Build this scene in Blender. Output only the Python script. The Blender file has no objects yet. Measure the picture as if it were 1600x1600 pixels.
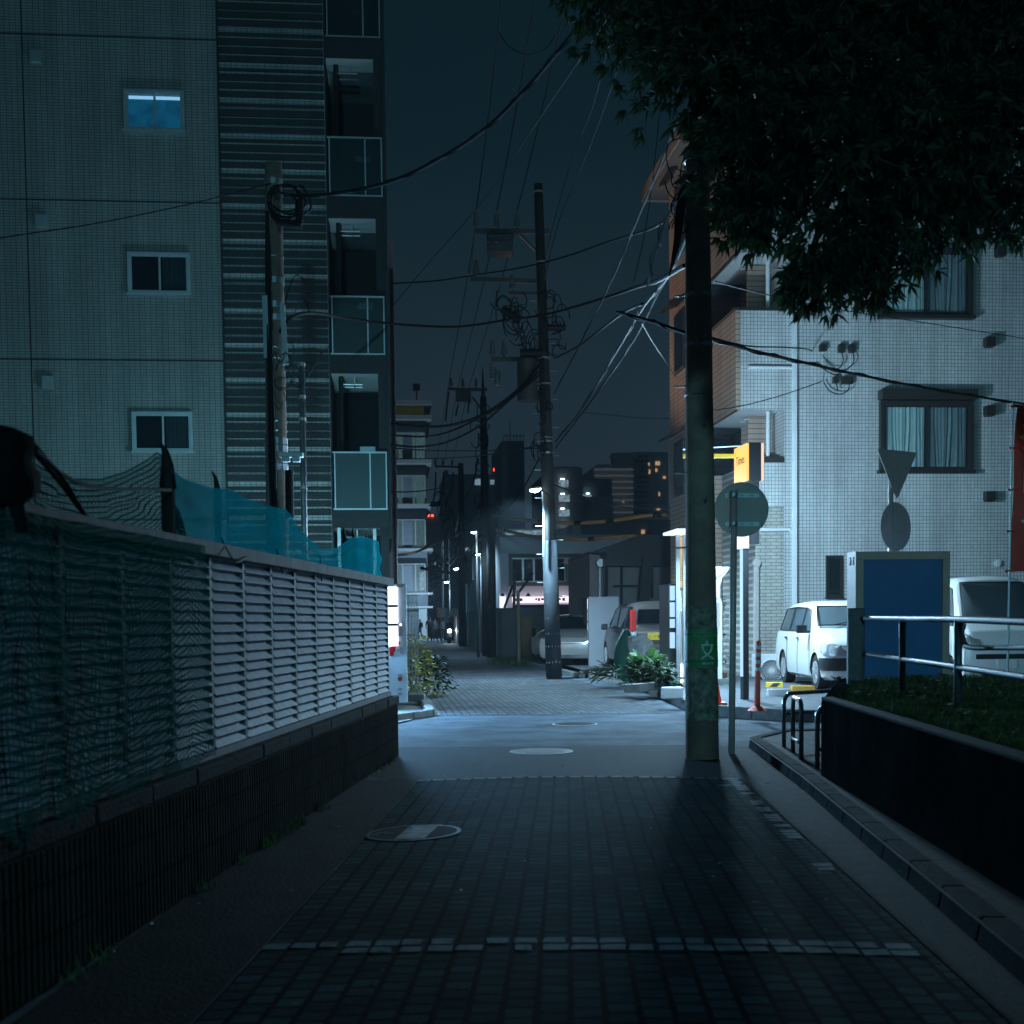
import bpy, math, random
from mathutils import Vector, Matrix
R = math.radians
SC = bpy.context.scene
COL = SC.collection
rnd = random.Random(7)
# ------------------------------------------------------------------ camera
F = 2000.0; H = 1.35; YAW = R(5.6); PITCH = R(-2.86); ROLL = R(0.63)
f0 = Vector((math.sin(YAW)*math.cos(PITCH), math.cos(YAW)*math.cos(PITCH), math.sin(PITCH)))
X0 = Vector((math.cos(YAW), -math.sin(YAW), 0)); U0 = X0.cross(f0)
rr = math.cos(ROLL)*X0 - math.sin(ROLL)*U0
uu = math.sin(ROLL)*X0 + math.cos(ROLL)*U0
CP = Vector((0, 0, H))
CYP = 1072.0
cam = bpy.data.cameras.new('camera'); camo = bpy.data.objects.new('camera', cam); COL.objects.link(camo)
camo.matrix_world = Matrix(((rr.x, uu.x, -f0.x, 0), (rr.y, uu.y, -f0.y, 0), (rr.z, uu.z, -f0.z, H), (0, 0, 0, 1)))
cam.sensor_width = 36; cam.lens = 45; cam.shift_y = (CYP-800)/1600
cam.clip_start = .05; cam.clip_end = 2000
cam.dof.use_dof = True; cam.dof.focus_distance = 22; cam.dof.aperture_fstop = 3.6
SC.camera = camo
HF = Vector((math.sin(YAW), math.cos(YAW), 0))
def ray(px, py): return rr*((px-800)/F) + uu*(-(py-CYP)/F) + f0
def P(px, py, D):
    d = ray(px, py); return CP + d*(D/d.dot(HF))
def G(px, py, z=0.0):
    d = ray(px, py); return CP + d*((z-H)/d.z)
def PY(px, py, Y):
    d = ray(px, py); return CP + d*(Y/d.y)
def PX(px, py, X):
    d = ray(px, py); return CP + d*(X/d.x)
def dep(p): return (Vector(p)-CP).dot(HF)
# ------------------------------------------------------------------ materials
def newmat(name):
    m = bpy.data.materials.new(name); m.use_nodes = True
    nt = m.node_tree; return m, nt, nt.nodes['Principled BSDF']
def N(nt, t, **kw):
    n = nt.nodes.new(t)
    for k, v in kw.items():
        if hasattr(n, k): setattr(n, k, v)
        else: n.inputs[k].default_value = v
    return n
def c4(c): return (c[0], c[1], c[2], 1)
def M(name, col, rough=.6, metal=0, var=.25, scale=3, bump=.1, fine=0, spec=.5):
    m, nt, b = newmat(name); L = nt.links
    geo = N(nt, 'ShaderNodeNewGeometry')
    n1 = N(nt, 'ShaderNodeTexNoise'); n1.inputs['Scale'].default_value = scale; n1.inputs['Detail'].default_value = 7; n1.inputs['Roughness'].default_value = .65
    L.new(geo.outputs['Position'], n1.inputs['Vector'])
    mr = N(nt, 'ShaderNodeMapRange'); mr.inputs[1].default_value = .3; mr.inputs[2].default_value = .7
    mr.inputs[3].default_value = 1-var; mr.inputs[4].default_value = 1+var*.6
    L.new(n1.outputs['Fac'], mr.inputs[0])
    mx = N(nt, 'ShaderNodeMix', data_type='RGBA', blend_type='MULTIPLY'); mx.inputs[0].default_value = 1
    mx.inputs[6].default_value = c4(col); L.new(mr.outputs[0], mx.inputs[7])
    L.new(mx.outputs[2], b.inputs['Base Color'])
    b.inputs['Roughness'].default_value = rough; b.inputs['Metallic'].default_value = metal
    b.inputs['Specular IOR Level'].default_value = spec
    if bump:
        n2 = N(nt, 'ShaderNodeTexNoise'); n2.inputs['Scale'].default_value = fine or scale*12; n2.inputs['Detail'].default_value = 4
        L.new(geo.outputs['Position'], n2.inputs['Vector'])
        bp = N(nt, 'ShaderNodeBump'); bp.inputs['Strength'].default_value = bump; bp.inputs['Distance'].default_value = .02
        L.new(n2.outputs['Fac'], bp.inputs['Height']); L.new(bp.outputs[0], b.inputs['Normal'])
    return m
def EM(name, col, s, var=0):
    m, nt, b = newmat(name)
    b.inputs['Base Color'].default_value = (.02, .02, .02, 1)
    b.inputs['Emission Color'].default_value = c4(col); b.inputs['Emission Strength'].default_value = s
    if var:
        geo = N(nt, 'ShaderNodeNewGeometry'); n1 = N(nt, 'ShaderNodeTexNoise'); n1.inputs['Scale'].default_value = 6
        nt.links.new(geo.outputs['Position'], n1.inputs['Vector'])
        mr = N(nt, 'ShaderNodeMapRange'); mr.inputs[1].default_value = .35; mr.inputs[2].default_value = .65
        mr.inputs[3].default_value = s*(1-var); mr.inputs[4].default_value = s
        nt.links.new(n1.outputs['Fac'], mr.inputs[0]); nt.links.new(mr.outputs[0], b.inputs['Emission Strength'])
    return m
def TILE(name, c1, c2, mortar, bw, bh, ms, plane='XZ', off=.5, rough=.45, rot=0, bump=.35, dirt=.25, dscale=.6, org=(0, 0), spec=.5, bias=0):
    m, nt, b = newmat(name); L = nt.links
    geo = N(nt, 'ShaderNodeNewGeometry')
    sp = N(nt, 'ShaderNodeSeparateXYZ'); cb = N(nt, 'ShaderNodeCombineXYZ')
    if rot:
        vr = N(nt, 'ShaderNodeVectorRotate', rotation_type='Z_AXIS'); vr.inputs['Angle'].default_value = rot
        L.new(geo.outputs['Position'], vr.inputs['Vector']); L.new(vr.outputs[0], sp.inputs[0])
    else: L.new(geo.outputs['Position'], sp.inputs[0])
    a = {'X': 0, 'Y': 1, 'Z': 2}
    o0 = N(nt, 'ShaderNodeMath', operation='ADD'); o0.inputs[1].default_value = org[0]+500*bw
    o1 = N(nt, 'ShaderNodeMath', operation='ADD'); o1.inputs[1].default_value = org[1]+500*bh
    L.new(sp.outputs[a[plane[0]]], o0.inputs[0]); L.new(sp.outputs[a[plane[1]]], o1.inputs[0])
    L.new(o0.outputs[0], cb.inputs[0]); L.new(o1.outputs[0], cb.inputs[1])
    br = N(nt, 'ShaderNodeTexBrick'); br.offset = off
    br.inputs['Color1'].default_value = c4(c1); br.inputs['Color2'].default_value = c4(c2); br.inputs['Mortar'].default_value = c4(mortar)
    br.inputs['Scale'].default_value = 1; br.inputs['Mortar Size'].default_value = ms; br.inputs['Mortar Smooth'].default_value = .1
    br.inputs['Brick Width'].default_value = bw; br.inputs['Row Height'].default_value = bh; br.inputs['Bias'].default_value = bias
    L.new(cb.outputs[0], br.inputs['Vector'])
    n1 = N(nt, 'ShaderNodeTexNoise'); n1.inputs['Scale'].default_value = dscale; n1.inputs['Detail'].default_value = 9; n1.inputs['Roughness'].default_value = .7
    L.new(geo.outputs['Position'], n1.inputs['Vector'])
    mr = N(nt, 'ShaderNodeMapRange'); mr.inputs[1].default_value = .3; mr.inputs[2].default_value = .7; mr.inputs[3].default_value = 1-dirt; mr.inputs[4].default_value = 1+dirt*.5
    L.new(n1.outputs['Fac'], mr.inputs[0])
    mx = N(nt, 'ShaderNodeMix', data_type='RGBA', blend_type='MULTIPLY'); mx.inputs[0].default_value = 1
    L.new(br.outputs['Color'], mx.inputs[6]); L.new(mr.outputs[0], mx.inputs[7]); L.new(mx.outputs[2], b.inputs['Base Color'])
    if plane[1] == 'Z':
        mp = N(nt, 'ShaderNodeMapping'); mp.inputs['Scale'].default_value = (2.6, 2.6, .16); L.new(geo.outputs['Position'], mp.inputs['Vector'])
        n3 = N(nt, 'ShaderNodeTexNoise'); n3.inputs['Scale'].default_value = 1; n3.inputs['Detail'].default_value = 8; n3.inputs['Roughness'].default_value = .7; L.new(mp.outputs[0], n3.inputs['Vector'])
        m3 = N(nt, 'ShaderNodeMapRange'); m3.inputs[1].default_value = .35; m3.inputs[2].default_value = .65; m3.inputs[3].default_value = 1-dirt*1.1; m3.inputs[4].default_value = 1.06
        L.new(n3.outputs['Fac'], m3.inputs[0]); x3 = N(nt, 'ShaderNodeMix', data_type='RGBA', blend_type='MULTIPLY'); x3.inputs[0].default_value = 1
        L.new(mx.outputs[2], x3.inputs[6]); L.new(m3.outputs[0], x3.inputs[7]); L.new(x3.outputs[2], b.inputs['Base Color'])
    b.inputs['Roughness'].default_value = rough; b.inputs['Specular IOR Level'].default_value = spec
    n2 = N(nt, 'ShaderNodeTexNoise'); n2.inputs['Scale'].default_value = 60; n2.inputs['Detail'].default_value = 3
    L.new(geo.outputs['Position'], n2.inputs['Vector'])
    s = N(nt, 'ShaderNodeMath', operation='MULTIPLY_ADD'); s.inputs[1].default_value = -1.2
    L.new(br.outputs['Fac'], s.inputs[0]); L.new(n2.outputs['Fac'], s.inputs[2])
    bp = N(nt, 'ShaderNodeBump'); bp.inputs['Strength'].default_value = bump; bp.inputs['Distance'].default_value = .01
    L.new(s.outputs[0], bp.inputs['Height']); L.new(bp.outputs[0], b.inputs['Normal'])
    return m
def GLASS(name, col, trans=.5, rough=.05):
    m, nt, b = newmat(name); L = nt.links
    b.inputs['Base Color'].default_value = c4(col); b.inputs['Roughness'].default_value = rough; b.inputs['Specular IOR Level'].default_value = .8
    t = N(nt, 'ShaderNodeBsdfTransparent'); t.inputs[0].default_value = (.85, .95, 1, 1)
    mx = N(nt, 'ShaderNodeMixShader'); mx.inputs[0].default_value = trans
    L.new(b.outputs[0], mx.inputs[1]); L.new(t.outputs[0], mx.inputs[2])
    L.new(mx.outputs[0], nt.nodes['Material Output'].inputs['Surface'])
    return m
def NETM(name, col, cell, thick, solid=0, transl=.3):
    m, nt, b = newmat(name); L = nt.links
    uv = N(nt, 'ShaderNodeTexCoord'); sp = N(nt, 'ShaderNodeSeparateXYZ'); L.new(uv.outputs['UV'], sp.inputs[0])
    outs = []
    for k in (0, 1):
        d = N(nt, 'ShaderNodeMath', operation='FRACT'); s = N(nt, 'ShaderNodeMath', operation='MULTIPLY'); s.inputs[1].default_value = 1/cell
        L.new(sp.outputs[k], s.inputs[0]); L.new(s.outputs[0], d.inputs[0])
        g = N(nt, 'ShaderNodeMath', operation='LESS_THAN'); g.inputs[1].default_value = thick; L.new(d.outputs[0], g.inputs[0]); outs.append(g)
    mxm = N(nt, 'ShaderNodeMath', operation='MAXIMUM'); L.new(outs[0].outputs[0], mxm.inputs[0]); L.new(outs[1].outputs[0], mxm.inputs[1])
    last = mxm
    if solid:
        q = N(nt, 'ShaderNodeMath', operation='MAXIMUM'); q.inputs[1].default_value = solid; L.new(mxm.outputs[0], q.inputs[0]); last = q
    b.inputs['Base Color'].default_value = c4(col); b.inputs['Roughness'].default_value = .9; b.inputs['Specular IOR Level'].default_value = 0
    tl = N(nt, 'ShaderNodeBsdfTranslucent'); tl.inputs[0].default_value = c4(col)
    m1 = N(nt, 'ShaderNodeMixShader'); m1.inputs[0].default_value = transl; L.new(b.outputs[0], m1.inputs[1]); L.new(tl.outputs[0], m1.inputs[2])
    t = N(nt, 'ShaderNodeBsdfTransparent'); mx = N(nt, 'ShaderNodeMixShader')
    L.new(last.outputs[0], mx.inputs[0]); L.new(t.outputs[0], mx.inputs[1]); L.new(m1.outputs[0], mx.inputs[2])
    L.new(mx.outputs[0], nt.nodes['Material Output'].inputs['Surface'])
    return m
m = {}
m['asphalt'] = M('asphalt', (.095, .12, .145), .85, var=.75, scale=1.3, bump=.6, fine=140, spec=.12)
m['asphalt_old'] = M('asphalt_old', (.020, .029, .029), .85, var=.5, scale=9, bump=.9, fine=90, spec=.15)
m['lot'] = M('lot_asphalt', (.1, .11, .12), .8, var=.3, scale=4, bump=.5, fine=120)
PROT = R(8.1)
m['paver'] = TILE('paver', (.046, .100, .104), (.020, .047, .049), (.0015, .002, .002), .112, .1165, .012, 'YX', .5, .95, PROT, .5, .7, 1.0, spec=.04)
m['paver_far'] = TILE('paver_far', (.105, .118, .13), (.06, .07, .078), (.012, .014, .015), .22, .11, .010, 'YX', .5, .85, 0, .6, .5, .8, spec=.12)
m['sidewalk'] = TILE('sidewalk_paver', (.05, .053, .05), (.032, .035, .032), (.01, .01, .01), .3, .3, .008, 'XY', 0, .85, 0, .5, .4, 2, spec=.15)
m['concrete'] = M('concrete', (.17, .17, .16), .85, var=.35, scale=5, bump=.4)
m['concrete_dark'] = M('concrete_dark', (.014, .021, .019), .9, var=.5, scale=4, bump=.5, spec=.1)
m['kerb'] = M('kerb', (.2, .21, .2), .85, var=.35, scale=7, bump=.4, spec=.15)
m['whitepaint'] = M('road_paint', (.17, .21, .22), .8, var=.5, scale=18, bump=.3, spec=.1)
m['blockwall'] = TILE('block_wall', (.028, .028, .02), (.019, .02, .015), (.008, .009, .007), .4, .2, .01, 'YZ', .5, .95, 0, .8, .5, 2.5, spec=.05)
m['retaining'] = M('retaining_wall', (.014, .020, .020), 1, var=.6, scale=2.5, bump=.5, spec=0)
m['soil'] = M('soil', (.03, .035, .02), .95, var=.5, scale=8, bump=.8)
m['grass'] = M('grass_blade', (.075, .11, .04), .8, var=.7, scale=2.5, bump=0, spec=.1)
m['tileL'] = TILE('wall_tile_left', (.37, .37, .35), (.32, .32, .31), (.12, .12, .12), .1, .05, .0055, 'XZ', 0, .4, 0, .3, .22, .25)
m['tileL_dark'] = TILE('wall_tile_dark', (.05, .054, .056), (.04, .042, .045), (.025, .025, .025), .1, .05, .005, 'XZ', .5, .7, 0, .3, .2, .4)
m['tileR'] = TILE('wall_tile_right', (.66, .67, .65), (.58, .59, .58), (.2, .2, .2), .0735, .0735, .0055, 'XZ', 0, .35, 0, .35, .24, .35)
m['tileR_side'] = TILE('siding_brick', (.40, .29, .22), (.355, .255, .195), (.16, .10, .08), 3, .11, .01, 'YZ', .5, .7, 0, .5, .2, .8)
m['tileR_pale'] = TILE('pale_brick', (.5, .48, .42), (.42, .4, .36), (.2, .2, .18), .22, .07, .008, 'XZ', .5, .7, 0, .5, .2, .8)
m['soffit'] = M('soffit_white', (.55, .56, .56), .8, var=.12, scale=1, bump=.05)
m['dark'] = M('dark_metal', (.015, .017, .018), .5, var=.2, bump=0)
m['darkwall'] = M('dark_wall', (.03, .032, .035), .8, var=.2, scale=1, bump=.1)
m['mauve'] = M('mauve_wall', (.34, .28, .29), .85, var=.12, scale=.6, bump=.1)
m['alu'] = M('aluminium', (.5, .52, .53), .4, .6, var=.15, bump=.03)
m['alu_dark'] = M('bronze_frame', (.045, .04, .036), .45, .4, var=.15, bump=0)
m['louvre'] = M('louvre_slat', (.25, .29, .36), .65, .0, var=.35, scale=9, bump=.05)
m['louvre_frame'] = M('louvre_frame', (.10, .11, .12), .7, .1, var=.3, scale=6, bump=.05)
m['rail_cap'] = M('rail_cap', (.17, .16, .15), .8, var=.5, scale=5, bump=.1, spec=.2)
m['louvre_gap_shade'] = M('louvre_gap_shade', (.045, .05, .055), .8, var=.2, scale=6, bump=0)
m['tileL_light'] = TILE('wall_tile_light', (.56, .56, .55), (.48, .49, .48), (.15, .15, .15), .1, .05, .0055, 'XZ', 0, .5, 0, .3, .2, .4)
m['paneR'] = GLASS('facade_glass', (.02, .03, .035), .85)
m['steel'] = M('galvanised_steel', (.33, .36, .37), .45, .7, var=.2, scale=8, bump=.03)
m['manhole_iron'] = M('manhole_iron', (.2, .22, .22), .6, .3, var=.4, scale=12, bump=.1)
m['steel_paint'] = M('painted_pole', (.50, .44, .42), .5, .2, var=.15, scale=8, bump=.03)
m['stainless'] = M('stainless', (.6, .6, .58), .25, 1, var=.1, bump=0)
m['railing'] = M('dark_rail', (.09, .095, .1), .5, .4, var=.3, scale=10, bump=.02)
m['polec'] = M('concrete_pole', (.30, .21, .165), .85, var=.35, scale=4, bump=.35)
m['poledark'] = M('aged_pole', (.028, .027, .024), .85, var=.5, scale=5, bump=.4)
m['rubber'] = M('black_cable', (.008, .009, .010), .65, var=.1, bump=0, spec=.25)
m['cable_grey'] = M('grey_cable', (.014, .019, .022), .8, .0, var=.2, bump=0, spec=.12)
m['cover_orange'] = M('orange_cable_guard', (.42, .2, .06), .6, var=.3, scale=6, bump=0)
m['ceramic'] = M('ceramic', (.10, .10, .10), .4, var=.1, bump=0)
m['transf'] = M('transformer_can', (.045, .045, .043), .6, .1, var=.3, bump=.05)
m['sleeve_grey'] = M('sleeve_grey', (.012, .018, .024), .8, var=.4, scale=4, bump=.2)
m['post_grey'] = M('post_grey', (.13, .14, .15), .7, var=.2, bump=0)
m['green'] = M('green_wrap', (.07, .30, .11), .6, var=.25, scale=8, bump=.1)
m['white'] = M('white_plastic', (.7, .72, .72), .5, var=.08, bump=.02)
m['white_letter'] = M('white_letter', (.75, .8, .76), .6, var=.15, scale=20, bump=0)
m['tape'] = M('old_tape', (.3, .26, .2), .7, var=.4, scale=12, bump=.1)
m['paperscar'] = M('paper_scar', (.26, .25, .2), .9, var=.8, scale=14, bump=.3)
m['body_white'] = M('car_paint_white', (.74, .75, .74), .22, var=.04, bump=0)
m['body_silver'] = M('car_paint_silver', (.36, .35, .33), .25, .6, var=.08, bump=0)
m['body_dark'] = M('car_paint_taupe', (.12, .10, .095), .25, .3, var=.1, bump=0)
m['blackplastic'] = M('black_plastic', (.014, .015, .016), .4, var=.1, bump=0)
m['tyre'] = M('tyre_rubber', (.02, .02, .02), .85, var=.2, bump=.1)
m['carglass'] = GLASS('car_glass', (.015, .025, .03), .35)
m['darkglass'] = GLASS('tinted_glass', (.004, .006, .008), .02)
m['lamp_glass'] = M('headlamp_glass', (.5, .53, .55), .1, .5, var=.3, scale=30, bump=.2)
m['red'] = M('red_lens', (.5, .02, .015), .3, var=.1, bump=0)
m['amber'] = M('amber_plastic', (.75, .38, .03), .45, var=.15, bump=0)
m['orange'] = M('orange_rubber', (.85, .11, .045), .5, var=.15, bump=0)
m['yellow'] = M('yellow_paint', (.72, .5, .04), .6, var=.2, scale=15, bump=0)
m['yellow_old'] = M('mustard_wall', (.9, .62, .05), .8, var=.15, bump=0)
m['blueboard'] = M('blue_board', (.035, .19, .42), .55, var=.2, scale=1.2, bump=.02)
m['cream'] = M('cream_frame', (.45, .44, .36), .6, var=.15, scale=6, bump=.03)
m['signback'] = M('sign_back', (.46, .40, .38), .6, .1, var=.15, scale=5, bump=.03)
m['pane'] = GLASS('window_glass', (.02, .03, .035), .6)
m['pane_frost'] = GLASS('frosted_pane', (.012, .035, .038), .4, .35)
m['curtain'] = M('curtain', (.78, .76, .60), .9, var=.15, scale=3, bump=.05)
m['room'] = M('dim_room', (.02, .022, .022), .9, var=.1, bump=0)
m['net'] = NETM('green_net', (.012, .13, .115), .024, .30, .20, .2)
m['sheet'] = NETM('teal_mesh', (.0, .66, .80), .012, .25, .78, .5)
m['bark'] = M('bark', (.06, .05, .035), .9, var=.5, scale=10, bump=.6)
m['leaf'] = M('leaf', (.015, .030, .014), .6, var=.6, scale=1.6, bump=0, spec=.25)
m['leaf_light'] = M('leaf_light', (.045, .10, .03), .5, var=.4, scale=1.5, bump=0)
m['leaf_yellow'] = M('leaf_yellow', (.45, .42, .05), .6, var=.4, scale=8, bump=0)
m['redcloth'] = M('red_banner', (.9, .09, .06), .7, var=.2, scale=3, bump=.1)
m['pot'] = M('terracotta', (.3, .1, .05), .8, var=.2, bump=0)
m['skin'] = M('skin', (.35, .22, .16), .6, var=.1, bump=0)
m['hair'] = M('hair', (.015, .012, .012), .7, var=.1, bump=0)
m['cloth_dark'] = M('dark_clothes', (.022, .024, .028), .85, var=.2, bump=0)
m['cloth_grey'] = M('grey_trousers', (.13, .13, .14), .85, var=.2, bump=0)
m['cloth_pale'] = M('pale_shirt', (.35, .36, .38), .85, var=.2, bump=0)
m['far_dark'] = M('far_wall_dark', (.22, .24, .28), .9, var=.15, scale=.2, bump=0)
m['far_mid'] = M('far_wall_mid', (.13, .13, .14), .9, var=.15, scale=.2, bump=0)
m['far_pale'] = M('far_wall_pale', (.42, .42, .42), .9, var=.15, scale=.2, bump=0)
m['shopwall'] = M('shop_render_wall', (.68, .70, .76), .9, var=.08, scale=.5, bump=.05)
m['frame_brown'] = M('window_surround', (.19, .16, .14), .8, var=.1, bump=0)
m['e_lamp'] = EM('lamp_lens', (.62, .86, 1), 45)
m['e_vend'] = EM('vending_light', (.80, .85, 1), 3)
m['e_vendR'] = EM('kiosk_light', (.42, .68, 1), 1.15)
m['e_white'] = EM('white_light', (.75, .84, 1), 1.3)
m['e_yellow'] = EM('yellow_sign_light', (1, .6, .13), 1.25)
m['e_peach'] = EM('peach_sign_light', (1, .72, .55), 1.0)
m['e_pink'] = EM('pink_sign_light', (1, .84, .93), 1.4)
m['e_win_top'] = EM('room_lamp_glow', (.40, .70, .95), 2.4)
m['e_curtain'] = EM('lit_curtain', (.012, .19, .36), 1.05, .4)
m['e_far_cool'] = EM('far_window_cool', (.4, .62, .75), .5, .6)
m['e_far_warm'] = EM('far_window_warm', (1, .6, .3), .6, .5)
m['e_glazing_sheen'] = EM('far_glazing_sheen', (.2, .42, .45), .22, .5)  # faint glow painted in for the reflection in the balcony glazing
m['e_red'] = EM('red_beacon', (1, .05, .03), 6)
m['e_head'] = EM('headlight_beam', (.8, .92, 1), 40)
m['e_poster'] = EM('poster_light', (1, .7, .3), .8, .4)
def translucent(name, col, amt):
    mt = bpy.data.materials[name]; nt = mt.node_tree; b = nt.nodes['Principled BSDF']
    tl = N(nt, 'ShaderNodeBsdfTranslucent'); tl.inputs[0].default_value = c4(col); mx = N(nt, 'ShaderNodeMixShader'); mx.inputs[0].default_value = amt
    nt.links.new(b.outputs[0], mx.inputs[1]); nt.links.new(tl.outputs[0], mx.inputs[2]); nt.links.new(mx.outputs[0], nt.nodes['Material Output'].inputs['Surface'])
translucent('leaf', (.03, .07, .022), .25); translucent('leaf_light', (.05, .13, .03), .25)
# ------------------------------------------------------------------ mesh builder
ORG = {}
class MB:
    def __init__(s): s.v = []; s.f = []; s.uv = None
    def add(s, vs, fs):
        n = len(s.v); s.v += [Vector(p) for p in vs]; s.f += [tuple(i+n for i in q) for q in fs]; return s
    def box(s, x0, x1, y0, y1, z0, z1):
        if x0 > x1: x0, x1 = x1, x0
        if y0 > y1: y0, y1 = y1, y0
        if z0 > z1: z0, z1 = z1, z0
        return s.add([(x0,y0,z0),(x1,y0,z0),(x1,y1,z0),(x0,y1,z0),(x0,y0,z1),(x1,y0,z1),(x1,y1,z1),(x0,y1,z1)],
              [(3,2,1,0),(4,5,6,7),(0,1,5,4),(1,2,6,5),(2,3,7,6),(3,0,4,7)])
    def obox(s, c, ax, ay, az):   # centre and three half-axis vectors
        c = Vector(c); ax, ay, az = Vector(ax), Vector(ay), Vector(az)
        vs = [c+a*ax+b*ay+d*az for d in (-1, 1) for a, b in ((-1,-1),(1,-1),(1,1),(-1,1))]
        return s.add(vs, [(3,2,1,0),(4,5,6,7),(0,1,5,4),(1,2,6,5),(2,3,7,6),(3,0,4,7)])
    def beam(s, a, b, w, h, up=Vector((0,0,1))):
        a, b = Vector(a), Vector(b); d = (b-a); L = d.length; d.normalize()
        side = d.cross(up)
        if side.length < 1e-4: side = Vector((1,0,0))
        side.normalize(); u = side.cross(d)
        return s.obox((a+b)/2, d*L/2, side*w/2, u*h/2)
    def tube(s, pts, r, n=8, r1=None, caps=True):
        pts = [Vector(p) for p in pts]; K = len(pts); vs = []; fs = []
        prev = None
        for i, p in enumerate(pts):
            d = (pts[min(i+1, K-1)]-pts[max(i-1, 0)]).normalized()
            if prev is None:
                a = d.cross(Vector((0,0,1)))
                if a.length < .05: a = Vector((1,0,0))
            else: a = prev - d*prev.dot(d)
            a.normalize(); prev = a; b = d.cross(a)
            rad = r if r1 is None else r+(r1-r)*i/(K-1)
            for k in range(n):
                t = 2*math.pi*k/n; vs.append(p+a*math.cos(t)*rad+b*math.sin(t)*rad)
        for i in range(K-1):
            for k in range(n):
                fs.append((i*n+k, i*n+(k+1)%n, (i+1)*n+(k+1)%n, (i+1)*n+k))
        if caps: fs += [tuple(range(n))[::-1], tuple((K-1)*n+k for k in range(n))]
        return s.add(vs, fs)
    def cyl(s, a, b, r, n=16, r1=None): return s.tube([a, b], r, n, r1)
    def quad(s, *p): return s.add(p, [tuple(range(len(p)))])
    def prism(s, poly, d):       # polygon (3D points) extruded along d
        n = len(poly); d = Vector(d); vs = [Vector(p) for p in poly]+[Vector(p)+d for p in poly]
        return s.add(vs, [tuple(range(n))[::-1], tuple(range(n, 2*n))]+[(i, (i+1)%n, n+(i+1)%n, n+i) for i in range(n)])
    def grid(s, rows, wrap=False):
        a = len(rows); b = len(rows[0]); vs = [p for r_ in rows for p in r_]; fs = []
        for i in range(a-1):
            for j in range(b-1): fs.append((i*b+j, i*b+j+1, (i+1)*b+j+1, (i+1)*b+j))
        return s.add(vs, fs)
    def build(s, name, mat, parent=None, loc=None, smooth=False, bevel=0, uv=None):
        me = bpy.data.meshes.new(name)
        if parent is not None: o_ = ORG[parent.name]
        elif loc is not None: o_ = Vector(loc)
        else:
            xs = [p.x for p in s.v]; ys = [p.y for p in s.v]; o_ = Vector(((min(xs)+max(xs))/2, (min(ys)+max(ys))/2, min(p.z for p in s.v)))
        me.from_pydata([tuple(p-o_) for p in s.v], [], s.f)
        if uv:
            ul = me.uv_layers.new(name='UVMap')
            for lp in me.loops: ul.data[lp.index].uv = uv[lp.vertex_index]
        mats = mat if isinstance(mat, list) else [mat]
        for q in mats: me.materials.append(m[q] if isinstance(q, str) else q)
        me.update()
        if smooth:
            for p in me.polygons: p.use_smooth = True
        o = bpy.data.objects.new(name, me); COL.objects.link(o)
        if parent is not None: o.parent = parent
        else: o.location = o_
        ORG[o.name] = o_
        if bevel:
            b = o.modifiers.new('bevel', 'BEVEL'); b.width = bevel; b.segments = 2; b.limit_method = 'ANGLE'
        return o
def tag(o, label=None, cat=None, group=None, kind=None):
    if label: o['label'] = label
    if cat: o['category'] = cat
    if group: o['group'] = group
    if kind: o['kind'] = kind
    return o
def thing(name, label, cat, loc, group=None, rz=0):
    o = bpy.data.objects.new(name, None); COL.objects.link(o); o.location = loc; o.rotation_euler = (0, 0, rz); o.empty_display_size = .2
    ORG[o.name] = Vector(loc) if not rz else Vector((0, 0, 0))
    return tag(o, label, cat, group)
def local(o): ORG[o.name] = Vector((0, 0, 0)); return o
def text(s, size, mat, name, parent, origin, xdir, updir, ext=.002, align='CENTER'):
    c = bpy.data.curves.new('t', 'FONT'); c.body = s; c.size = size; c.extrude = ext; c.align_x = align; c.align_y = 'CENTER'; c.resolution_u = 3
    o = bpy.data.objects.new('t', c); COL.objects.link(o)
    dg = bpy.context.evaluated_depsgraph_get(); me = bpy.data.meshes.new_from_object(o.evaluated_get(dg))
    bpy.data.objects.remove(o); bpy.data.curves.remove(c)
    x = Vector(xdir).normalized(); y = Vector(updir).normalized(); z = x.cross(y); og = Vector(origin)
    vs = [og + x*v.co.x + y*v.co.y + z*v.co.z for v in me.vertices]; fs = [tuple(p.vertices) for p in me.polygons]
    bpy.data.meshes.remove(me)
    b = MB(); b.add(vs, fs); return b.build(name, mat, parent)
def sagp(a, b, sag, n=14):
    a, b = Vector(a), Vector(b)
    return [a.lerp(b, t/n)-Vector((0, 0, sag*4*(t/n)*(1-t/n))) for t in range(n+1)]
def through(pts, n=8):      # smooth curve through points
    pts = [Vector(p) for p in pts]; out = []
    for i in range(len(pts)-1):
        p0 = pts[max(i-1, 0)]; p1 = pts[i]; p2 = pts[i+1]; p3 = pts[min(i+2, len(pts)-1)]
        for k in range(n):
            t = k/n; out.append(.5*((2*p1)+(p2-p0)*t+(2*p0-5*p1+4*p2-p3)*t*t+(3*p1-p0-3*p2+p3)*t**3))
    out.append(pts[-1]); return out
LIG = {}
def lamp(kind, loc, power, col, radius=.1, parent=None, spot=None, aim=None):
    l = bpy.data.lights.new('lamp_light', kind); l.energy = power; l.color = col; l.shadow_soft_size = radius
    if kind == 'SPOT': l.spot_size = spot; l.spot_blend = .5
    o = bpy.data.objects.new('lamp_light', l); COL.objects.link(o); o.location = Vector(loc)
    if aim is not None: o.rotation_euler = (Vector(aim)-Vector(loc)).to_track_quat('-Z', 'Y').to_euler()
    if parent is not None: o.parent = parent; o.location = Vector(loc)-ORG[parent.name]
    return o
COOL = (.41, .68, .90)
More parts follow.
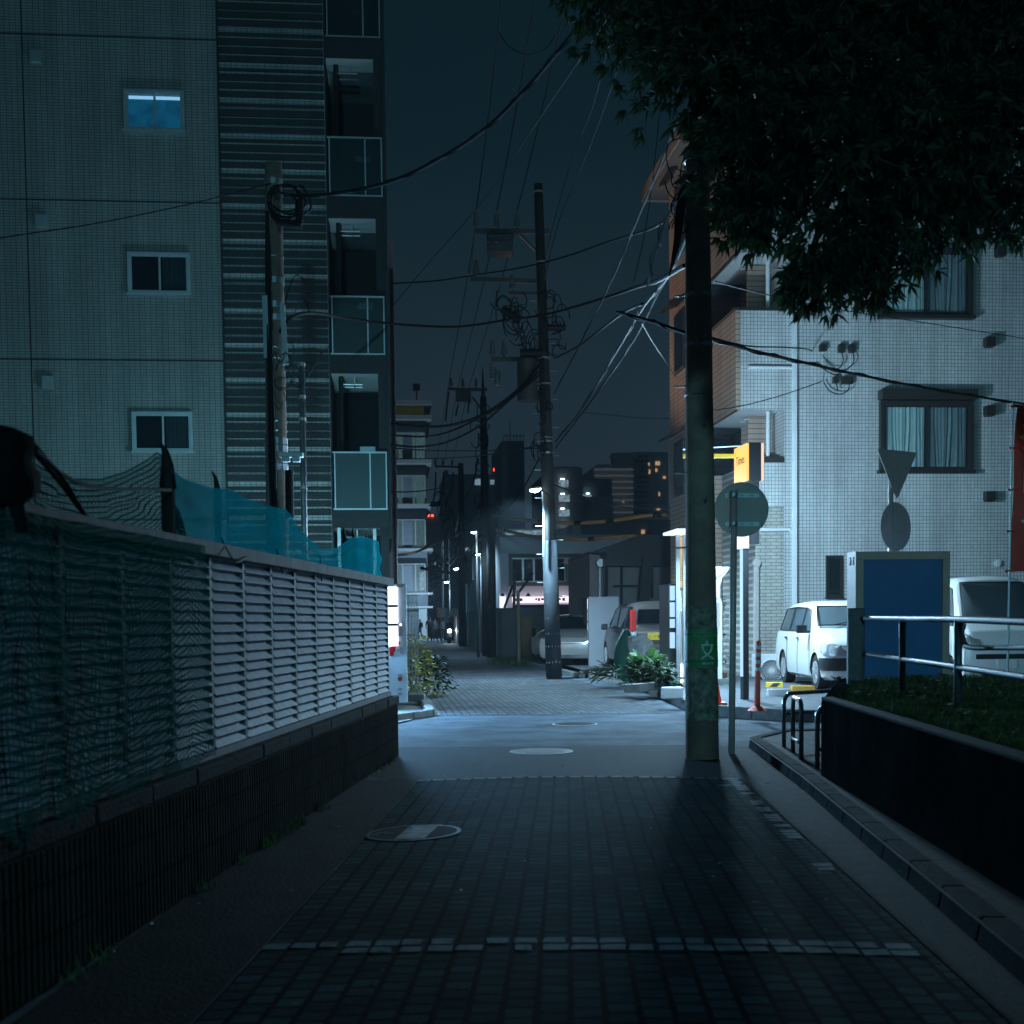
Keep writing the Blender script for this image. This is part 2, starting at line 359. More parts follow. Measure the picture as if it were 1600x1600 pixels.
# ------------------------------------------------------------------ sky
w = bpy.data.worlds.new('World'); SC.world = w; w.use_nodes = True; nt = w.node_tree; bg = nt.nodes['Background']
tc = N(nt, 'ShaderNodeTexCoord'); sp = N(nt, 'ShaderNodeSeparateXYZ'); nt.links.new(tc.outputs['Generated'], sp.inputs[0])
cr = N(nt, 'ShaderNodeValToRGB'); nt.links.new(sp.outputs[2], cr.inputs[0])
e = cr.color_ramp.elements; e[0].position = 0; e[0].color = (.0215, .035, .049, 1); e[1].position = .55; e[1].color = (.0012, .0090, .0135, 1)
q = e.new(.16); q.color = (.0135, .0275, .0395, 1); q = e.new(.34); q.color = (.0040, .0145, .0215, 1)
nt.links.new(cr.outputs[0], bg.inputs['Color']); bg.inputs['Strength'].default_value = 1.0
# ------------------------------------------------------------------ ground
def sheet(name, pts, mat, z, kind='structure'):
    b = MB(); b.quad(*[(p[0], p[1], z) for p in pts]); return tag(b.build(name, mat, loc=(0, 0, 0)), kind=kind)
sheet('ground', [(-300, -60), (400, -60), (400, 600), (-300, 600)], 'asphalt', 0)
pd = Vector((math.sin(PROT), math.cos(PROT), 0)); pr = Vector((math.cos(PROT), -math.sin(PROT), 0))   # near paving frame
A0 = G(655, 1220); B0 = G(1156, 1217)
pa0 = A0.dot(pr); pa1 = B0.dot(pr); pe = (A0.dot(pd)+B0.dot(pd))/2
def cz(u): return .004+.03*(1-u*u)
bm_ = MB(); rows = []
for i in range(27):
    t = -2+(pe+2)*i/26
    row = []
    for k in range(17):
        u = -1+k/8; a = pa0+(pa1-pa0)*(u+1)/2
        row.append(pr*a+pd*t+Vector((0, 0, cz(u))))
    rows.append(row)
bm_.grid(rows); o = bm_.build('road', 'paver', loc=(0, 0, 0), smooth=True); tag(o, kind='structure')
# old rough asphalt band between the paving and the crossing
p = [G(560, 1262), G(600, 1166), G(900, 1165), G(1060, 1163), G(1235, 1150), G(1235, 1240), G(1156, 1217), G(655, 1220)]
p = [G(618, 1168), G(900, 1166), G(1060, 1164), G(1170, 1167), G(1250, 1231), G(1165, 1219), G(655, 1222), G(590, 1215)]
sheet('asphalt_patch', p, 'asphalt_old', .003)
# gutters each side of the near paving
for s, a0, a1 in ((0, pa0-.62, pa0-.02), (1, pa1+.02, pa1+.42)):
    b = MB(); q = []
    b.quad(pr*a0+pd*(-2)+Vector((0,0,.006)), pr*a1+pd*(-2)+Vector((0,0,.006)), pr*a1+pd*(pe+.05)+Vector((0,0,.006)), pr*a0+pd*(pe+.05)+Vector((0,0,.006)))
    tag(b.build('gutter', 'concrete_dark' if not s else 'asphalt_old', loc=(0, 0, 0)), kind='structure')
b = MB(); b.box(0, 0, 0, 0, 0, 0); b = MB()
for a in (pa0-.02, pa1+.0):
    b.quad(pr*a+pd*(-2)+Vector((0,0,.012)), pr*(a+.02)+pd*(-2)+Vector((0,0,.012)), pr*(a+.02)+pd*pe+Vector((0,0,.012)), pr*a+pd*pe+Vector((0,0,.012)))
tag(b.build('paving_edge', 'concrete_dark', loc=(0, 0, 0)), kind='structure')
# worn white painted rows, one dab per paver
b = MB(); rp = random.Random(3); nb = int((pa1-pa0)/.1165)
def dab(a, t, wa, wt):
    u = (a+wa/2-pa0)/(pa1-pa0)*2-1; z = cz(u)+.004
    if rp.random() < .5: wa -= rp.random()*.03
    j = [rp.uniform(-.006, .006) for _ in range(8)]
    b.quad(pr*(a+j[0])+pd*(t+j[1])+Vector((0,0,z)), pr*(a+wa+j[2])+pd*(t+j[3])+Vector((0,0,z)), pr*(a+wa+j[4])+pd*(t+wt+j[5])+Vector((0,0,z)), pr*(a+j[6])+pd*(t+wt+j[7])+Vector((0,0,z)))
tl = G(940, 1487).dot(pd)
for i in range(nb):
    a = pa0+i*.1165+.006
    if rp.random() < .96: dab(a, pe-.13, .1, .1)
    for k in range(2):
        if rp.random() < (.7 if i < 10 else .985): dab(a, tl-.11+k*.112, .1, .085)
for i in range(0, 62):
    for k in (0, 1):
        if rp.random() < max(0, .85-i*.02)-.5*k: dab(pa1-.12-k*.12, pe-.13-i*.112, .1, .09)
tag(b.build('road_marking', 'whitepaint', loc=(0, 0, 0)), kind='structure')
# far paving and its edges
p = [G(692, 1119), G(1040, 1113), G(985, 1087), G(940, 1073), G(880, 1058), G(850, 1051), G(765, 1027), G(725, 1004), G(658, 1004), G(652, 1020), G(657, 1066)]
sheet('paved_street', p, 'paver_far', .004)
sheet('street_strip', [G(650, 1117), G(689, 1118), G(655, 1068), G(637, 1070)], 'concrete', .005)
b = MB()
for y0, x0, x1 in ((1117, 692, 1040), (1082, 668, 905), (1063, 657, 860)):
    a_, c_ = G(x0, y0), G(x1, y0-2); d_ = Vector((0, .1, 0))
    for k in range(24):
        if rp.random() < .7:
            u0 = a_.lerp(c_, k/24+.003); u1 = a_.lerp(c_, (k+1)/24-.003)
            b.quad(*[Vector((q.x, q.y, .009)) for q in (u0, u1, u1+d_, u0+d_)])
tag(b.build('worn_paint_line', 'whitepaint', loc=(0, 0, 0)), kind='structure')
# raised lot on the right with kerb
K = [G(1760, 1133), G(1400, 1131), G(1230, 1128), G(1120, 1121), G(1088, 1118), G(1070, 1110), G(1010, 1082), G(960, 1068), G(925, 1061), G(905, 1055)]
K = [Vector((q.x, q.y, 0)) for q in K]
back = [Vector((K[-1].x+.6, 60, 0)), Vector((60, 60, 0)), Vector((60, K[0].y, 0))]
sheet('parking_lot', [(q.x, q.y) for q in K+back], 'lot', .155)
def kerbs(pts, h, w_, name='kerb', mat='kerb', seg=.6):
    b = MB(); pts = [Vector(q) for q in pts]
    for i in range(len(pts)-1):
        a, c = pts[i], pts[i+1]; L_ = (c-a).length; n_ = max(1, round(L_/seg)); d = (c-a).normalized(); nrm = Vector((-d.y, d.x, 0))
        for k in range(n_):
            q0 = a+d*(L_*k/n_+.004); q1 = a+d*(L_*(k+1)/n_-.004)
            z = Vector((0, 0, h))
            b.add([q0+nrm*.0, q1+nrm*.0, q1-nrm*w_, q0-nrm*w_, q0+z-nrm*.02, q1+z-nrm*.02, q1+z-nrm*w_, q0+z-nrm*w_], [(3,2,1,0),(4,5,6,7),(0,1,5,4),(1,2,6,5),(2,3,7,6),(3,0,4,7)])
    return tag(b.build(name, mat, loc=(0, 0, 0), bevel=.012), kind='structure')
kerbs([q for q in K], .165, .16)
b = MB()
for x0, y0, x1, y1 in ((1180, 1052, 1420, 1092), (1236, 1063, 1500, 1100), (1105, 1062, 1165, 1083)):
    a_, c_ = G(x0, y0, .16), G(x1, y1, .16); d_ = Vector((.07, 0, 0)); b.quad(a_, a_+d_, c_+d_, c_)
tag(b.build('bay_line', 'whitepaint', loc=(0, 0, 0)), kind='structure')
# near right pavement with kerb
q0, q1, q2 = G(1169, 1168), G(1250, 1231), G(1600, 1542); q3 = q2+(q2-q1)*.5
sw = [q0, q1, q2, q3, Vector((q3.x+2, q3.y, 0)), G(1700, 1150), G(1300, 1151), G(1225, 1155)]
sheet('pavement', [(q.x, q.y) for q in sw], 'sidewalk', .1)
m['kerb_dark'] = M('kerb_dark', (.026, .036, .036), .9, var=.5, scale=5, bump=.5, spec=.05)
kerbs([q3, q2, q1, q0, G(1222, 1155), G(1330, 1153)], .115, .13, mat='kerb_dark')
# left corner of the crossing: raised concrete and gutter
sheet('pavement', [G(600, 1135), G(637, 1128), G(668, 1118), G(640, 1070), G(600, 1070)], 'concrete', .02)
kerbs([G(640, 1069), G(664, 1119), G(600, 1128)][::-1], .1, .14)
# ------------------------------------------------------------------ louvred fence on a block wall
KF = 4329.0
def FP(px, z=0, off=0):
    q = P(px, 1000, KF/(939-px)); q.z = z; return q + FN*off
FN = Vector((0, 0, 0)); a_, c_ = FP(99), FP(604); FD = (c_-a_).normalized(); FN = Vector((FD.y, -FD.x, 0))   # FN points to the road
ZB, ZT = .66, 1.735
fence = thing('louvre_fence', 'long pale louvred metal fence standing on the low block wall at left', 'fence', FP(350, ZB))
S0 = FP(604); SP = .652
nP = 19
cap = MB(); cap.beam(S0+Vector((0,0,ZT+.03))+FD*.05, S0-FD*SP*nP+Vector((0,0,ZT+.03)), .15, .075); cap.build('top_rail', 'rail_cap', fence, bevel=.006)
cap = MB(); cap.beam(S0+Vector((0,0,ZB-.03))+FD*.05, S0-FD*SP*nP+Vector((0,0,ZB-.03)), .07, .07); cap.build('bottom_rail', 'louvre_frame', fence)
for i in range(nP+1):
    q = S0-FD*SP*i; b = MB(); b.beam(q+Vector((0,0,ZB-.12)), q+Vector((0,0,ZT+.002)), .035, .045, up=FD); b.build('post', 'louvre_frame', fence)
for i in range(nP):
    b = MB(); a = S0-FD*(SP*i+.02); c = S0-FD*(SP*(i+1)-.02); ns = 18
    r2 = random.Random(i)
    for k in range(ns):
        z = ZB+.012+(ZT-ZB-.02)*(k+.5)/ns; t = r2.uniform(-.002, .002)
        zz = Vector((0, 0, z)); lo = FN*.026+Vector((0, 0, -.029+t)); md_ = FN*-.010+Vector((0, 0, .012)); hi = FN*.024+Vector((0, 0, .030)); li = FN*.026+Vector((0, 0, -.032+t))
        b.add([a+li+zz, c+li+zz, c+lo+zz, a+lo+zz], [(0,1,2,3)])
        b.add([a+lo+zz, c+lo+zz, c+md_+zz, a+md_+zz], [(0,1,2,3)])
        b.add([a+md_+zz, c+md_+zz, c+hi+zz, a+hi+zz], [(0,1,2,3)])
    b.build('louvre_panel', 'louvre', fence)
    b = MB(); b.obox((a+c)/2-FN*.03+Vector((0, 0, (ZB+ZT)/2)), FD*(SP/2), FN*.003, (0, 0, (ZT-ZB)/2)); b.build('gap_shade_sheet', 'louvre_gap_shade', fence)  # dark sheet added behind the slats for the shade in the gaps
# block wall below
W0 = G(622, 1182); W0.z = 0
b = MB(); Wl = 13
def WP(t, off, z): q = W0-FD*t+FN*off; return Vector((q.x, q.y, z))
b = MB(); b.obox(WP(Wl/2, -.1, .27), FD*Wl/2, FN*.1, (0, 0, .27)); wall = b.build('block_wall', 'blockwall', loc=WP(0, 0, 0))
tag(wall, 'low dark mossy block wall carrying the louvred fence', 'wall')
b = MB(); r2 = random.Random(5)
for k in range(20):
    b.obox(WP(Wl-.33-.65*k, -.1+r2.uniform(-.006, .006), .582), FD*.32, FN*.115, (0, 0, .04))
o = b.build('coping', 'concrete_dark', wall, bevel=.008)
b = MB()
for k in range(int(Wl/.05)):
    b.obox(WP(.03+k*.05, .003, .27), FD*.012, FN*.006, (0, 0, .255))
b.build('rib', 'blockwall', wall)
b = MB(); b.obox(WP(Wl/2, -3.4, .26), FD*Wl/2, FN*3.1, (0, 0, .26)); tag(b.build('terrain', 'soil', loc=(0, 0, 0)), kind='structure')
# weeds by the wall foot
def blades(b, c, n, r, h, rg, lean=.5, wd=.004):
    for _ in range(n):
        t = rg.uniform(0, 6.28); q = Vector(c)+Vector((math.cos(t), math.sin(t), 0))*r*rg.random()**.5; hh = h*rg.uniform(.4, 1)
        ln = Vector((rg.uniform(-1, 1), rg.uniform(-1, 1), 0))*hh*lean; sd = Vector((math.sin(t), -math.cos(t), 0))*wd
        b.add([q-sd, q+sd, q+ln*.35+Vector((0,0,hh*.6))+sd*.8, q+ln*.35+Vector((0,0,hh*.6))-sd*.8, q+ln+Vector((0,0,hh))], [(0,1,2,3),(3,2,4)])
b = MB(); r2 = random.Random(9)
for t in [r2.uniform(.5, 9) for _ in range(14)]+[4.6, 4.8, 5.0, 5.1]:
    blades(b, WP(t, .03, 0.004), 14, .07, .09, r2, .7, .004)
tag(b.build('weeds', 'grass', loc=(0, 0, 0)), 'weeds growing along the foot of the block wall', kind='stuff')
# fallen leaves
b = MB(); r2 = random.Random(12)
for _ in range(90):
    a = r2.uniform(pa0-.6, pa1+.5); t = r2.uniform(3.6, pe+1); q = pr*a+pd*t; z = .05; s_ = r2.uniform(.01, .022); t2 = r2.uniform(0, 6.28)
    d1 = Vector((math.cos(t2), math.sin(t2), 0))*s_; d2 = Vector((-math.sin(t2), math.cos(t2), 0))*s_*.5
    b.add([q-d1+Vector((0,0,.042)), q+d2+Vector((0,0,.048)), q+d1+Vector((0,0,.044)), q-d2+Vector((0,0,.05))], [(0,1,2,3)])
tag(b.build('fallen_leaves', 'tape', loc=(0, 0, 0)), 'small fallen leaves scattered on the lane', kind='stuff')
# ------------------------------------------------------------------ net posts, green net, teal mesh
NPN = [(268, 700, 'tall dark net post with a pointed top between green net and teal mesh'),
       (378, 742, 'short dark net post with a curled top seen through the teal mesh'),
       (463, 752, 'dark net post standing beside the left utility pole'),
       (564, 826, 'thin dark net post, left one of the close pair near the fence end'),
       (577, 827, 'thin dark net post, right one of the close pair near the fence end'),
       (597, 836, 'last thin net post at the far end of the teal mesh')]
for k, (px, py, lab) in enumerate(NPN):
    D = KF/(939-px)+.12; base = FP(px, ZB if px > 300 else ZT+.056, -.13 if px > 300 else .0); top = P(px, py, D); top.x, top.y = base.x, base.y
    n_ = tag(thing('net_post', lab, 'post', base), group='posts holding up the nets')
    r_ = .035 if px < 300 else .022
    b = MB(); b.tube([base, top-Vector((0,0,.12))], r_, 8); b.build('pole', 'rubber', n_)
    b = MB(); b.tube([top-Vector((0,0,.22)), top-Vector((0,0,.1)), top-Vector((.01,0,.03)), top-Vector((.03 if px < 400 else .005, 0, -.01))], r_*1.25, 7, .004); b.build('wrapped_tip', 'rubber', n_)
def ease(px, tab):
    if px <= tab[0][0]: return tab[0][1]
    for (a, y0), (c, y1) in zip(tab, tab[1:]):
        if px <= c: return y0+(y1-y0)*(px-a)/(c-a)
    return tab[-1][1]
def cloth(x0, x1, nx, tops, front, name, mat, label, zbot, amp, rg, sc=1):
    b = MB(); rows = []; uv = []
    acc = 0; last = None
    for i in range(nx+1):
        px = x0+(x1-x0)*i/nx; D = KF/(939-px); base = FP(px, 0)
        if last is not None: acc += (base-last).length
        last = base
        zt = P(px, ease(px, tops), D).z; row = []; NV = 16
        for j in range(NV+1):
            v = j/NV; z = zt+(ZT+.07-zt)*v
            wv = amp*math.sin(px*.045+j*.7)+amp*.7*math.sin(px*.11-j*.45)
            q = base+FN*(-.05+.03*v+wv*(1-abs(2*v-1)))
            row.append(Vector((q.x, q.y, z))); uv.append((acc, (zt-z)*1.0))
        if front:
            zb = zbot+.05*math.sin(px*.07)
            off0 = zt-(ZT+.07)
            for j in range(1, 31):
                v = j/30; z = ZT+.07-v*(ZT+.07-zb)
                wv = .010*math.sin(px*.06+j*.3)+.008*math.sin(px*.13-j*.4)+.006*math.sin(px*.31+j*.2)
                q = base+FN*(.085+wv*min(1, v*4)+.02*v)
                row.append(Vector((q.x, q.y, z))); uv.append((acc+.012*math.sin(j*.5+px*.03), off0+v*(ZT-zb)+.02*math.sin(px*.05+j*.2)))
        rows.append(row)
    b.grid(rows); o = b.build(name, mat, loc=FP((x0+x1)/2, ZT), smooth=True, uv=uv); return tag(o, label, 'net')
gn = cloth(-60, 300, 70, [(-60, 640), (0, 655), (50, 690), (70, 716), (100, 734), (140, 747), (180, 748), (220, 736), (255, 716), (268, 704), (285, 730), (300, 850)], True, 'bird_net', 'net',
      'dark green string net sagging between posts and draped over the near end of the fence', .62, .03, rnd)
ts = cloth(272, 602, 66, [(272, 706), (285, 730), (308, 748), (348, 762), (380, 764), (400, 778), (420, 786), (464, 797), (480, 822), (500, 846), (516, 857), (536, 857), (560, 840), (576, 837), (602, 846)], False, 'mesh_sheet', 'sheet',
      'bright teal mesh sheet stretched between posts above the fence', 0, .02, rnd)
b = MB(); pl = []
for px, py in ((52, 705), (90, 748), (130, 800), (170, 842), (200, 856), (240, 862), (285, 868), (300, 880)):
    pl.append(P(px, py, KF/(939-px)-.04))
b.tube(through(pl, 5), .012, 6); b.tube(through([q+Vector((.01, 0, .02*math.sin(i*2))) for i, q in enumerate(pl)], 5), .009, 6)
pl = [P(px, py, KF/(939-px)-.05) for px, py in ((52, 692), (90, 735), (130, 756), (180, 764), (225, 764), (266, 766))]
b.tube(through(pl, 5), .009, 6)
b.build('edge_cord', 'net', gn) if False else b.build('edge_cord', M('net_cord', (.015, .07, .055), .8, bump=0), gn)
b = MB()
for px0, px1, y0 in ((345, 392, 870), (432, 452, 888), (500, 505, 900)):
    pl = [P(px0, y0-30, KF/(939-px0)-.1), P((px0+px1)/2, y0+8, KF/(939-px0)-.12), P(px1, y0-8, KF/(939-px1)-.1)]
    b = MB(); b.tube(through(pl, 5), .004, 5); b.build('tie_cord', 'rubber', ts)
# dark bundle at the left edge
m['black_cloth'] = M('black_cloth', (.008, .010, .010), .95, var=.4, scale=14, bump=.5, spec=.05)
D = 4.5
bl = thing('covered_bundle', 'dark draped cover hanging over the fence top at the left edge', 'tarp', P(15, 835, D))
def blob(name, mat, parent, prof, depth, smooth=True):
    # prof: list of (px_left, px_right, py) from top down, real thickness
    b = MB(); rows = []; n = 14
    for i, (xl, xr, py) in enumerate(prof):
        c_ = P((xl+xr)/2, py, D); hw = (P(xr, py, D)-P(xl, py, D)).length/2; row = []
        for k in range(n+1):
            t = 2*math.pi*k/n; w_ = 1+.08*math.sin(3*t+i*1.3)
            row.append(c_+X0*math.cos(t)*hw*w_+HF*math.sin(t)*min(depth, hw*1.2)*w_)
        rows.append(row)
    b.grid(rows); b.add([rows[0][k] for k in range(n)], [tuple(range(n))]); return b.build(name, mat, parent, smooth=smooth)
blob('cloth_top', 'black_cloth', bl, [(-70, 20, 668), (-75, 46, 682), (-75, 52, 700), (-75, 50, 722), (-75, 56, 738), (-75, 52, 762), (-70, 46, 775), (-60, 30, 790)], .28)
blob('hanging_fold', 'black_cloth', bl, [(8, 42, 770), (12, 36, 790), (22, 42, 812), (26, 45, 832)], .1)
blob('hanging_fold', 'black_cloth', bl, [(-40, 8, 765), (-38, 6, 800), (-36, 8, 840)], .12)
# ------------------------------------------------------------------ left apartment building
YL = P(200, 400, 23.2).y
def L3(px, py, dy=0): return PY(px, py, YL+dy)
xl0, xl1, xl2, xl3 = -16.0, L3(347, 400).x, L3(513, 500).x, L3(603, 500).x
apt = thing('apartment_building', 'tall pale tiled apartment building with striped bay and glass balconies on the left', 'building', (xl1, YL, 0))
b = MB(); b.box(xl0, xl1, YL, YL+9, 0, 16); b.build('tiled_wall', 'tileL', apt)
b = MB(); b.box(xl1+.003, xl2, YL+.03, YL+9, 0, 16); b.build('striped_wall', 'tileL_light', apt)
b = MB(); z = 1.0; zref = L3(430, 273).z
z = zref - .62*20
while z < 16:
    for s0, s1 in ((.106, .212), (.26, .366), (.40, .52), (.566, .62)):
        b.box(xl1+.012, xl2-.006 if (s0 != .4) else xl2-.006, YL-.03, YL+.029, z-s1, z-s0) if False else b.box(xl1+.012, xl2-.006, YL-.004-(.01 if s0 == .106 else 0), YL+.029, z+s0, z+s1)
    z += .62
b.build('dark_louvre_band', 'tileL_dark', apt)
b = MB()
for py in (-190, 57, 314, 562, 812):
    z = L3(170, py).z; b.box(xl0, xl1-.002, YL-.004, YL+.001, z-.012, z+.012)
for px, py in ((44, 400),):
    x = L3(px, py).x; b.box(x-.012, x+.012, YL-.0045, YL+.001, 0, 16)
b.box(xl1-.015, xl1+.01, YL-.04, YL+.01, 0, 16)
b.build('expansion_joint', 'dark', apt)
def win(parent, x0, x1, z0, z1, Y, frame='alu', lit=False, curtain=True, mull=.5, fr=.045, depth=.12, pane='pane', shutter=0):
    f_ = MB()
    f_.box(x0-fr, x1+fr, Y-.03, Y+.02, z1, z1+fr); f_.box(x0-fr*1.4, x1+fr*1.4, Y-.06, Y+.02, z0-fr, z0)
    f_.box(x0-fr, x0, Y-.03, Y+.02, z0, z1); f_.box(x1, x1+fr, Y-.03, Y+.02, z0, z1)
    xm = x0+(x1-x0)*mull; f_.box(xm-.025, xm+.025, Y-.022, Y+.02, z0, z1)
    s_ = .03
    f_.box(x0, xm-.025, Y-.012, Y+.01, z0, z0+s_); f_.box(x0, xm-.025, Y-.012, Y+.01, z1-s_, z1); f_.box(x0, x0+s_, Y-.012, Y+.01, z0+s_, z1-s_)
    f_.box(xm+.025, x1, Y-.016, Y+.01, z0, z0+s_*3); f_.box(xm+.025, x1, Y-.016, Y+.01, z1-s_, z1); f_.box(x1-s_, x1, Y-.016, Y+.01, z0+s_*3, z1-s_)
    fo = f_.build('window', frame, parent)
    g = MB(); g.box(x0+s_, xm-.026, Y-.006, Y-.003, z0+s_, z1-s_); g.box(xm+.026, x1-s_, Y-.009, Y-.006, z0+s_*3, z1-s_); g.build('pane', pane, fo)
    bk = MB(); bk.quad((x0, Y-.002, z0), (x1, Y-.002, z0), (x1, Y-.002, z1), (x0, Y-.002, z1))
    bk.build('room', 'room', fo)
    if curtain:
        c_ = MB(); rows = []
        spans = [(x0+s_, xm-.03), (xm+.03, x1-s_)]
        for a, d in spans:
            for zz in (z0+.04, z1-.03):
                rows.append([Vector((a+(d-a)*k/50, Y-.0035-.0008*(1+math.sin(k*.9)), zz)) for k in range(51)])
        pass
    return fo
def curtains(parent, x0, x1, z0, z1, Y, mat, amp=.03, per=.11, d=.1):
    b = MB(); rows = [[], []]; n = max(8, int((x1-x0)/.012)); ph = x0*3
    for k in range(n+1):
        x = x0+(x1-x0)*k/n; y = Y+d+amp*math.sin(x/per*6.28+ph+1.5*math.sin(x*5))+amp*.4*math.sin(x/per*2.3)
        rows[0].append(Vector((x, y, z1))); rows[1].append(Vector((x, y+.01*math.sin(k), z0)))
    b.grid(rows); return b.build('curtain', mat, parent, smooth=True)
# windows with depth: recess box cut visually by a frame box standing proud
def win3(parent, x0, x1, z0, z1, Y, frame, mull=.5, fr=.05, proud=.07, cur=None, lit=False, pane='pane', room='room'):
    Yo = Y-proud
    f_ = MB()
    f_.box(x0-fr, x1+fr, Yo, Y+.01, z1, z1+fr); f_.box(x0-fr*1.5, x1+fr*1.5, Yo-.03, Y+.01, z0-fr, z0)
    f_.box(x0-fr, x0, Yo, Y+.01, z0, z1); f_.box(x1, x1+fr, Yo, Y+.01, z0, z1)
    fo = f_.build('window', frame, parent)
    xm = x0+(x1-x0)*mull; s_ = .035; g2 = MB()
    for a, d, y in ((x0, xm+.02, Yo+.02), (xm-.02, x1, Yo+.036)):
        g2.box(a, d, y, y+.014, z0, z0+s_*1.6); g2.box(a, d, y, y+.014, z1-s_, z1); g2.box(a, a+s_, y, y+.014, z0+s_*1.6, z1-s_); g2.box(d-s_, d, y, y+.014, z0+s_*1.6, z1-s_)
    g2.build('sash', frame, fo)
    g = MB(); g.box(x0+s_, xm-.015, Yo+.025, Yo+.028, z0+s_*1.6, z1-s_); g.box(xm+.015, x1-s_, Yo+.041, Yo+.044, z0+s_*1.6, z1-s_); g.build('pane', pane, fo)
    bk = MB(); bk.quad((x0, Y-.002, z0), (x1, Y-.002, z0), (x1, Y-.002, z1), (x0, Y-.002, z1)); bk.build('room_backing', room, fo)
    return fo
for k, (xa, ya, xb, yb) in enumerate(((199, 147, 285, 206), (205, 400, 294, 460), (212, 648, 298, 706))):
    p0 = L3(xa, yb); p1 = L3(xb, ya); z0, z1 = p0.z, p1.z
    zc = (L3((xa+xb)/2, ya).z); zb_ = L3((xa+xb)/2, yb).z
    fo = win3(apt, p0.x, p1.x, zb_, zc, YL, 'alu', pane='pane', room=('e_curtain' if k == 0 else 'room'), mull=.51, fr=.04, proud=.1)
    if k == 0:
        b = MB(); b.box(p0.x+.04, p1.x-.04, YL-.02, YL-.008, zc-.10, zc-.045); b.build('ceiling_lamp', 'e_win_top', fo)
    else:
        xm = (p0.x+p1.x)/2
        b = MB(); rows = [[], []]
        for i in range(60):
            x = xm+.06+(p1.x-xm-.1)*i/59; y = YL-.022+.01*math.sin(i*.55)
            rows[0].append(Vector((x, y, zc-.03))); rows[1].append(Vector((x, y, zb_+.05)))
        b.grid(rows); b.build('curtain', M('dim_curtain', (.30, .31, .29), .9, var=.2, bump=0) if k == 1 else bpy.data.materials['dim_curtain'], fo, smooth=True)
for px, py in ((58, 90), (66, 346), (76, 597)):
    c_ = L3(px, py); b = MB(); z = c_.z
    b.add([(c_.x-.1, YL-.14, z-.15), (c_.x+.1, YL-.14, z-.15), (c_.x+.1, YL+.002, z-.15), (c_.x-.1, YL+.002, z-.15), (c_.x-.1, YL-.12, z+.1), (c_.x+.1, YL-.12, z+.1), (c_.x+.1, YL+.002, z+.15), (c_.x-.1, YL+.002, z+.15)],
          [(3,2,1,0),(4,5,6,7),(0,1,5,4),(1,2,6,5),(2,3,7,6),(3,0,4,7)]); b.build('vent_hood', 'alu', apt, bevel=.02)
# balcony stack
rec = 2.05
b = MB(); b.box(xl2, xl3, YL+rec, YL+rec+3, 0, 16); b.box(xl3-.16, xl3, YL+.05, YL+rec, 0, 16); b.box(xl2-.02, xl2+.03, YL+.06, YL+rec, 0, 16)
b.box(xl3+.001, xl3+.05, YL+.0, YL+7, 2.9, 16)
b.build('balcony_recess', 'darkwall', apt)
for k, (yt, yb) in enumerate(((-187, -155), (60, 90), (308, 340), (555, 583), (797, 825))):
    z1 = L3(560, yt).z; z0 = L3(560, yb).z; xr_ = xl3-.0
    b = MB(); b.box(xl2+.01, xr_+.004, YL-.04, YL+.06, z0, z1); b.build('balcony_slab_edge', 'darkwall', apt)
    b = MB(); b.box(xl2+.031, xl3-.161, YL+.061, YL+rec-.001, z0, z1-.05); b.build('balcony_floor', 'soffit', apt)
    zt = z1+1.05
    b = MB(); b.box(xl2+.06, xl3-.04, YL-.02, YL-.008, z1+.03, zt-.02); b.build('balcony_glass', 'pane_frost', apt)
    b = MB(); b.box(xl2+.03, xl3-.02, YL-.035, YL+.005, zt-.02, zt+.01); b.box(xl2+.03, xl3-.02, YL-.035, YL+.005, z1, z1+.03)
    for x in (xl2+.07, xl3-.33, xl3-.035): b.box(x-.012, x+.012, YL-.03, YL-.021, z1+.03, zt-.02)
    b.build('balcony_rail', 'alu', apt)
    b = MB(); xd = xl2+.2
    b.tube([(xd, YL+.35, z1-3.0), (xd, YL+.35, z0)], .045, 8); b.build('drain_pipe', 'dark', apt)
    b = MB()
    for dy in (.35, .62): b.tube([(xd, YL+dy, z0-.14), (xl3-.45, YL+dy, z0-.14)], .014, 6)
    b.box(xl3-.6, xl3-.58, YL+.3, YL+.68, z0-.16, z0); b.build('laundry_pole', 'alu', apt)
    if k: b = MB(); b.box(xl2+.5, xl2+.8, YL+rec-.1, YL+rec-.002, z1+1.3-.0, z1+1.42); b.build('wall_light', 'alu', apt)
b = MB(); b.box(xl2+.1, xl2+.16, YL-.1, YL-.04, 0, L3(560, 825).z); b.build('ground_pipe', 'alu', apt); b = MB(); b.box(xl3-.3, xl3-.24, YL+.2, YL+.26, 0, L3(560, 825).z); b.build('ground_pipe', 'alu', apt)
gl_b = P(505, 1000, 19.6); gl_b.z = .5
gl = thing('added_low_lamp', 'low unseen lamp added behind the louvred fence to light the balconies', 'lamp', gl_b)  # unseen lamp added to brighten the soffits and lower wall
b = MB(); b.tube([gl_b, gl_b+Vector((0, 0, .75))], .04, 8); b.build('lamp_post', 'dark', gl)
b = MB(); b.tube([gl_b+Vector((0, 0, .75)), gl_b+Vector((0, 0, .9))], .09, 12); b.build('lamp_globe', 'e_vendR', gl)
lamp('POINT', gl_b+Vector((0, 0, 1.05)), 420, (.26, .66, .80), .12, gl)
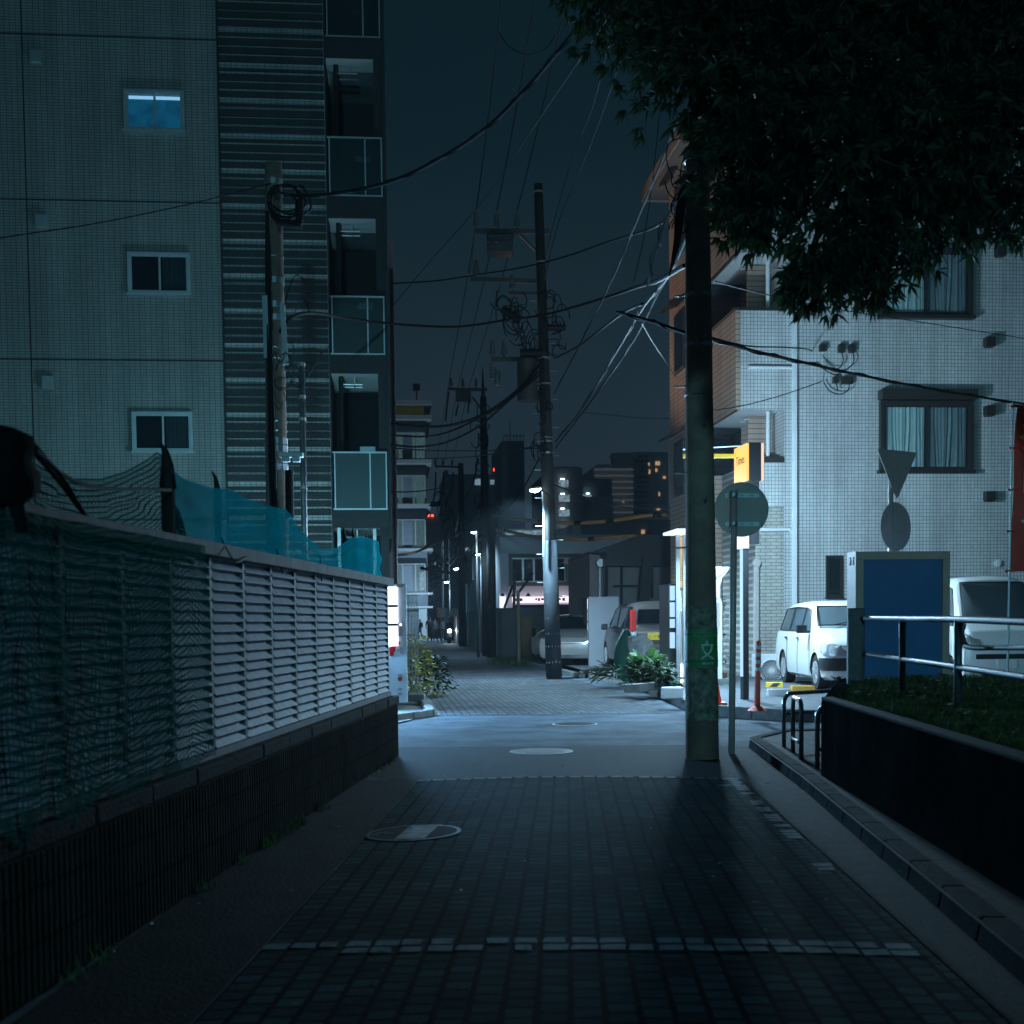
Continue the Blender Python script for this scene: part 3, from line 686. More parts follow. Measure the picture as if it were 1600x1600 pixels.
# mauve building behind it
YM = YL+4.5
b = MB(); b.box(PY(560, 800, YM).x, PY(621, 800, YM).x, YM, YM+12, 0, PY(612, 372, YM).z)
mv = tag(b.build('side_building', 'mauve', loc=(PY(612, 800, YM).x, YM, 0)), 'narrow mauve rendered building edge just right of the glass balconies', 'building')
b = MB(); x = PY(618, 800, YM).x
b.tube([(x, YM-.05, 0), (x, YM-.05, 9)], .03, 6); b.build('drain_pipe', 'darkwall', mv)
# ------------------------------------------------------------------ right apartment building
YR = P(1300, 800, 26.6).y
def R3(px, py, dy=0): return PY(px, py, YR+dy)
cx = R3(1150, 600).x; bx = R3(1225, 600).x; Dc = dep(R3(1150, 600)); yfar = PX(1047, 700, cx).y
rb = thing('apartment_house', 'white tiled apartment house with brown siding flank behind the parked white car', 'building', (bx, YR, 0))
ZR = 13.2
b = MB(); b.box(bx, 24, YR, YR+9, 0, ZR); b.build('tiled_wall', 'tileR', rb)
b = MB(); b.box(cx, bx-.002, YR+2.6, yfar, 0, 12.0); b.build('siding_wall', 'tileR_side', rb)
zb = [R3(1180, 721).z, R3(1180, 640).z, R3(1180, 485).z]
b = MB(); b.box(cx+.45, bx-.002, YR+.004, YR+2.598, 0, zb[0]); b.build('corner_wall', 'tileR', rb)
b = MB(); b.box(cx+.40, cx+.449, YR+.0, YR+2.599, 0, zb[0]); b.box(cx+.449, cx+1.0, YR-.01, YR+.003, 0, zb[0]-.9); b.build('pale_brick_pier', 'tileR_pale', rb)
pitch = R3(1450, 494).z-R3(1450, 735).z
for k in range(3):
    z0, z1 = zb[1]+pitch*k, zb[2]+pitch*k
    b = MB(); b.box(cx+.101, bx-.001, YR-.0, YR+.1, z0, z1); b.build('balcony_front', 'tileR', rb)
    b = MB(); b.box(cx-.001, cx+.1, YR+.001, YR+2.598, z0, z1); b.build('balcony_side', 'tileR_side', rb)
    b = MB(); b.box(cx+.101, bx-.001, YR+.101, YR+2.598, z0+.02, z0+.3); b.build('balcony_floor', 'soffit', rb)
    b = MB(); b.box(cx-.03, bx-.001, YR-.03, YR+2.6, z1, z1+.05); b.build('parapet_cap', 'alu_dark', rb); b = MB(); b.box(cx-.006, cx+.02, YR-.004, YR+2.6, z0-.04, z0-.001); b.build('drip_edge', 'alu_dark', rb)
for k in range(4):
    z0 = zb[0]+pitch*k if k == 0 else zb[2]+pitch*(k-1); zt = zb[1]+pitch*k
    b = MB(); b.box(bx-1.1, bx-.2, YR+2.50, YR+2.598, z0+.0, zt); b.build('balcony_door', 'darkglass', rb)
    b = MB(); b.box(bx-.5, bx-.003, YR+.9, YR+.98, z0, zt); b.build('screen_wall', 'tileR_side', rb)
    b = MB(); b.tube([(bx-.28, YR+.2, z0), (bx-.28, YR+.2, zt)], .04, 8); b.build('downpipe', 'white', rb)
    b = MB(); b.tube([(cx+.3, YR+.5, zt-.12), (bx-.6, YR+.5, zt-.12)], .015, 6); b.tube([(cx+.3, YR+.8, zt-.12), (bx-.6, YR+.8, zt-.12)], .015, 6); b.build('laundry_pole', 'alu', rb)
b = MB(); b.box(cx+.2, bx-.001, YR-.02, YR+.0, zb[0]-.02, zb[0]+.06); b.box(bx-.7, bx-.001, YR-.03, YR+.003, zb[0]-.02, zb[0]+.09); b.build('ledge', 'alu_dark', rb)
b = MB(); b.box(cx-.55, bx+.5, YR-.4, yfar+.5, 12.0, 12.12); b.build('roof', 'frame_brown', rb)
b = MB(); b.box(cx-.60, cx-.551, YR-.4, yfar+.5, 11.93, 12.22); b.box(cx-.60, bx, yfar+.501, yfar+.55, 11.93, 12.22); b.build('fascia', 'tileR_side', rb)
# windows of the siding flank (seen left of the big pole)
for py0, py1 in ((285, 400), (487, 582), (690, 775)):
    a_ = PX(1056, py0, cx); c_ = PX(1071, py1, cx); z1 = PX(1062, py0, cx).z; z0 = PX(1062, py1, cx).z
    b = MB(); b.box(cx-.05, cx+.02, c_.y, a_.y, z0, z1); wf = b.build('window', 'alu_dark', rb)
    b = MB(); b.box(cx-.056, cx-.051, c_.y+.07, a_.y-.07, z0+.07, z1-.07); b.build('pane', 'darkglass', wf)
    b = MB(); b.add([(cx-.002, c_.y-.1, z1+.3), (cx-.002, a_.y+.1, z1+.3), (cx-.4, a_.y+.1, z1+.1), (cx-.4, c_.y-.1, z1+.1), (cx-.002, c_.y-.1, z1+.22), (cx-.002, a_.y+.1, z1+.22), (cx-.4, a_.y+.1, z1+.05), (cx-.4, c_.y-.1, z1+.05)], [(0,1,2,3),(7,6,5,4),(3,2,6,7),(0,3,7,4),(1,5,6,2)])
    b.build('awning', 'alu_dark', rb)
# front windows
b = None
for (xa, ya, xb, yb, sh) in ((1378, 634, 1512, 735, 1), (1378, 395, 1512, 494, 0), (1378, 152, 1512, 252, 0), (1640, 634, 1760, 735, 1)):
    p0 = R3(xa, yb); p1 = R3(xb, ya); z0, z1 = R3(1445, yb).z, R3(1445, ya).z
    fo = win3(rb, p0.x, p1.x, z0, z1, YR, 'alu_dark', mull=.5, fr=.075, proud=.13, pane='paneR')
    xm = (p0.x+p1.x)/2
    for a, d, mt in ((p0.x+.05, xm-.03, 'curtain'), (xm+.03, p1.x-.05, 'curtain2')):
        if mt == 'curtain2' and 'curtain2' not in m: m['curtain2'] = M('grey_curtain', (.40, .37, .31), .9, var=.2, bump=0)
        b = MB(); rows = [[], [], []]
        for i in range(80):
            x = a+(d-a)*i/79; ph = math.sin(i*.36+math.sin(i*.13)*2)+.5*math.sin(i*.9)
            for j, (zz, am) in enumerate(((z1-.04, .008), (z0+.9, .012), (z0+.07, .014))):
                rows[j].append(Vector((x+(.05*math.sin(i*.1) if j == 2 else 0)*(1 if .1 < i/79 < .9 else 0), YR-.04+am*ph, zz)))
        b.grid(rows); b.build('curtain', mt, fo, smooth=True)
    if sh:
        zs0, zs1 = R3(1445, 631).z+.06, R3(1445, 611).z
        b = MB(); b.box(p0.x-.1, p1.x+.1, YR-.26, YR+.002, zs0, zs1); b.build('shutter_box', 'alu_dark', rb, bevel=.01)
# slim window
p0 = R3(1292, 933); p1 = R3(1313, 870)
fo = win3(rb, p0.x, p1.x, p0.z, p1.z, YR, 'alu_dark', mull=.99, fr=.03, proud=.05)
# vent hoods
for px, py in ((1543, 536), (1543, 643), (1543, 776), (1560, 395)):
    c_ = R3(px, py); b = MB(); b.box(c_.x-.1, c_.x+.1, YR-.17, YR+.002, c_.z-.09, c_.z+.1); b.box(c_.x-.085, c_.x+.085, YR-.16, YR-.0, c_.z-.11, c_.z-.091); b.build('vent_hood', 'alu_dark', rb, bevel=.012)
c_ = R3(1558, 880); b = MB(); b.cyl((c_.x, YR-.05, c_.z), (c_.x, YR+.002, c_.z), .075, 20); b.cyl((c_.x, YR-.07, c_.z), (c_.x, YR-.051, c_.z), .045, 16); b.build('round_vent', 'white', rb)
# pipes
xp = R3(1240, 700).x
b = MB(); b.box(xp-.05, xp+.05, YR-.09, YR-.02, .1, ZR); b.build('downpipe', 'white', rb, bevel=.01)
z = R3(1235, 575).z; b = MB(); b.tube([(R3(1168, 575).x, YR-.05, z), (xp-.05, YR-.05, z)], .035, 8); b.build('drain_branch', 'white', rb)
z = R3(1215, 828).z; b = MB(); b.tube([(R3(1180, 828).x, YR-.05, z), (xp-.1, YR-.05, z), (xp-.02, YR-.05, z-.12)], .035, 8); b.build('drain_branch', 'white', rb)
c_ = R3(1180, 880); b = MB(); b.box(c_.x-.05, c_.x+.05, YR-.1, YR-.011, .6, c_.z); b.cyl((c_.x, YR-.13, c_.z), (c_.x, YR-.012, c_.z), .085, 16); b.build('conduit_cover', 'steel_paint', rb, bevel=.008)
b = MB()
for (xa, ya, xb, yb) in ((1308, 540, 1318, 552), (1325, 540, 1334, 552), (1279, 540, 1289, 550), (1300, 590, 1308, 600), (1314, 590, 1330, 601)):
    b = MB(); a_, c_ = R3(xa, yb), R3(xb, ya); b.box(a_.x, c_.x, YR-.12, YR+.002, a_.z, c_.z); b.build('junction_box', 'alu_dark', rb, bevel=.008)
b = MB()
for pl in (((1313, 552), (1314, 566), (1306, 578), (1290, 580), (1270, 568)), ((1330, 552), (1330, 568), (1318, 580), (1298, 588), (1275, 575)), ((1304, 600), (1306, 612)), ((1284, 597), (1292, 612), (1308, 618), (1320, 612), (1321, 600))):
    b = MB(); b.tube(through([R3(x, y)+Vector((0, -.1-.03*i, 0)) for i, (x, y) in enumerate(pl)], 5), .011, 5); b.build('drop_wire', 'rubber', rb)
# shop front on the ground floor corner (left of the big pole)
ys = PX(1064, 900, cx-.0).y
# ------------------------------------------------------------------ utility poles
def bandring(b, base, top, t, r, h=.05):
    c_ = base.lerp(top, t); d = (top-base).normalized(); b.tube([c_-d*h/2, c_+d*h/2], r, 14)
def scribble(b, c, n, R_, rg, r=.012):
    for _ in range(n):
        p = Vector(c)+X0*rg.uniform(-.4, .4)*R_+Vector((0, 0, rg.uniform(-.5, .5)))*R_+HF*rg.uniform(-.2, .2)*R_
        rx, rz_ = rg.uniform(.2, .55)*R_, rg.uniform(.25, .7)*R_; a0 = rg.uniform(0, 6.28); sw = rg.uniform(2.2, 5.2)
        b.tube([p+X0*math.cos(a0+sw*k/14)*rx*(1-.3*k/14)+Vector((0, 0, 1))*(math.sin(a0+sw*k/14)*rz_-.15*R_*(k/14)**2)+HF*.1*R_*math.sin(k*.5) for k in range(15)], r*.7, 5)
def upole(label, pxb, pxt, pyt, D, rb_, rt, mat='poledark', name='utility_pole', group='concrete utility poles along the street'):
    base = P(pxb, 1100, D); base.z = 0; top = P(pxt, pyt, D)
    t = tag(thing(name, label, 'utility pole', base), group=group)
    b = MB(); b.tube([base, top], rb_, 20, rt); b.build('shaft', mat, t, smooth=True)
    return t, base, top
# big near pole on the right
pf, fb, ft = upole('thick concrete pole in the right foreground wearing a green school zone wrap', 1097, 1089, 232, 12.45, .162, .112, 'polec')
def onF(py, ang, r_add=0):     # point on surface of big pole at image height py; ang 0 faces camera
    z = P(1093, py, 12.4).z; t = (z-fb.z)/(ft.z-fb.z); c_ = fb.lerp(ft, t); r = .162+(.112-.162)*t+r_add
    d = (-HF)*math.cos(ang)+X0*math.sin(ang); return c_+d*r, d
def wrapF(name, mat, y0, y1, a0=-math.pi, a1=math.pi, off=.004, parent=None, jag=0, n=40):
    b = MB(); rows = []; rg = random.Random(int(y0))
    for i in range(9):
        row = []
        for k in range(n+1):
            yy = y0+(y1-y0)*i/8+(rg.uniform(-jag, jag) if i in (0, 8) else 0)
            aa = a0+(a1-a0)*k/n+(rg.uniform(-jag, jag)*.01 if k in (0, n) else 0); row.append(onF(yy, aa, off)[0])
        rows.append(row)
    b.grid(rows); return b.build(name, mat, parent or pf, smooth=True)
wrapF('paint_band', 'paperscar', 948, 1125, off=.002, jag=2)
gw = wrapF('school_zone_wrap', 'green', 983, 1043, off=.006)
def curvetext(s, size, py, ang0, name, mat, parent, sx=1):
    c = bpy.data.curves.new('t', 'FONT'); c.body = s; c.size = size; c.align_x = 'CENTER'; c.align_y = 'CENTER'; c.resolution_u = 3; c.extrude = .0004
    o = bpy.data.objects.new('t', c); COL.objects.link(o); dg = bpy.context.evaluated_depsgraph_get(); me = bpy.data.meshes.new_from_object(o.evaluated_get(dg))
    bpy.data.objects.remove(o); bpy.data.curves.remove(c)
    vs = []
    for v in me.vertices:
        q, d = onF(py, ang0+v.co.x*sx/.155, .0085+v.co.z); q.z += v.co.y; vs.append(q)
    b = MB(); b.add(vs, [tuple(p.vertices) for p in me.polygons]); bpy.data.meshes.remove(me); return b.build(name, mat, parent)
m['wl2'] = M('letter_paint', (.75, .82, .78), .6, var=.3, scale=25, bump=0)
curvetext('スクールゾーン', .036, 992, .12, 'lettering', 'wl2', gw)
curvetext('横浜市', .034, 1036, .28, 'lettering', 'wl2', gw, 1.2)
# the school symbol, drawn with round strokes
b = MB()
def strokeF(pts, r):
    b.tube(through([onF(py, (px-1093)/27*1.35 if False else math.asin(max(-.98, min(.98, (px-1096)/26.0))), .0075)[0] for px, py in pts], 6), r, 6)
strokeF(((1101, 1001), (1101, 1006)), .012)
strokeF(((1092, 1008), (1101, 1007.5), (1111, 1008)), .010)
strokeF(((1094, 1009), (1096, 1017), (1103, 1024), (1111, 1029)), .010)
strokeF(((1109, 1009), (1107, 1017), (1100, 1024), (1092, 1029)), .010)
b.build('school_symbol', 'wl2', gw)
wrapF('old_tape', 'tape', 1004, 1030, -1.15, -.35, .009, gw, 1.5)
b = MB()
for py in (991, 1033):
    b.tube([onF(py, a, .009)[0] for a in [math.pi*2*k/40 for k in range(41)]], .005, 5)
b.build('wire_tie', 'steel', gw)
for py in (460, 538):
    b = MB(); rows = []
    for yy in (py-3, py+3): rows.append([onF(yy+.06*k*0, a, .006)[0] for k, a in enumerate([-math.pi+math.pi*2*k/40 for k in range(41)])])
    b.grid(rows); q, d = onF(py, -.25, .02); b.obox(q, X0*.02, d*.02, (0, 0, .05)); b.build('clamp_band', 'steel', pf)
b = MB(); b.tube([onF(617, math.pi*2*k/40, .006)[0] for k in range(41)], .005, 5)
q, d = onF(334, 0, .004); b.obox(q, X0*.03, d*.004, (0, 0, .008)); b.build('band', 'steel', pf)
b = MB()
for i, py in enumerate((390, 532, 668, 785)):
    q, d = onF(py, .1, 0); s = -1 if i % 2 == 0 else -1; b = MB(); b.tube([q, q+d*.13+X0*.0, q+d*.14+Vector((0, 0, .03))], .009, 6); b.build('step_bolt', 'steel', pf)
    b = MB(); q, d = onF(py+70, -1.6, 0); b.tube([q, q+d*.1], .009, 6); b.build('step_bolt', 'steel', pf)
b = MB(); rg = random.Random(4)
for py in (262, 300, 345): scribble(b, P(1070, py, 12.4), 5, .28, rg, .009)
for k in range(5): b.tube(through([P(1088, 262, 12.2), P(1074-k*3, 300, 12.3), P(1066-k*3, 352+k*6, 12.4), P(1058-k*3, 395+k*9, 12.6)], 6), .009, 5)
b.build('cable_bundle', 'rubber', pf)
b = MB(); bandring(b, fb, ft, .985, .135, .08); q = P(1080, 268, 12.3); b.obox(q, X0*.05, HF*.05, (0, 0, .03)); b.build('top_bracket', 'steel', pf)
# left pole behind the fence
pe_, eb, et = upole('short concrete pole with coiled cable at its top behind the teal mesh', 436, 427, 256, 17.0, .17, .108, 'polec')
b = MB()
def onE(py): z = P(430, py, 17).z; t = (z-eb.z)/(et.z-eb.z); return eb.lerp(et, t), .17+(.108-.17)*t
for py in (286, 440, 478, 498, 690, 702, 731):
    b = MB(); c_, r = onE(py); b.tube([c_-Vector((0,0,.04)), c_+Vector((0,0,.04))], r+.012, 14); b.build('band', 'steel', pe_)
for py in (403, 545, 562, 660, 675):
    b = MB(); c_, r = onE(py); b.tube([c_-Vector((0,0,.008)), c_+Vector((0,0,.008))], r+.01, 14); b.build('band', 'stainless', pe_)
b = MB(); rg = random.Random(8)
for k in range(6):
    c_ = P(446+rg.uniform(-6, 8), 316+rg.uniform(-6, 10), 16.8); r0 = .24+rg.uniform(-.06, .05)
    b.tube([c_+X0*math.cos(2*math.pi*i/20+k)*r0*(1+.1*math.sin(k+i))+Vector((0, 0, 1))*math.sin(2*math.pi*i/20+k)*r0*.9+HF*(.05*math.sin(i+k)) for i in range(20-k)], .014, 6)
c_ = P(468, 330, 16.7); b.tube([c_+Vector((0,0,.14)), c_-Vector((0,0,.12))], .05, 10); c_ = P(452, 352, 16.7); b.tube([c_-X0*.16+Vector((0,0,.04)), c_+X0*.16], .05, 10)
b.build('cable_coil', 'rubber', pe_)
b = MB()
for k in range(3): b.tube(through([P(418-k, 330, 16.85), P(416+k*3, 420, 16.83), P(419+k*3, 560, 16.8), P(421+k*4, 700, 16.78), P(424+k*4, 800, 16.75)], 6), .018, 6)
b.build('riser_cable', 'rubber', pe_)
b = MB(); b.beam(P(414, 462, 16.82), P(417, 560, 16.82), .07, .05, up=HF); b.build('cable_guard', 'steel', pe_); b = MB(); b.beam(P(441, 478, 16.8), P(447, 570, 16.8), .06, .04, up=HF); b.build('cable_guard', 'steel', pe_)
b = MB(); rg = random.Random(18)
for py in (555, 585, 612): scribble(b, P(446, py, 16.8), 4, .25, rg, .008)
b.build('loose_wire', 'rubber', pe_); b = MB(); b.tube(through([P(440, 490, 16.8), P(456, 440, 16.8), P(466, 430, 16.8), P(480, 446, 16.8)], 6), .007, 5)
b.build('loose_wire', 'rubber', pe_); b = MB(); b.tube(through([P(452, 505, 16.8), P(470, 470, 16.7), P(478, 472, 16.7), P(484, 490, 16.7)], 6), .007, 5)
b.build('loose_wire', 'rubber', pe_)
for dx in (0, 16):
    b = MB(); c_ = P(447+dx, 711, 16.7); b.obox(c_, X0*.09, HF*.06, (0, 0, .03)); b.obox(c_-Vector((0, 0, .06)), X0*.05, HF*.04, (0, 0, .03)); b.build('terminal_box', 'white', pe_, bevel=.01)
b = MB(); b.cyl(P(452, 735, 16.65), P(453, 810, 16.65), .055, 12); b.build('black_cylinder', 'rubber', pe_)
b = MB(); c_ = P(471, 570, 17.6); g_ = Vector((c_.x, c_.y, 0))
sp_ = thing('steel_pole', 'slim galvanised steel pole just right of the coiled cable pole', 'pole', g_)
b.tube([g_, c_], .042, 12); b.build('shaft', 'steel', sp_, smooth=True)
b = MB()
for py in (620, 655, 762): q = P(471, py, 17.6); q.x, q.y = g_.x, g_.y; b.tube([q-Vector((0,0,.02)), q+Vector((0,0,.02))], .05, 10)
b.tube([c_-Vector((0,0,.02)), c_+Vector((0,0,.03))], .05, 10); b.build('clamp', 'steel_paint', sp_)
b = MB(); b.tube(through([P(468, 590, 17.5), P(457, 585, 17.5), P(457, 600, 17.5), P(468, 605, 17.5), P(480, 590, 17.5), P(500, 555, 17.5), P(516, 540, 20)], 6), .008, 5); b.build('loose_wire', 'rubber', sp_)
# main middle pole
pa_, ab, at = upole('tall dark middle pole with transformer, crossarms and a bright street lamp', 866, 841, 288, 30.0, .18, .1)
def onA(py): z = P(855, py, 30).z; t = (z-ab.z)/(at.z-ab.z); return ab.lerp(at, t), .18+(.1-.18)*t
b = MB(); 
for py in (300, 410, 560, 600, 684, 690, 708, 868, 925, 942, 966, 990, 1010, 1035): 
    b = MB(); c_, r = onA(py); b.tube([c_-Vector((0,0,.02)), c_+Vector((0,0,.02))], r+.012, 14); b.build('band', 'steel', pa_)
c_, r = onA(1000); d_, r2_ = onA(850)
b = MB(); b.tube([onA(1058)[0], onA(845)[0]], .192, 18, .172); b.build('lower_sleeve', 'sleeve_grey', pa_, smooth=True)
def xarm(t, a, c, D, w_=.09, parts=((0, .5, 1)), mat='transf', ins=(.02, .35, .68), up=True):
    b = MB(); b.beam(P(*a, D), P(*c, D), w_, w_); ar = b.build('crossarm', mat, t)
    for f_ in ins:
        q = P(*a, D).lerp(P(*c, D), f_); s = 1 if up else -1; b = MB()
        b.tube([q, q+Vector((0,0,.1*s))], .03, 8); b.tube([q+Vector((0,0,.1*s)), q+Vector((0,0,.2*s)), q+Vector((0,0,.3*s))], .085, 10, .05); b.tube([q+Vector((0,0,.3*s)), q+Vector((0,0,.42*s))], .05, 8); b.build('insulator', 'ceramic', ar)
xarm(pa_, (741, 361), (858, 362), 30, .1, ins=(.03, .3, .57))
b = MB(); b.beam(P(812, 366, 30), P(846, 400, 30), .05, .05); b.beam(P(741, 361, 30), P(735, 440, 30), .015, .015); b.build('arm_brace', 'transf', pa_)
b = MB(); c_ = P(781, 384, 30.0); b.obox(c_, X0*.3, HF*.25, (0, 0, .2)); 
for k in range(4): b.tube([c_+X0*(-.25+.17*k)+Vector((0,0,.2)), c_+X0*(-.25+.17*k)+Vector((0,0,.3))], .05, 8); b.tube([c_+X0*(-.25+.17*k)-HF*.26, c_+X0*(-.25+.17*k)-HF*.36], .055, 8)
b.build('switch_box', 'transf', pa_, bevel=.03)
xarm(pa_, (736, 436), (848, 440), 30, .1, ins=(.0, .08))
xarm(pa_, (795, 458), (852, 459), 30, .07, ins=(.1,))
xarm(pa_, (768, 561), (848, 562), 30, .1, ins=(.02, .25))
b = MB(); c_ = P(824, 596, 29.7); b.tube([c_-Vector((0,0,.45)), c_-Vector((0,0,.42)), c_+Vector((0,0,.38)), c_+Vector((0,0,.45))], .235, 20); b.cyl(c_+Vector((0,0,.45)), c_+Vector((0,0,.5)), .2, 16)
for k in (-1, 1): b.tube([c_+X0*.1*k+Vector((0,0,.5)), c_+X0*.1*k+Vector((0,0,.7))], .04, 8, .03)
b.build('transformer', 'transf', pa_, smooth=False)
b = MB()
for px, py in ((770, 580), (777, 590)): b.cyl(P(px, py-12, 29.9), P(px, py+12, 29.9), .06, 10); [b.cyl(P(px, py-10+k*5, 29.9), P(px, py-8+k*5, 29.9), .085, 10) for k in range(5)]
b.build('fuse_cutout', 'ceramic', pa_)
b = MB(); rg = random.Random(21)
for px, py, n_, R_ in ((795, 480, 9, .55), (800, 500, 8, .6), (812, 515, 6, .5), (865, 480, 6, .5), (868, 505, 5, .4), (838, 540, 6, .5), (872, 535, 4, .4), (850, 640, 8, .35), (846, 700, 8, .35), (842, 610, 5, .3)): scribble(b, P(px, py, 29.8), n_, R_, rg, .02)
b.build('cable_tangle', 'rubber', pa_)
for px, py, a0, a1, r_ in ((833, 552, .3, 0, .1), (870, 512, .2, 0, .07), (798, 492, .2, .15, .09)): b = MB(); c_ = P(px, py, 29.7); b.tube([c_-X0*a0+Vector((0,0,a1)), c_+X0*.2-Vector((0,0,a1))], r_, 10); b.build('splice_case', 'rubber', pa_)
b = MB()
for k in range(22):
    b = MB(); c_, r = onA(470+k*22); s = 1 if k % 2 else -1; b.tube([c_+X0*s*r*.9, c_+X0*s*(r+.16)], .012, 5); b.build('step_bolt', 'steel', pa_)
def lamphead(t, px, py, D, poleto, size=1.0, power=0, mat='e_lamp', tilt=-.12):
    c_ = P(px, py, D); q = MB(); s = size
    rows = []
    for i in range(7):
        a = i/6; wd = .11*s*math.sin(math.pi*(.12+.76*a)); x = (-.22+.38*a)*s
        rows.append([c_+X0*x+HF*wd*math.cos(2*math.pi*k/10)+Vector((0, 0, 1))*(.05*s*math.sin(2*math.pi*k/10)*math.sin(math.pi*(.1+.8*a))+.02-tilt*x) for k in range(11)])
    q.grid(rows); h = q.build('lamp_head', 'steel_paint', t, smooth=True)
    g = MB(); rows = []
    for i in range(7):
        a = i/6; wd = .10*s*math.sin(math.pi*(.1+.8*a)); x = (-.21+.32*a)*s
        rows.append([c_+X0*x+HF*wd*math.cos(math.pi*k/8)+Vector((0, 0, 1))*(-.10*s*math.sin(math.pi*k/8)*math.sin(math.pi*(.1+.8*a))-tilt*x) for k in range(9)])
    g.grid(rows); g.build('lamp_lens', mat, h, smooth=True)
    if poleto is not None:
        a = MB(); a.tube([c_+X0*.1*s, Vector(poleto)], .018*s, 8); a.build('lamp_arm', 'sleeve_grey', t)
    if power: q_ = c_-Vector((0, 0, .25))-X0*.45-HF*.45; lamp('SPOT', q_, power, COOL, .12, t, R(158), q_-Vector((0, 0, 5)))
    return c_
lamphead(pa_, 839, 764, 29.6, onA(775)[0]-HF*.2, .8, 3000)
b = MB(); b.tube([P(848, 768, 29.7), P(850, 800, 29.7), P(850, 870, 29.7)], .03, 8); b.build('lamp_conduit', 'post_grey', pa_)
# unseen warm lamp added behind the glass balconies to light the siding
wb_ = P(578, 1000, 36); wb_.z = 0; wl = thing('added_warm_lamp', 'unseen warm street lamp post added behind the balcony tower', 'street lamp', wb_)
b = MB(); b.tube([wb_, wb_+Vector((0, 0, 6.5))], .06, 10); b.build('lamp_post', 'steel', wl)
b = MB(); b.tube([wb_+Vector((0, 0, 6.5)), wb_+Vector((0, 0, 6.8))], .14, 12, .08); b.build('lamp_globe', 'e_peach', wl)
lamp('SPOT', wb_+Vector((.9, 0, 7.2)), 800, (1, .68, .48), .15, wl, R(50), P(1062, 420, 30))
# second pole
pb_, bb, bt = upole('second pole down the street with a three insulator crossarm and pointed top', 762, 755, 620, 51.0, .2, .13)
b = MB(); b.tube([P(755, 622, 51), P(754, 572, 51)], .09, 10, .01); b.build('pole_tip', 'poledark', pb_)
xarm(pb_, (700, 608), (761, 609), 51, .12, ins=(.08, .38, .72))
b = MB(); c_ = P(724, 620, 51); b.obox(c_, X0*.3, HF*.25, (0, 0, .22)); b.build('switch_box', 'transf', pb_, bevel=.03)
b = MB()
for x0, y0, x1, y1 in ((701, 612, 696, 658), (716, 632, 712, 650), (733, 625, 731, 645), (738, 620, 756, 645)): b = MB(); b.tube([P(x0, y0, 51), P(x1, y1, 51)], .04, 6); b.build('fuse_rod', 'transf', pb_)
b = MB(); rg = random.Random(31)
for px, py in ((752, 655), (748, 720), (750, 790), (768, 800), (770, 830), (752, 680)): scribble(b, P(px, py, 50.8), 5, .6, rg, .03)
b.build('cable_tangle', 'rubber', pb_)
upole('bare dark pole standing right beside the second pole', 770, 767, 790, 49.0, .2, .17)
pc_, _, _ = upole('far pole with a short crossarm in front of the dark building', 724, 720, 724, 73.0, .22, .15)
xarm(pc_, (680, 729), (724, 730), 73, .12, ins=(0, .27, .6))
pd_, _, _ = upole('far pale lit pole hung with clipped cables', 699, 697, 735, 100.0, .24, .16, 'polec')
b = MB(); rg = random.Random(41)
for px, py in ((690, 785), (700, 800), (705, 830), (697, 850), (700, 900), (690, 875)): scribble(b, P(px, py, 99.5), 5, 1.2, rg, .045)
b.build('cable_tangle', 'cable_grey', pd_)
b = MB(); c_ = P(681, 788, 99.5); b.obox(c_, X0*.4, HF*.2, (0, 0, .2)); b.build('switch_box', 'cable_grey', pd_)
b = MB(); b.box(0, 0, 0, 0, 0, 0); b = MB(); b.tube([P(699, 950, 99.7), P(699, 985, 99.7)], .22, 12); b.build('notice_wrap', 'white', pd_)
upole('thick dark pole left of the corrugated hoarding', 727, 725, 868, 75.0, .24, .2)
# street lamps on their own slim posts
for lab, px, py, D, pw in (('street lamp beside the second pole, highest of the far lamps', 742, 831, 50.0, 260), ('street lamp on a slim pale post in front of the dark pole', 748, 866, 57.0, 220), ('smaller lit street lamp farther down the lane', 714, 888, 76.0, 260), ('farthest lit street lamp above the pedestrians', 699, 909, 88.0, 260)):
    base = P(px+5, 1000, D); base.z = 0; t = tag(thing('street_lamp', lab, 'street lamp', base), group='lit street lamps down the street')
    tp = P(px+5, py+3, D); tp.x, tp.y = base.x, base.y
    b = MB(); b.tube([base, tp], .06, 10, .04); b.build('lamp_post', 'post_grey', t, smooth=True)
    lamphead(t, px, py, D, tp, .65 if D < 60 else .95, pw*1.7)
# the lot lamp behind the big pole: the light that floods the white facade
base = P(1094, 1000, 22.3); base.z = .155
ql = thing('lot_lamp', 'slim lamp post hidden behind the thick foreground pole', 'lamp post', base)
lt = P(1093, 716, dep(base)); lt.x, lt.y = base.x, base.y; lt.z = 3.85
b = MB(); b.tube([base, lt], .05, 10, .035); b.build('lamp_post', 'steel_paint', ql)
b = MB(); b.tube([lt, lt+Vector((0,0,.16))], .12, 14, .05); b.build('lamp_cap', 'steel', ql)
b = MB(); b.tube([lt-Vector((0,0,.03)), lt-Vector((0,0,.001))], .1, 14); b.build('lamp_lens', 'e_lamp', ql)
LIG['lot'] = lamp('POINT', lt-Vector((0, 0, .14))-HF*.1, 2400, COOL, .18, ql)
dsh = (X0*-.97+HF*.30).normalized(); b = MB(); b.obox(lt-Vector((0, 0, .02))-HF*.1+dsh*.16, dsh.cross(Vector((0,0,1)))*.19, dsh*.006, (0, 0, .26)); b.build('added_light_block', 'dark', ql)  # added plate that keeps this light off the left building
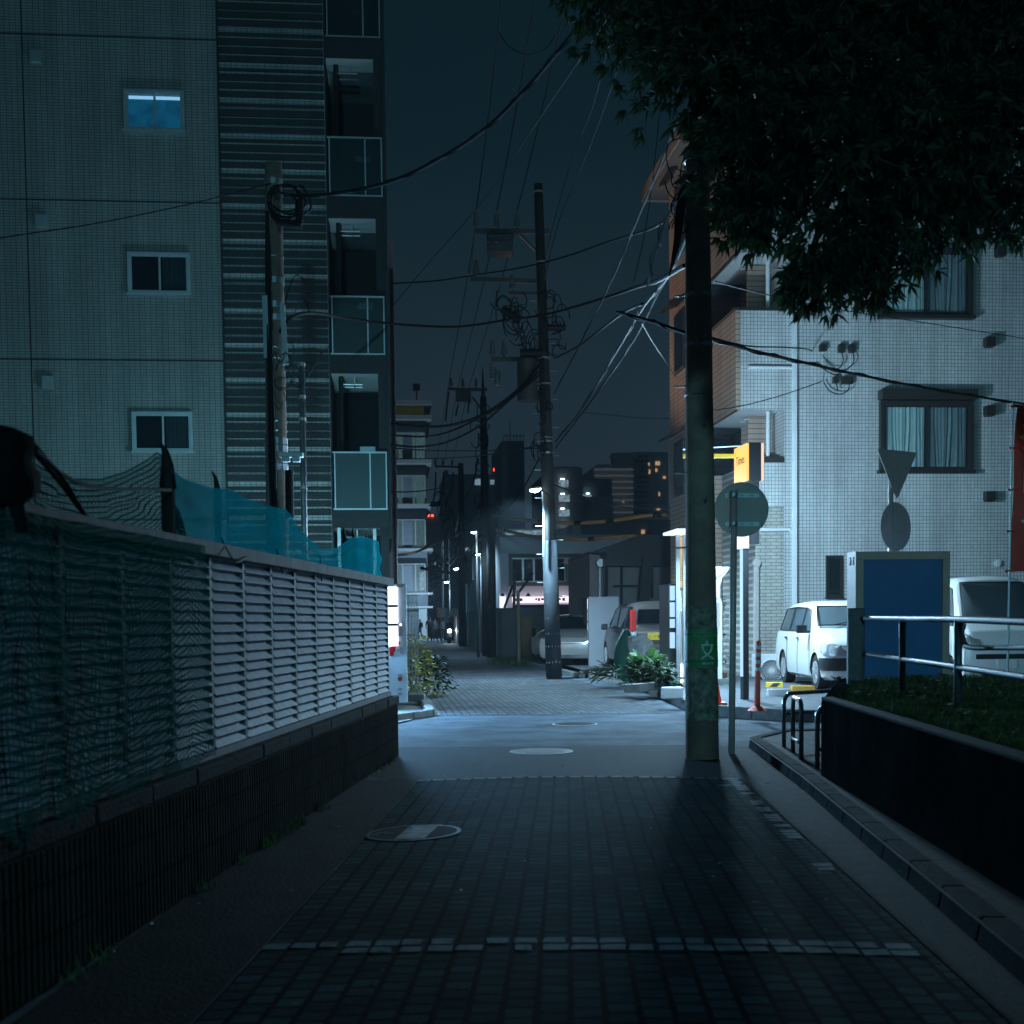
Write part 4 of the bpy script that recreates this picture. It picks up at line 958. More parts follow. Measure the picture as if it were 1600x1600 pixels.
base = P(1096, 1000, 18.7); base.z = .155; q3l = thing('added_kerb_lamp', 'short unseen lamp post added on the kerb behind the thick foreground pole', 'lamp post', base); lt = Vector((base.x, base.y, 2.85))  # unseen lamp added to light the van front and the crossing
b = MB(); b.tube([base, lt], .045, 10, .035); b.build('lamp_post', 'steel', q3l)
b = MB(); b.tube([lt, lt+Vector((0,0,.14))], .1, 14, .05); b.build('lamp_cap', 'dark', q3l)
b = MB(); b.tube([lt-Vector((0,0,.03)), lt-Vector((0,0,.001))], .08, 14); b.build('lamp_lens', 'e_lamp', q3l)
LIG['kerb'] = lamp('POINT', lt-Vector((0, 0, .14))-HF*.06, 520, COOL, .18, q3l)
b = MB(); b.obox(lt-Vector((0, 0, .02))-HF*.06+dsh*.15, dsh.cross(Vector((0,0,1)))*.17, dsh*.006, (0, 0, .24)); b.build('added_light_block', 'dark', q3l)  # second added plate, blocks this light towards the left building
# unseen flood lamp added behind the viewer as level fill light up the lane
fbp = X0*0.6+HF*(-24)
fl = thing('added_flood_lamp', 'unseen flood lamp added behind the viewer as fill light for the lane ahead', 'lamp post', (fbp.x, fbp.y, 0))
b = MB(); b.tube([fbp, fbp+Vector((0, 0, 3.9))], .06, 10); b.build('lamp_post', 'steel', fl)
b = MB(); b.obox(fbp+Vector((0, 0, 4.05)), X0*.18, HF*.06, (0, 0, .12)); b.build('lamp_housing', 'dark', fl)
b = MB(); b.obox(fbp+HF*.065+Vector((0, 0, 4.05)), X0*.15, HF*.003, (0, 0, .09)); b.build('lamp_lens', 'e_lamp', fl)
LIG['flood'] = lamp('SPOT', fbp+HF*.15+Vector((0, 0, 4.05)), 9500, (.17, .57, .74), .6, fl, R(56), X0*1.0+HF*24+Vector((0, 0, 4.0)))
LIG['flood'].data.spot_blend = .75
# ------------------------------------------------------------------ cables
def cable(label, pts, r, mat='rubber', twist=0, group='overhead cables', n=8):
    b = MB(); c_ = through([P(*q) for q in pts], n)
    b.tube(c_, r, 6)
    if twist:
        t2 = []
        for i, q in enumerate(through([P(*q) for q in pts], n*4)):
            t2.append(q+Vector((0, 0, 1))*math.sin(i*.23)*twist*.7+X0*math.cos(i*.23)*twist*.7)
        b.tube(t2, r*.45, 5)
    return tag(b.build('overhead_cable', mat), label, 'cable', group)
def hv(x0, y0, x1, D0, Hh):   # high line from the middle pole up over the camera
    out = []
    for k in range(5):
        t = k/4; D = D0+(13-D0)*t; px = x0+(x1-x0)*((1/D-1/D0)/(1/19.6-1/D0)); q = P(px, 0, D)
        py = CYP; z = Hh-1.2*4*t*(1-t)*.25
        a = P(px, 0, D); c_ = P(px, 900, D); f_ = (z-a.z)/(c_.z-a.z); out.append((px, 900*f_, D))
    return out
zA = P(744, 334, 30).z
cable('leftmost of three high lines rising from the middle pole to the photo top', hv(744, 334, 782, 30, zA), .013)
cable('middle one of three high lines rising from the middle pole to the photo top', hv(776, 334, 833, 30, zA), .013)
cable('rightmost of three high lines rising from the middle pole, nearest the tree', hv(808, 334, 881, 30, zA), .013)
cable('thin pale loop hanging between the high lines near the top of the photo', [(779, 50, 21.5), (795, 72, 21.5), (822, 85, 21.5), (852, 76, 21.5), (867, 56, 21.5)], .009, 'cable_grey')
cable('thick bundled cable climbing from the coiled pole at left to the tree at top', [(445, 306, 16.9), (520, 303, 16.3), (612, 283, 15.6), (690, 246, 15), (762, 198, 14.3), (830, 130, 13.7), (895, 52, 13), (960, -30, 12.4)], .022, 'cable_grey', .03)
cable('thin wire crossing from the glass balconies up to the tree', [(612, 480, 24), (675, 405, 22), (752, 318, 20), (800, 250, 18.5), (860, 160, 16.5), (935, 50, 14.5), (980, -20, 13.5)], .008)
cable('thin wire falling from the tree past the middle of the sky, left one', [(948, 80, 15), (925, 170, 17), (895, 245, 20), (870, 330, 24), (852, 400, 29.5)], .009, 'cable_grey')
cable('thin wire falling from the tree past the middle of the sky, right one', [(972, 85, 15), (940, 180, 17), (905, 270, 20), (872, 350, 25), (850, 440, 29.5)], .010, 'cable_grey')
cable('long pale cable from the thick foreground pole top to the middle pole, upper one', [(1062, 178, 12.5), (1030, 262, 14.2), (995, 345, 16.5), (955, 440, 19.5), (905, 540, 24), (866, 615, 29.8)], .014, 'cable_grey', .02)
cable('long pale cable from under the thick pole bracket to the middle pole, lower one', [(1098, 290, 12.3), (1068, 392, 13.6), (1030, 455, 15), (985, 540, 18), (925, 625, 23), (868, 700, 29.8)], .016, 'cable_grey', .02)
cable('loosely twisted cable bundle from the thick pole to the middle pole, lowest of the group', [(1072, 372, 12.5), (1045, 430, 13.6), (1005, 480, 15.3), (960, 555, 18.5), (908, 640, 24), (868, 690, 29.8)], .018, 'rubber', .035)
cable('frayed cable ending at the splice under the sky gap beside the brown siding', [(1066, 300, 12.6), (1040, 345, 13.2), (1022, 400, 13.8), (1012, 445, 14.5)], .016, 'cable_grey', .05)
cable('thin wire rising near the eave of the brown siding', [(1030, 180, 18), (1022, 260, 18), (1008, 360, 18), (990, 440, 18)], .006, 'cable_grey')
cable('heavy cable from the coiled left pole past the balconies, through the middle pole tangle', [(437, 520, 16.9), (455, 497, 17), (490, 489, 18), (560, 500, 21), (640, 508, 25), (720, 510, 28), (795, 499, 29.8)], .026)
cable('heavy cable from the middle pole tangle to the splice by the thick pole', [(795, 499, 29.8), (850, 492, 27), (930, 470, 22), (1000, 447, 18), (1025, 440, 14), (1070, 415, 12.5)], .024)
cable('cable sagging from the balconies to the brown siding above the crossarms', [(612, 443, 24), (680, 439, 25), (740, 430, 26), (810, 419, 26), (880, 402, 24), (950, 378, 21), (1010, 360, 18), (1040, 345, 16)], .017)
cable('thickest sagging cable climbing to the transformer from the left', [(612, 662, 24.5), (660, 667, 25), (705, 664, 26), (750, 650, 27), (790, 625, 28), (820, 598, 29), (850, 560, 29.6)], .032)
cable('second sagging cable under the thickest one at the transformer', [(612, 680, 24.5), (660, 682, 25), (700, 675, 26), (745, 655, 27), (790, 628, 28), (848, 575, 29.6)], .02)
cable('lowest of the three cables sagging towards the transformer', [(612, 695, 24.5), (655, 698, 25), (700, 690, 26), (748, 666, 27), (800, 622, 28), (850, 580, 29.6)], .022)
cable('cable rising from the transformer to the splice beside the thick pole', [(866, 560, 29.8), (905, 540, 24), (945, 510, 20), (975, 488, 17), (1003, 475, 15)], .018)
cable('straight thin cable level with the far pole crossarm', [(612, 700, 24.5), (680, 704, 27), (760, 704, 29), (846, 700, 30)], .014)
cable('slightly lower thin cable crossing behind the second pole', [(612, 717, 24.5), (690, 716, 27), (760, 711, 29), (848, 695, 30)], .012)
cable('low thin cable meeting the far dark pole', [(612, 769, 28), (660, 767, 40), (700, 761, 60)], .02)
cable('black wire from the middle pole across the far towers to the siding', [(866, 757, 30), (910, 775, 29), (955, 789, 28), (1000, 794, 27.5), (1047, 793, 27)], .014)
cable('short wire from the wire junction to the brown siding', [(912, 645, 22), (950, 648, 24), (1000, 653, 26), (1047, 654, 28)], .010)
cable('thin wire falling from the splice to the brown siding', [(1003, 505, 15.5), (1020, 535, 18), (1040, 565, 22), (1056, 590, 25)], .008)
cable('heavy twisted cable from behind the thick pole to the right photo edge', [(965, 488, 15), (1020, 503, 14), (1075, 522, 13), (1115, 530, 13), (1180, 549, 14.5), (1250, 565, 16.5), (1330, 583, 18.5), (1430, 603, 20.5), (1530, 620, 22.5), (1640, 637, 24.5)], .021, 'rubber', .035)
cable('thin wire branching off the heavy cable to the brackets on the white facade', [(1115, 529, 13), (1170, 541, 16), (1230, 543, 21), (1268, 548, dep(R3(1268, 548))-.1), (1274, 570, dep(R3(1274, 570))-.1)], .012)
cable('thin service wire rising from the balcony corner to the bracket on the facade', [(1116, 641, 24.5), (1160, 634, 24.6), (1220, 618, 24.8), (1284, 596, dep(R3(1284, 597))-.05)], .010)
cable('thin straight wire crossing the facade above the middle window', [(1118, 440, 13), (1205, 462, 15), (1320, 485, 18), (1450, 505, 21), (1640, 535, 25)], .007)
cable('long thin wire from the left edge rising to the coiled pole', [(-60, 388, 14), (0, 372, 14.3), (150, 349, 15), (300, 318, 16), (424, 286, 16.9)], .008, 'cable_grey')
for lab, pts in (('pale clipped cable hanging from the second pole, long S shaped one', [(745, 722, 50.6), (742, 745, 52), (733, 768, 56), (721, 786, 61), (716, 810, 64), (712, 830, 98)]),
                 ('pale clipped double cable curving down from the second pole', [(750, 786, 50.6), (742, 808, 54), (730, 826, 59), (718, 834, 63), (712, 838, 98)]),
                 ('pale clipped cable falling along the lamp lit pole', [(718, 834, 62), (714, 855, 63), (707, 870, 65), (699, 880, 99.5)]),
                 ('lit clipped cable from the lamp arm to the far lamps', [(751, 835, 50.5), (740, 850, 54), (725, 866, 60), (713, 872, 64), (702, 886, 99.5)]),
                 ('short lit cable end below the lamp arm', [(750, 845, 50.5), (742, 862, 54), (733, 875, 58), (725, 882, 60)]),
                 ('thick pale cable curving to the middle pole above the awning roof', [(775, 808, 51), (790, 798, 47), (808, 776, 41), (825, 750, 35), (843, 715, 30.2)])):
    cable(lab, pts, .035 if 'thick' not in lab else .022, 'cable_grey', .05 if 'clipped' in lab else 0)
for x0, x1, lab in ((681, 679, 'left'), (693, 688, 'middle'), (706, 699, 'right')):
    cable('pale dropper wire under the far crossarm, %s one of three' % lab, [(x0+(2 if lab == 'right' else 0), 738, 72), (x0-1, 765, 71), (x1-3, 786, 70), (x1-8, 790, 69)], .04, 'cable_grey', .03)
for x0, x1, lab in ((700, 682, 'left'), (716, 694, 'middle'), (733, 707, 'right')):
    cable('thin line running on from the second pole to the far crossarm, %s one of three' % lab, [(x0, 606, 51), ((x0+x1)/2, 660, 60), (x1, 727, 72.5)], .012, 'cable_grey')
for x0, x1, lab in ((744, 700, 'left'), (776, 716, 'middle'), (808, 733, 'right')):
    cable('high line from the middle pole down to the second pole, %s one of three' % lab, [(x0, 345, 30), (x0*.62+x1*.38, 452, 35.5), (x1, 604, 51)], .013)
def guard(label, pts, r, joins):
    b = MB(); c_ = through([P(*q) for q in pts], 8); b.tube(c_, r, 10)
    o = b.build('cable_guard', 'cover_orange'); tag(o, label, 'cable guard', 'orange sleeves on the low cables')
    b = MB()
    for f_ in joins:
        i = int(f_*(len(c_)-2)); d = (c_[i+1]-c_[i]).normalized(); b.tube([c_[i]-d*.12, c_[i]+d*.12], r*1.15, 10)
    b.build('join_sleeve', 'rubber', o)
guard('orange sleeved cable crossing above the white shop, upper one', [(770, 806, 44), (820, 813, 40), (858, 816, 37), (910, 817, 36), (960, 813, 35.5), (1010, 806, 35), (1047, 805, 35)], .055, (.28, .5, .66, .93))
guard('orange sleeved cable crossing above the white shop, lower one', [(790, 829, 44), (820, 836, 41), (860, 842, 38), (925, 842, 36.5), (960, 839, 36), (993, 837, 36)], .055, (.02, .62))
guard('short orange sleeved cable crossing in front of the balconied far building', [(616, 868, 45), (645, 864, 50), (672, 853, 55), (700, 838, 60)], .05, (.98,))
guard('low orange sleeved cable left of the far lamp', [(660, 888, 62), (680, 892, 64), (703, 895, 66)], .07, (.02, .97))
# ------------------------------------------------------------------ vending machine on the left
Dv = 19.6
def VP3(px, py): return PY(px, py, YV)
YV = P(612, 1000, Dv).y
x1 = VP3(636, 1000).x; x0 = x1-1.0; z0 = VP3(636, 1098).z; z1 = VP3(636, 912).z
vm = thing('vending_machine', 'brightly lit white drinks vending machine at the corner past the end of the fence', 'vending machine', ((x0+x1)/2, YV, 0))
b = MB(); b.box(x0, x1, YV, YV+.72, max(.08, z0), z1); b.build('cabinet', 'white', vm, bevel=.02)
xm = VP3(622, 1000).x
b = MB(); b.box(x0+.05, xm, YV-.03, YV-.004, VP3(620, 1045).z+.35, z1-.05); b.build('display', 'e_vend', vm)
b = MB()
for k, py in enumerate((947, 976)):
    z = VP3(620, py).z; b.box(x0+.06, xm-.0, YV-.045, YV-.031, z-.02, z+.02)
b.build('shelf', 'blackplastic', vm)
b = MB(); c_ = VP3(625, 984); b.box(c_.x-.03, c_.x+.03, YV-.02, YV-.003, c_.z-.1, c_.z+.1); b.build('coin_slot', 'signback', vm)
b = MB(); c_ = VP3(626, 976); b.cyl((c_.x, YV-.03, c_.z), (c_.x, YV-.004, c_.z), .018, 12); b.build('indicator_light', 'e_vend', vm)
for px, py, r in ((617, 1007, .045), (622, 1005, .03), (613, 1015, .05), (612, 1022, .035), (625, 1061, .035)): b = MB(); c_ = VP3(px, py); b.cyl((c_.x, YV-.008, c_.z), (c_.x, YV-.002, c_.z), r, 18); b.build('printed_mark', 'red', vm)
b = MB(); c_ = VP3(625, 916); b.box(c_.x-.05, c_.x+.05, YV-.008, YV-.002, c_.z-.012, c_.z+.02); b.build('printed_mark', 'red', vm)
b = MB()
for px, py, w_, h_ in ((627, 1016, .02, .05), (622, 1016, .012, .02), (625, 1056, .03, .03), (625, 1077, .03, .02), (625, 1084, .03, .02), (625, 917, .035, .01)):
    c_ = VP3(px, py); b.box(c_.x-w_, c_.x+w_, YV-.006, YV-.001, c_.z-h_, c_.z+h_)
b.build('button_panel', 'signback', vm)
LIG['vend'] = lamp('AREA', ((x0+x1)/2, YV-.06, 1.35), 520, (.24, .55, 1), .1, vm); LIG['vend'].data.size = .9; LIG['vend'].rotation_euler = (R(-90), 0, R(0))
LIG['vend'].rotation_euler = Vector((.25, -1, -.05)).to_track_quat('-Z', 'Y').to_euler()
# lattice and shrub beside it
YT = YV+1.6
tl_ = thing('lattice_fence', 'tall thin metal lattice beside the vending machine', 'fence', PY(642, 1085, YT))
b = MB(); a_ = PY(631, 1085, YT); c_ = PY(650, 930, YT+.6); 
for k in range(6):
    x = a_.x+(c_.x-a_.x)*k/5; b.box(x-.008, x+.008, YT-.008, YT+.008, .05, c_.z)
nz = 16
for k in range(nz): z = .1+(c_.z-.12)*k/(nz-1); b.box(a_.x, c_.x, YT-.012, YT-.004, z-.006, z+.006)
b.build('wire_grid', 'cream', tl_)
def leafplant(name, label, cat, c, n, R_, hh, lm, ll, lw, rg, up=.6, stems=6, group=None):
    t = thing(name, label, cat, c, group); b = MB(); s = MB(); c = Vector(c)
    for _ in range(stems):
        q = c+Vector((rg.uniform(-1, 1), rg.uniform(-1, 1), 0))*R_*.3; e_ = c+Vector((rg.uniform(-1, 1)*R_, rg.uniform(-1, 1)*R_, hh*rg.uniform(.5, .95))); s.tube(through([q, q.lerp(e_, .5)+Vector((0, 0, hh*.12)), e_], 4), .008, 5, .003)
    for _ in range(n):
        th = rg.uniform(0, 6.28); rr_ = R_*rg.random()**.6; z = hh*rg.uniform(.1, 1); q = c+Vector((math.cos(th)*rr_*(1.1-z/hh*.5), math.sin(th)*rr_*(1.1-z/hh*.5), z))
        d = Vector((math.cos(th)+rg.uniform(-.6, .6), math.sin(th)+rg.uniform(-.6, .6), rg.uniform(-.4, up))).normalized()*ll*rg.uniform(.6, 1.2)
        sd = d.cross(Vector((rg.uniform(-.5, .5), rg.uniform(-.5, .5), 1))).normalized()*lw*rg.uniform(.7, 1.2)
        dr = Vector((0, 0, -.18*ll)); b.add([q, q+d*.35+sd+Vector((0, 0, .004)), q+d*.75+sd*.8+dr*.3, q+d+dr, q+d*.75-sd*.8+dr*.3, q+d*.35-sd, q+d*.5-Vector((0,0,.01))], [(0,1,6),(1,2,6),(2,3,6),(3,4,6),(4,5,6),(5,0,6)])
    b.build('foliage', lm, t); s.build('stem', 'bark', t); return t
rg = random.Random(2)
q = PY(641, 1060, YT+.45); q.z = 0
leafplant('yellow_shrub', 'yellow leaved shrub glowing behind the lattice beside the vending machine', 'shrub', q, 500, .45, 1.15, 'leaf_yellow', .13, .03, rg)
q = PY(668, 1075, YT+2.5); q.z = 0
leafplant('dark_shrub', 'low dark bush spilling towards the street past the lattice', 'shrub', q, 600, .5, .75, 'leaf', .12, .03, rg)
b = MB(); q = G(645, 1102); b.obox((q.x-.15, q.y, .13), X0*.35, HF*.15, (0, 0, .06)); tag(b.build('concrete_block', 'concrete', bevel=.02), 'low concrete block at the foot of the vending machine', 'block')
b = MB(); a_ = G(648, 1070); c_ = G(672, 1075); b.beam((a_.x, a_.y, .13), (c_.x, c_.y, .13), .12, .03); tag(b.build('loose_board', 'concrete', bevel=.005), 'thin pale board lying on the kerb beside the dark bush', 'board')
# ------------------------------------------------------------------ right kiosk behind the big pole
Dk = 23.2; YK = P(1060, 1000, Dk).y
def K3(px, py): return PY(px, py, YK)
kt = thing('vending_machine', 'narrow drinks machine with glowing stacked panels left of the thick pole', 'vending machine', K3(1052, 1088))
a_ = K3(1047.5, 1085); c_ = K3(1057, 912)
b = MB(); b.box(a_.x, c_.x+.02, YK+.1, YK+.9, .12, c_.z); b.build('cabinet', 'blackplastic', kt)
for y0, y1 in ((915, 938), (941, 964), (967, 981), (988, 1013)):
    b = MB(); p0, p1 = K3(1048.5, y1), K3(1056, y0); b.box(p0.x, p1.x, YK+.08, YK+.1, p0.z, p1.z); b.build('lit_panel', 'e_vendR', kt)
kp = thing('lit_booth', 'tall booth with pale blue posts, glowing poster and white roof light beside the thick pole', 'booth', K3(1064, 1095))
b = MB()
for x in (1058.5, 1069.5): b = MB(); p0 = K3(x, 1095); zt = K3(x, 836).z; b.box(p0.x-.035, p0.x+.035, YK-.1, YK-.03, .12, zt); b.build('frame_post', 'alu', kp)
b = MB(); p0, p1 = K3(1047, 836), K3(1100, 829); b.box(p0.x, p1.x, YK-.5, YK+.6, p1.z-.05, p1.z); b.build('roof_light', 'e_white', kp)
b = MB(); p0, p1 = K3(1060, 918), K3(1074, 838); b.box(p0.x, p1.x+.3, YK+.0, YK+.03, p0.z, p1.z); b.build('poster', 'e_poster', kp)
b = MB()
for x, w_ in ((1063, .006), (1066, .006)):
    for k in range(7): q = K3(x, 889+k*3); b.box(q.x-.012, q.x+.012, YK-.006, YK-.001, q.z-.006, q.z+.008)
b.build('poster_text', 'blackplastic', kp)
b = MB(); p0, p1 = K3(1059.5, 1070), K3(1074, 920); b.box(p0.x, p1.x+.3, YK+.05, YK+.5, .12, p1.z-.02); b.build('cabinet', 'white', kp)
b = MB(); p0, p1 = K3(1060.5, 1067), K3(1068.5, 1038); b.box(p0.x, p1.x, YK+.03, YK+.049, p0.z, p1.z); p0, p1 = K3(1065.5, 955), K3(1067, 922); b.build('lower_panel', 'e_vend', kp)
b = MB(); p0, p1 = K3(1062.5, 956), K3(1066, 938); b.box(p0.x, p1.x, YK-.02, YK+.049, p0.z, p1.z); 
for x in (1061.5, 1063.5, 1066): q = K3(x, 960); b.tube([(q.x, YK+.02, q.z), (q.x+.01, YK, q.z-.8)], .012, 6)
b.build('handset', 'signback', kp)
LIG['booth'] = lamp('AREA', (K3(1066, 900).x, YK-.55, 1.7), 110, (.36, .66, 1), .1, kp); LIG['booth'].data.size = .7
LIG['booth'].rotation_euler = Vector((-.5, -1, -.3)).to_track_quat('-Z', 'Y').to_euler()
# curved charging column at the other side of the pole
cc = thing('lit_column', 'white column with a flaring curved canopy at the right side of the thick pole', 'column', K3(1125, 1075))
YC = YK+.3
def C3(px, py): q = PY(px, py, YC); return q
b = MB(); pts = [(1095, 885), (1141, 886), (1137, 893), (1129, 903), (1126, 915), (1125.5, 934), (1129, 942), (1129, 1072), (1095, 1072)]
b.prism([C3(*q) for q in pts], (0, .45, 0)); b.build('column_body', 'white', cc, bevel=.015)
b = MB(); b.prism([C3(x, y)-Vector((0, .006, 0)) for x, y in ((1112, 889), (1136, 889), (1127, 898), (1117, 903), (1112, 906))], (0, -.01, 0)); b.prism([C3(x, y)-Vector((0, .006, 0)) for x, y in ((1112, 910), (1124, 910), (1123, 934), (1112, 934))], (0, -.01, 0)); b.build('lit_face', 'e_white', cc)
b = MB(); b.prism([C3(x, y)-Vector((0, .006, 0)) for x, y in ((1112, 942), (1124, 942), (1124, 978), (1119, 988), (1112, 988))], (0, -.012, 0)); b.build('screen_panel', 'signback', cc)
b = MB(); q = C3(1130, 1082); b.obox((q.x, YC+.1, .19), (.2, 0, 0), (0, .2, 0), (0, 0, .075)); b.build('foot_block', 'kerb', cc)
q = K3(1140, 1050); q.y = YK+.9; q.z = .15
leafplant('dry_plant', 'sparse dry climbing plant behind the round sign pole', 'plant', (q.x, q.y, .3), 260, .28, 1.5, 'leaf', .07, .018, rg)
b = MB(); b.tube([(q.x, q.y-.2, .11), (q.x, q.y-.2, .36)], .1, 16, .14); tag(b.build('flower_pot', 'pot'), 'brown plant pot behind the round sign pole', 'pot')
# ------------------------------------------------------------------ projecting sign tower
Yt = G(1164, 1098, .11).y
def T3(px, py, dy=0): return PY(px, py, Yt+dy)
sg = thing('projecting_sign', 'tall dark sign post carrying a glowing yellow box sign beside the balconies', 'sign', T3(1164, 1098))
p0, p1 = T3(1158.5, 1098), T3(1166.5, 750)
b = MB(); b.box(p0.x+.03, p1.x+.03, Yt, Yt+.16, .11, T3(1164, 842).z); b.build('post', 'darkwall', sg)
b = MB(); b.box(p0.x+.014, p0.x+.027, Yt, Yt+.12, .5, T3(1164, 842).z); b.build('light_strip', 'e_vendR', sg)
b = MB(); a_, c_ = T3(1160, 857), T3(1172, 835); b.box(a_.x-.06, c_.x-.02, Yt-.02, Yt+.2, a_.z, c_.z); b.build('small_light_box', 'e_white', sg)
b = MB(); a_, c_ = T3(1169, 850), T3(1186, 700); b.box(a_.x, c_.x, Yt-.01, Yt+.16, a_.z, c_.z); b.build('sign_spine', 'darkwall', sg)
a_, c_ = T3(1168.5, 752), T3(1187.5, 692)
b = MB(); b.box(a_.x-.0, c_.x-.0, Yt-.06, Yt+.45, a_.z, c_.z); b.build('sign_box', 'darkwall', sg)
b = MB(); b.box(a_.x-.035, a_.x-.001, Yt-.06, Yt+.62, a_.z+.01, c_.z-.01); yf = b.build('sign_face', 'e_yellow', sg)
b = MB(); b.box(c_.x+.001, c_.x+.04, Yt-.065, Yt+.6, a_.z+.01, c_.z-.01); b.build('sign_face', 'e_peach', sg)
text('Times', .19, 'blackplastic', 'lettering', yf, (a_.x-.037, Yt+.28, (a_.z*.4+c_.z*.6)), (0, -1, 0), (0, 0, 1), .001)
b = MB(); q0 = T3(1110, 706); q1 = T3(1168, 706); b.box(q0.x-.3, q1.x-.04, Yt+.46, Yt+.5, q1.z-.03, q1.z+.03); b.build('support_arm', 'yellow', sg)
b = MB(); b.tube([(q0.x-.3, Yt+.48, q1.z+.1), (a_.x, Yt+.3, c_.z-.0)], .012, 6); b.build('stay_wire', 'alu', sg)
# ------------------------------------------------------------------ round sign seen from behind
q = G(1143, 1178); Ds = dep(q)
rs = thing('road_sign', 'large round road sign seen from behind on a pale pole beside the thick concrete pole', 'road sign', q)
zt = P(1147, 768, Ds).z; top = P(1147, 768, Ds)
b = MB(); b.tube([q, top], .034, 16); b.tube([top, top+Vector((0, 0, .012))], .036, 16); b.build('pole', 'steel_paint', rs, smooth=True)
c_ = P(1160.5, 795, Ds)+HF*.07
b = MB(); b.cyl(c_, c_+HF*.012, .268, 48); b.build('sign_disc', 'signback', rs)
b = MB(); b.tube([c_+HF*.006+X0*math.cos(a)*.268+Vector((0, 0, 1))*math.sin(a)*.268 for a in [2*math.pi*k/48 for k in range(49)]], .006, 6); b.build('sign_rim', 'steel', rs)
b = MB()
for py in (773.5, 818.5):
    b = MB(); a_ = P(1134, py, Ds)+HF*.055; d_ = P(1188, py, Ds)+HF*.055; b.beam(a_, d_, .02, .045); b.tube([P(1146.5, py, Ds)-Vector((0,0,.02)), P(1146.5, py, Ds)+Vector((0,0,.02))], .042, 12); b.build('mounting_bar', 'steel', rs)
b = MB()
for py in (773.5, 818.5):
    for px in (1159, 1162, 1174, 1177): s_ = P(px, py, Ds)+HF*.044; b.obox(s_, X0*.004, HF*.002, (0, 0, .009))
    s_ = P(1147, py+3, Ds)-HF*.04; b.obox(s_, X0*.012, HF*.01, (0, 0, .01))
b.build('bolt', 'blackplastic', rs)
# inverted triangle and round sign behind the blue board
Ds2 = 16.6
q = P(1391, 1000, Ds2); q.z = 0; top = P(1392.5, 703, Ds2); top.x, top.y = q.x, q.y
r2s = thing('road_sign', 'grey post behind the blue board with a triangular and a round sign seen from behind', 'road sign', q)
b = MB(); b.tube([q, top], .033, 14); b.build('pole', 'steel_paint', r2s, smooth=True)
ya = R(-38); sx = Vector((math.cos(ya), math.sin(ya)*-1, 0)); sx = Vector((math.cos(R(29)), math.sin(R(29)), 0)); sn = Vector((-sx.y, sx.x, 0))
def plate(name, pts, mat, th=.012): b = MB(); b.prism(pts, sn*th); return b.build(name, mat, r2s, bevel=.003)
c_ = P(1404, 735, Ds2)+sn*.02; W_ = .355
tri = []
for (u, v) in ((-.43, .30), (.43, .30), (0, -.42)):
    for k in range(5):
        pass
def rtri():
    V_ = [Vector((-.43, .30)), Vector((0, -.44)), Vector((.43, .30))]; out = []
    for i in range(3):
        p_ = V_[i]; a = V_[i-1]; c2 = V_[(i+1) % 3]; s0 = p_+(a-p_).normalized()*.07; s1 = p_+(c2-p_).normalized()*.07
        for k in range(6): t = k/5; out.append(s0*(1-t)**2+p_*2*t*(1-t)+s1*t*t)
    return out
plate('triangle_plate', [c_+sx*p_.x*.92+Vector((0, 0, p_.y*.86)) for p_ in rtri()], 'signback')
c_ = P(1402, 823, Ds2)+sn*.02
plate('round_plate', [c_+sx*math.cos(2*math.pi*k/36)*.30+Vector((0, 0, .315*math.sin(2*math.pi*k/36))) for k in range(36)], 'signback')
b = MB()
for cy, hw in ((711, .2), (745, .09), (797, .16), (842, .16)):
    b = MB(); c2 = P(1400, cy, Ds2); c2.x, c2.y = q.x, q.y; c2 = c2+sn*.0+sx*.05; b.obox(c2-sn*.003, sx*hw, sn*.01, (0, 0, .018)); b.build('mounting_bar', 'steel', r2s)
# ------------------------------------------------------------------ blue board
Yb = P(1400, 960, 15.6).y
def B3(px, py, dy=0): return PY(px, py, Yb+dy)
a_, c_ = B3(1338, 1066), B3(1485, 861)
bb_ = thing('notice_board', 'large blank blue notice board in a cream frame standing behind the railing', 'notice board', (a_.x, Yb, 0))
b = MB(); fr = .1
b.box(a_.x, c_.x, Yb, Yb+.28, c_.z-fr, c_.z); b.box(a_.x, c_.x, Yb, Yb+.28, a_.z, a_.z+fr*.5); b.box(a_.x, a_.x+fr*.9, Yb, Yb+.28, a_.z+fr*.5, c_.z-fr); b.box(c_.x-fr*.9, c_.x, Yb, Yb+.28, a_.z+fr*.5, c_.z-fr)
b.build('frame', 'cream', bb_, bevel=.006)
b = MB(); b.box(a_.x+.09, c_.x-.09, Yb+.05, Yb+.07, a_.z+.05, c_.z-.1); b.build('blue_panel', 'blueboard', bb_)
b = MB(); b.box(a_.x-.012, a_.x-.001, Yb-.004, Yb+.284, a_.z-.02, c_.z+.004); b.build('side_cover', 'signback', bb_)
b = MB(); 
for x in (a_.x+.06, c_.x-.14): b = MB(); b.box(x, x+.08, Yb+.1, Yb+.18, 0, a_.z-.001); b.build('leg', 'cream', bb_)
b = MB()
for k in (0, 1): b.box(a_.x-.02, a_.x-.013, Yb+.06+k*.1, Yb+.12+k*.1, c_.z-.16, c_.z-.06)
b.build('hinge', 'blackplastic', bb_)
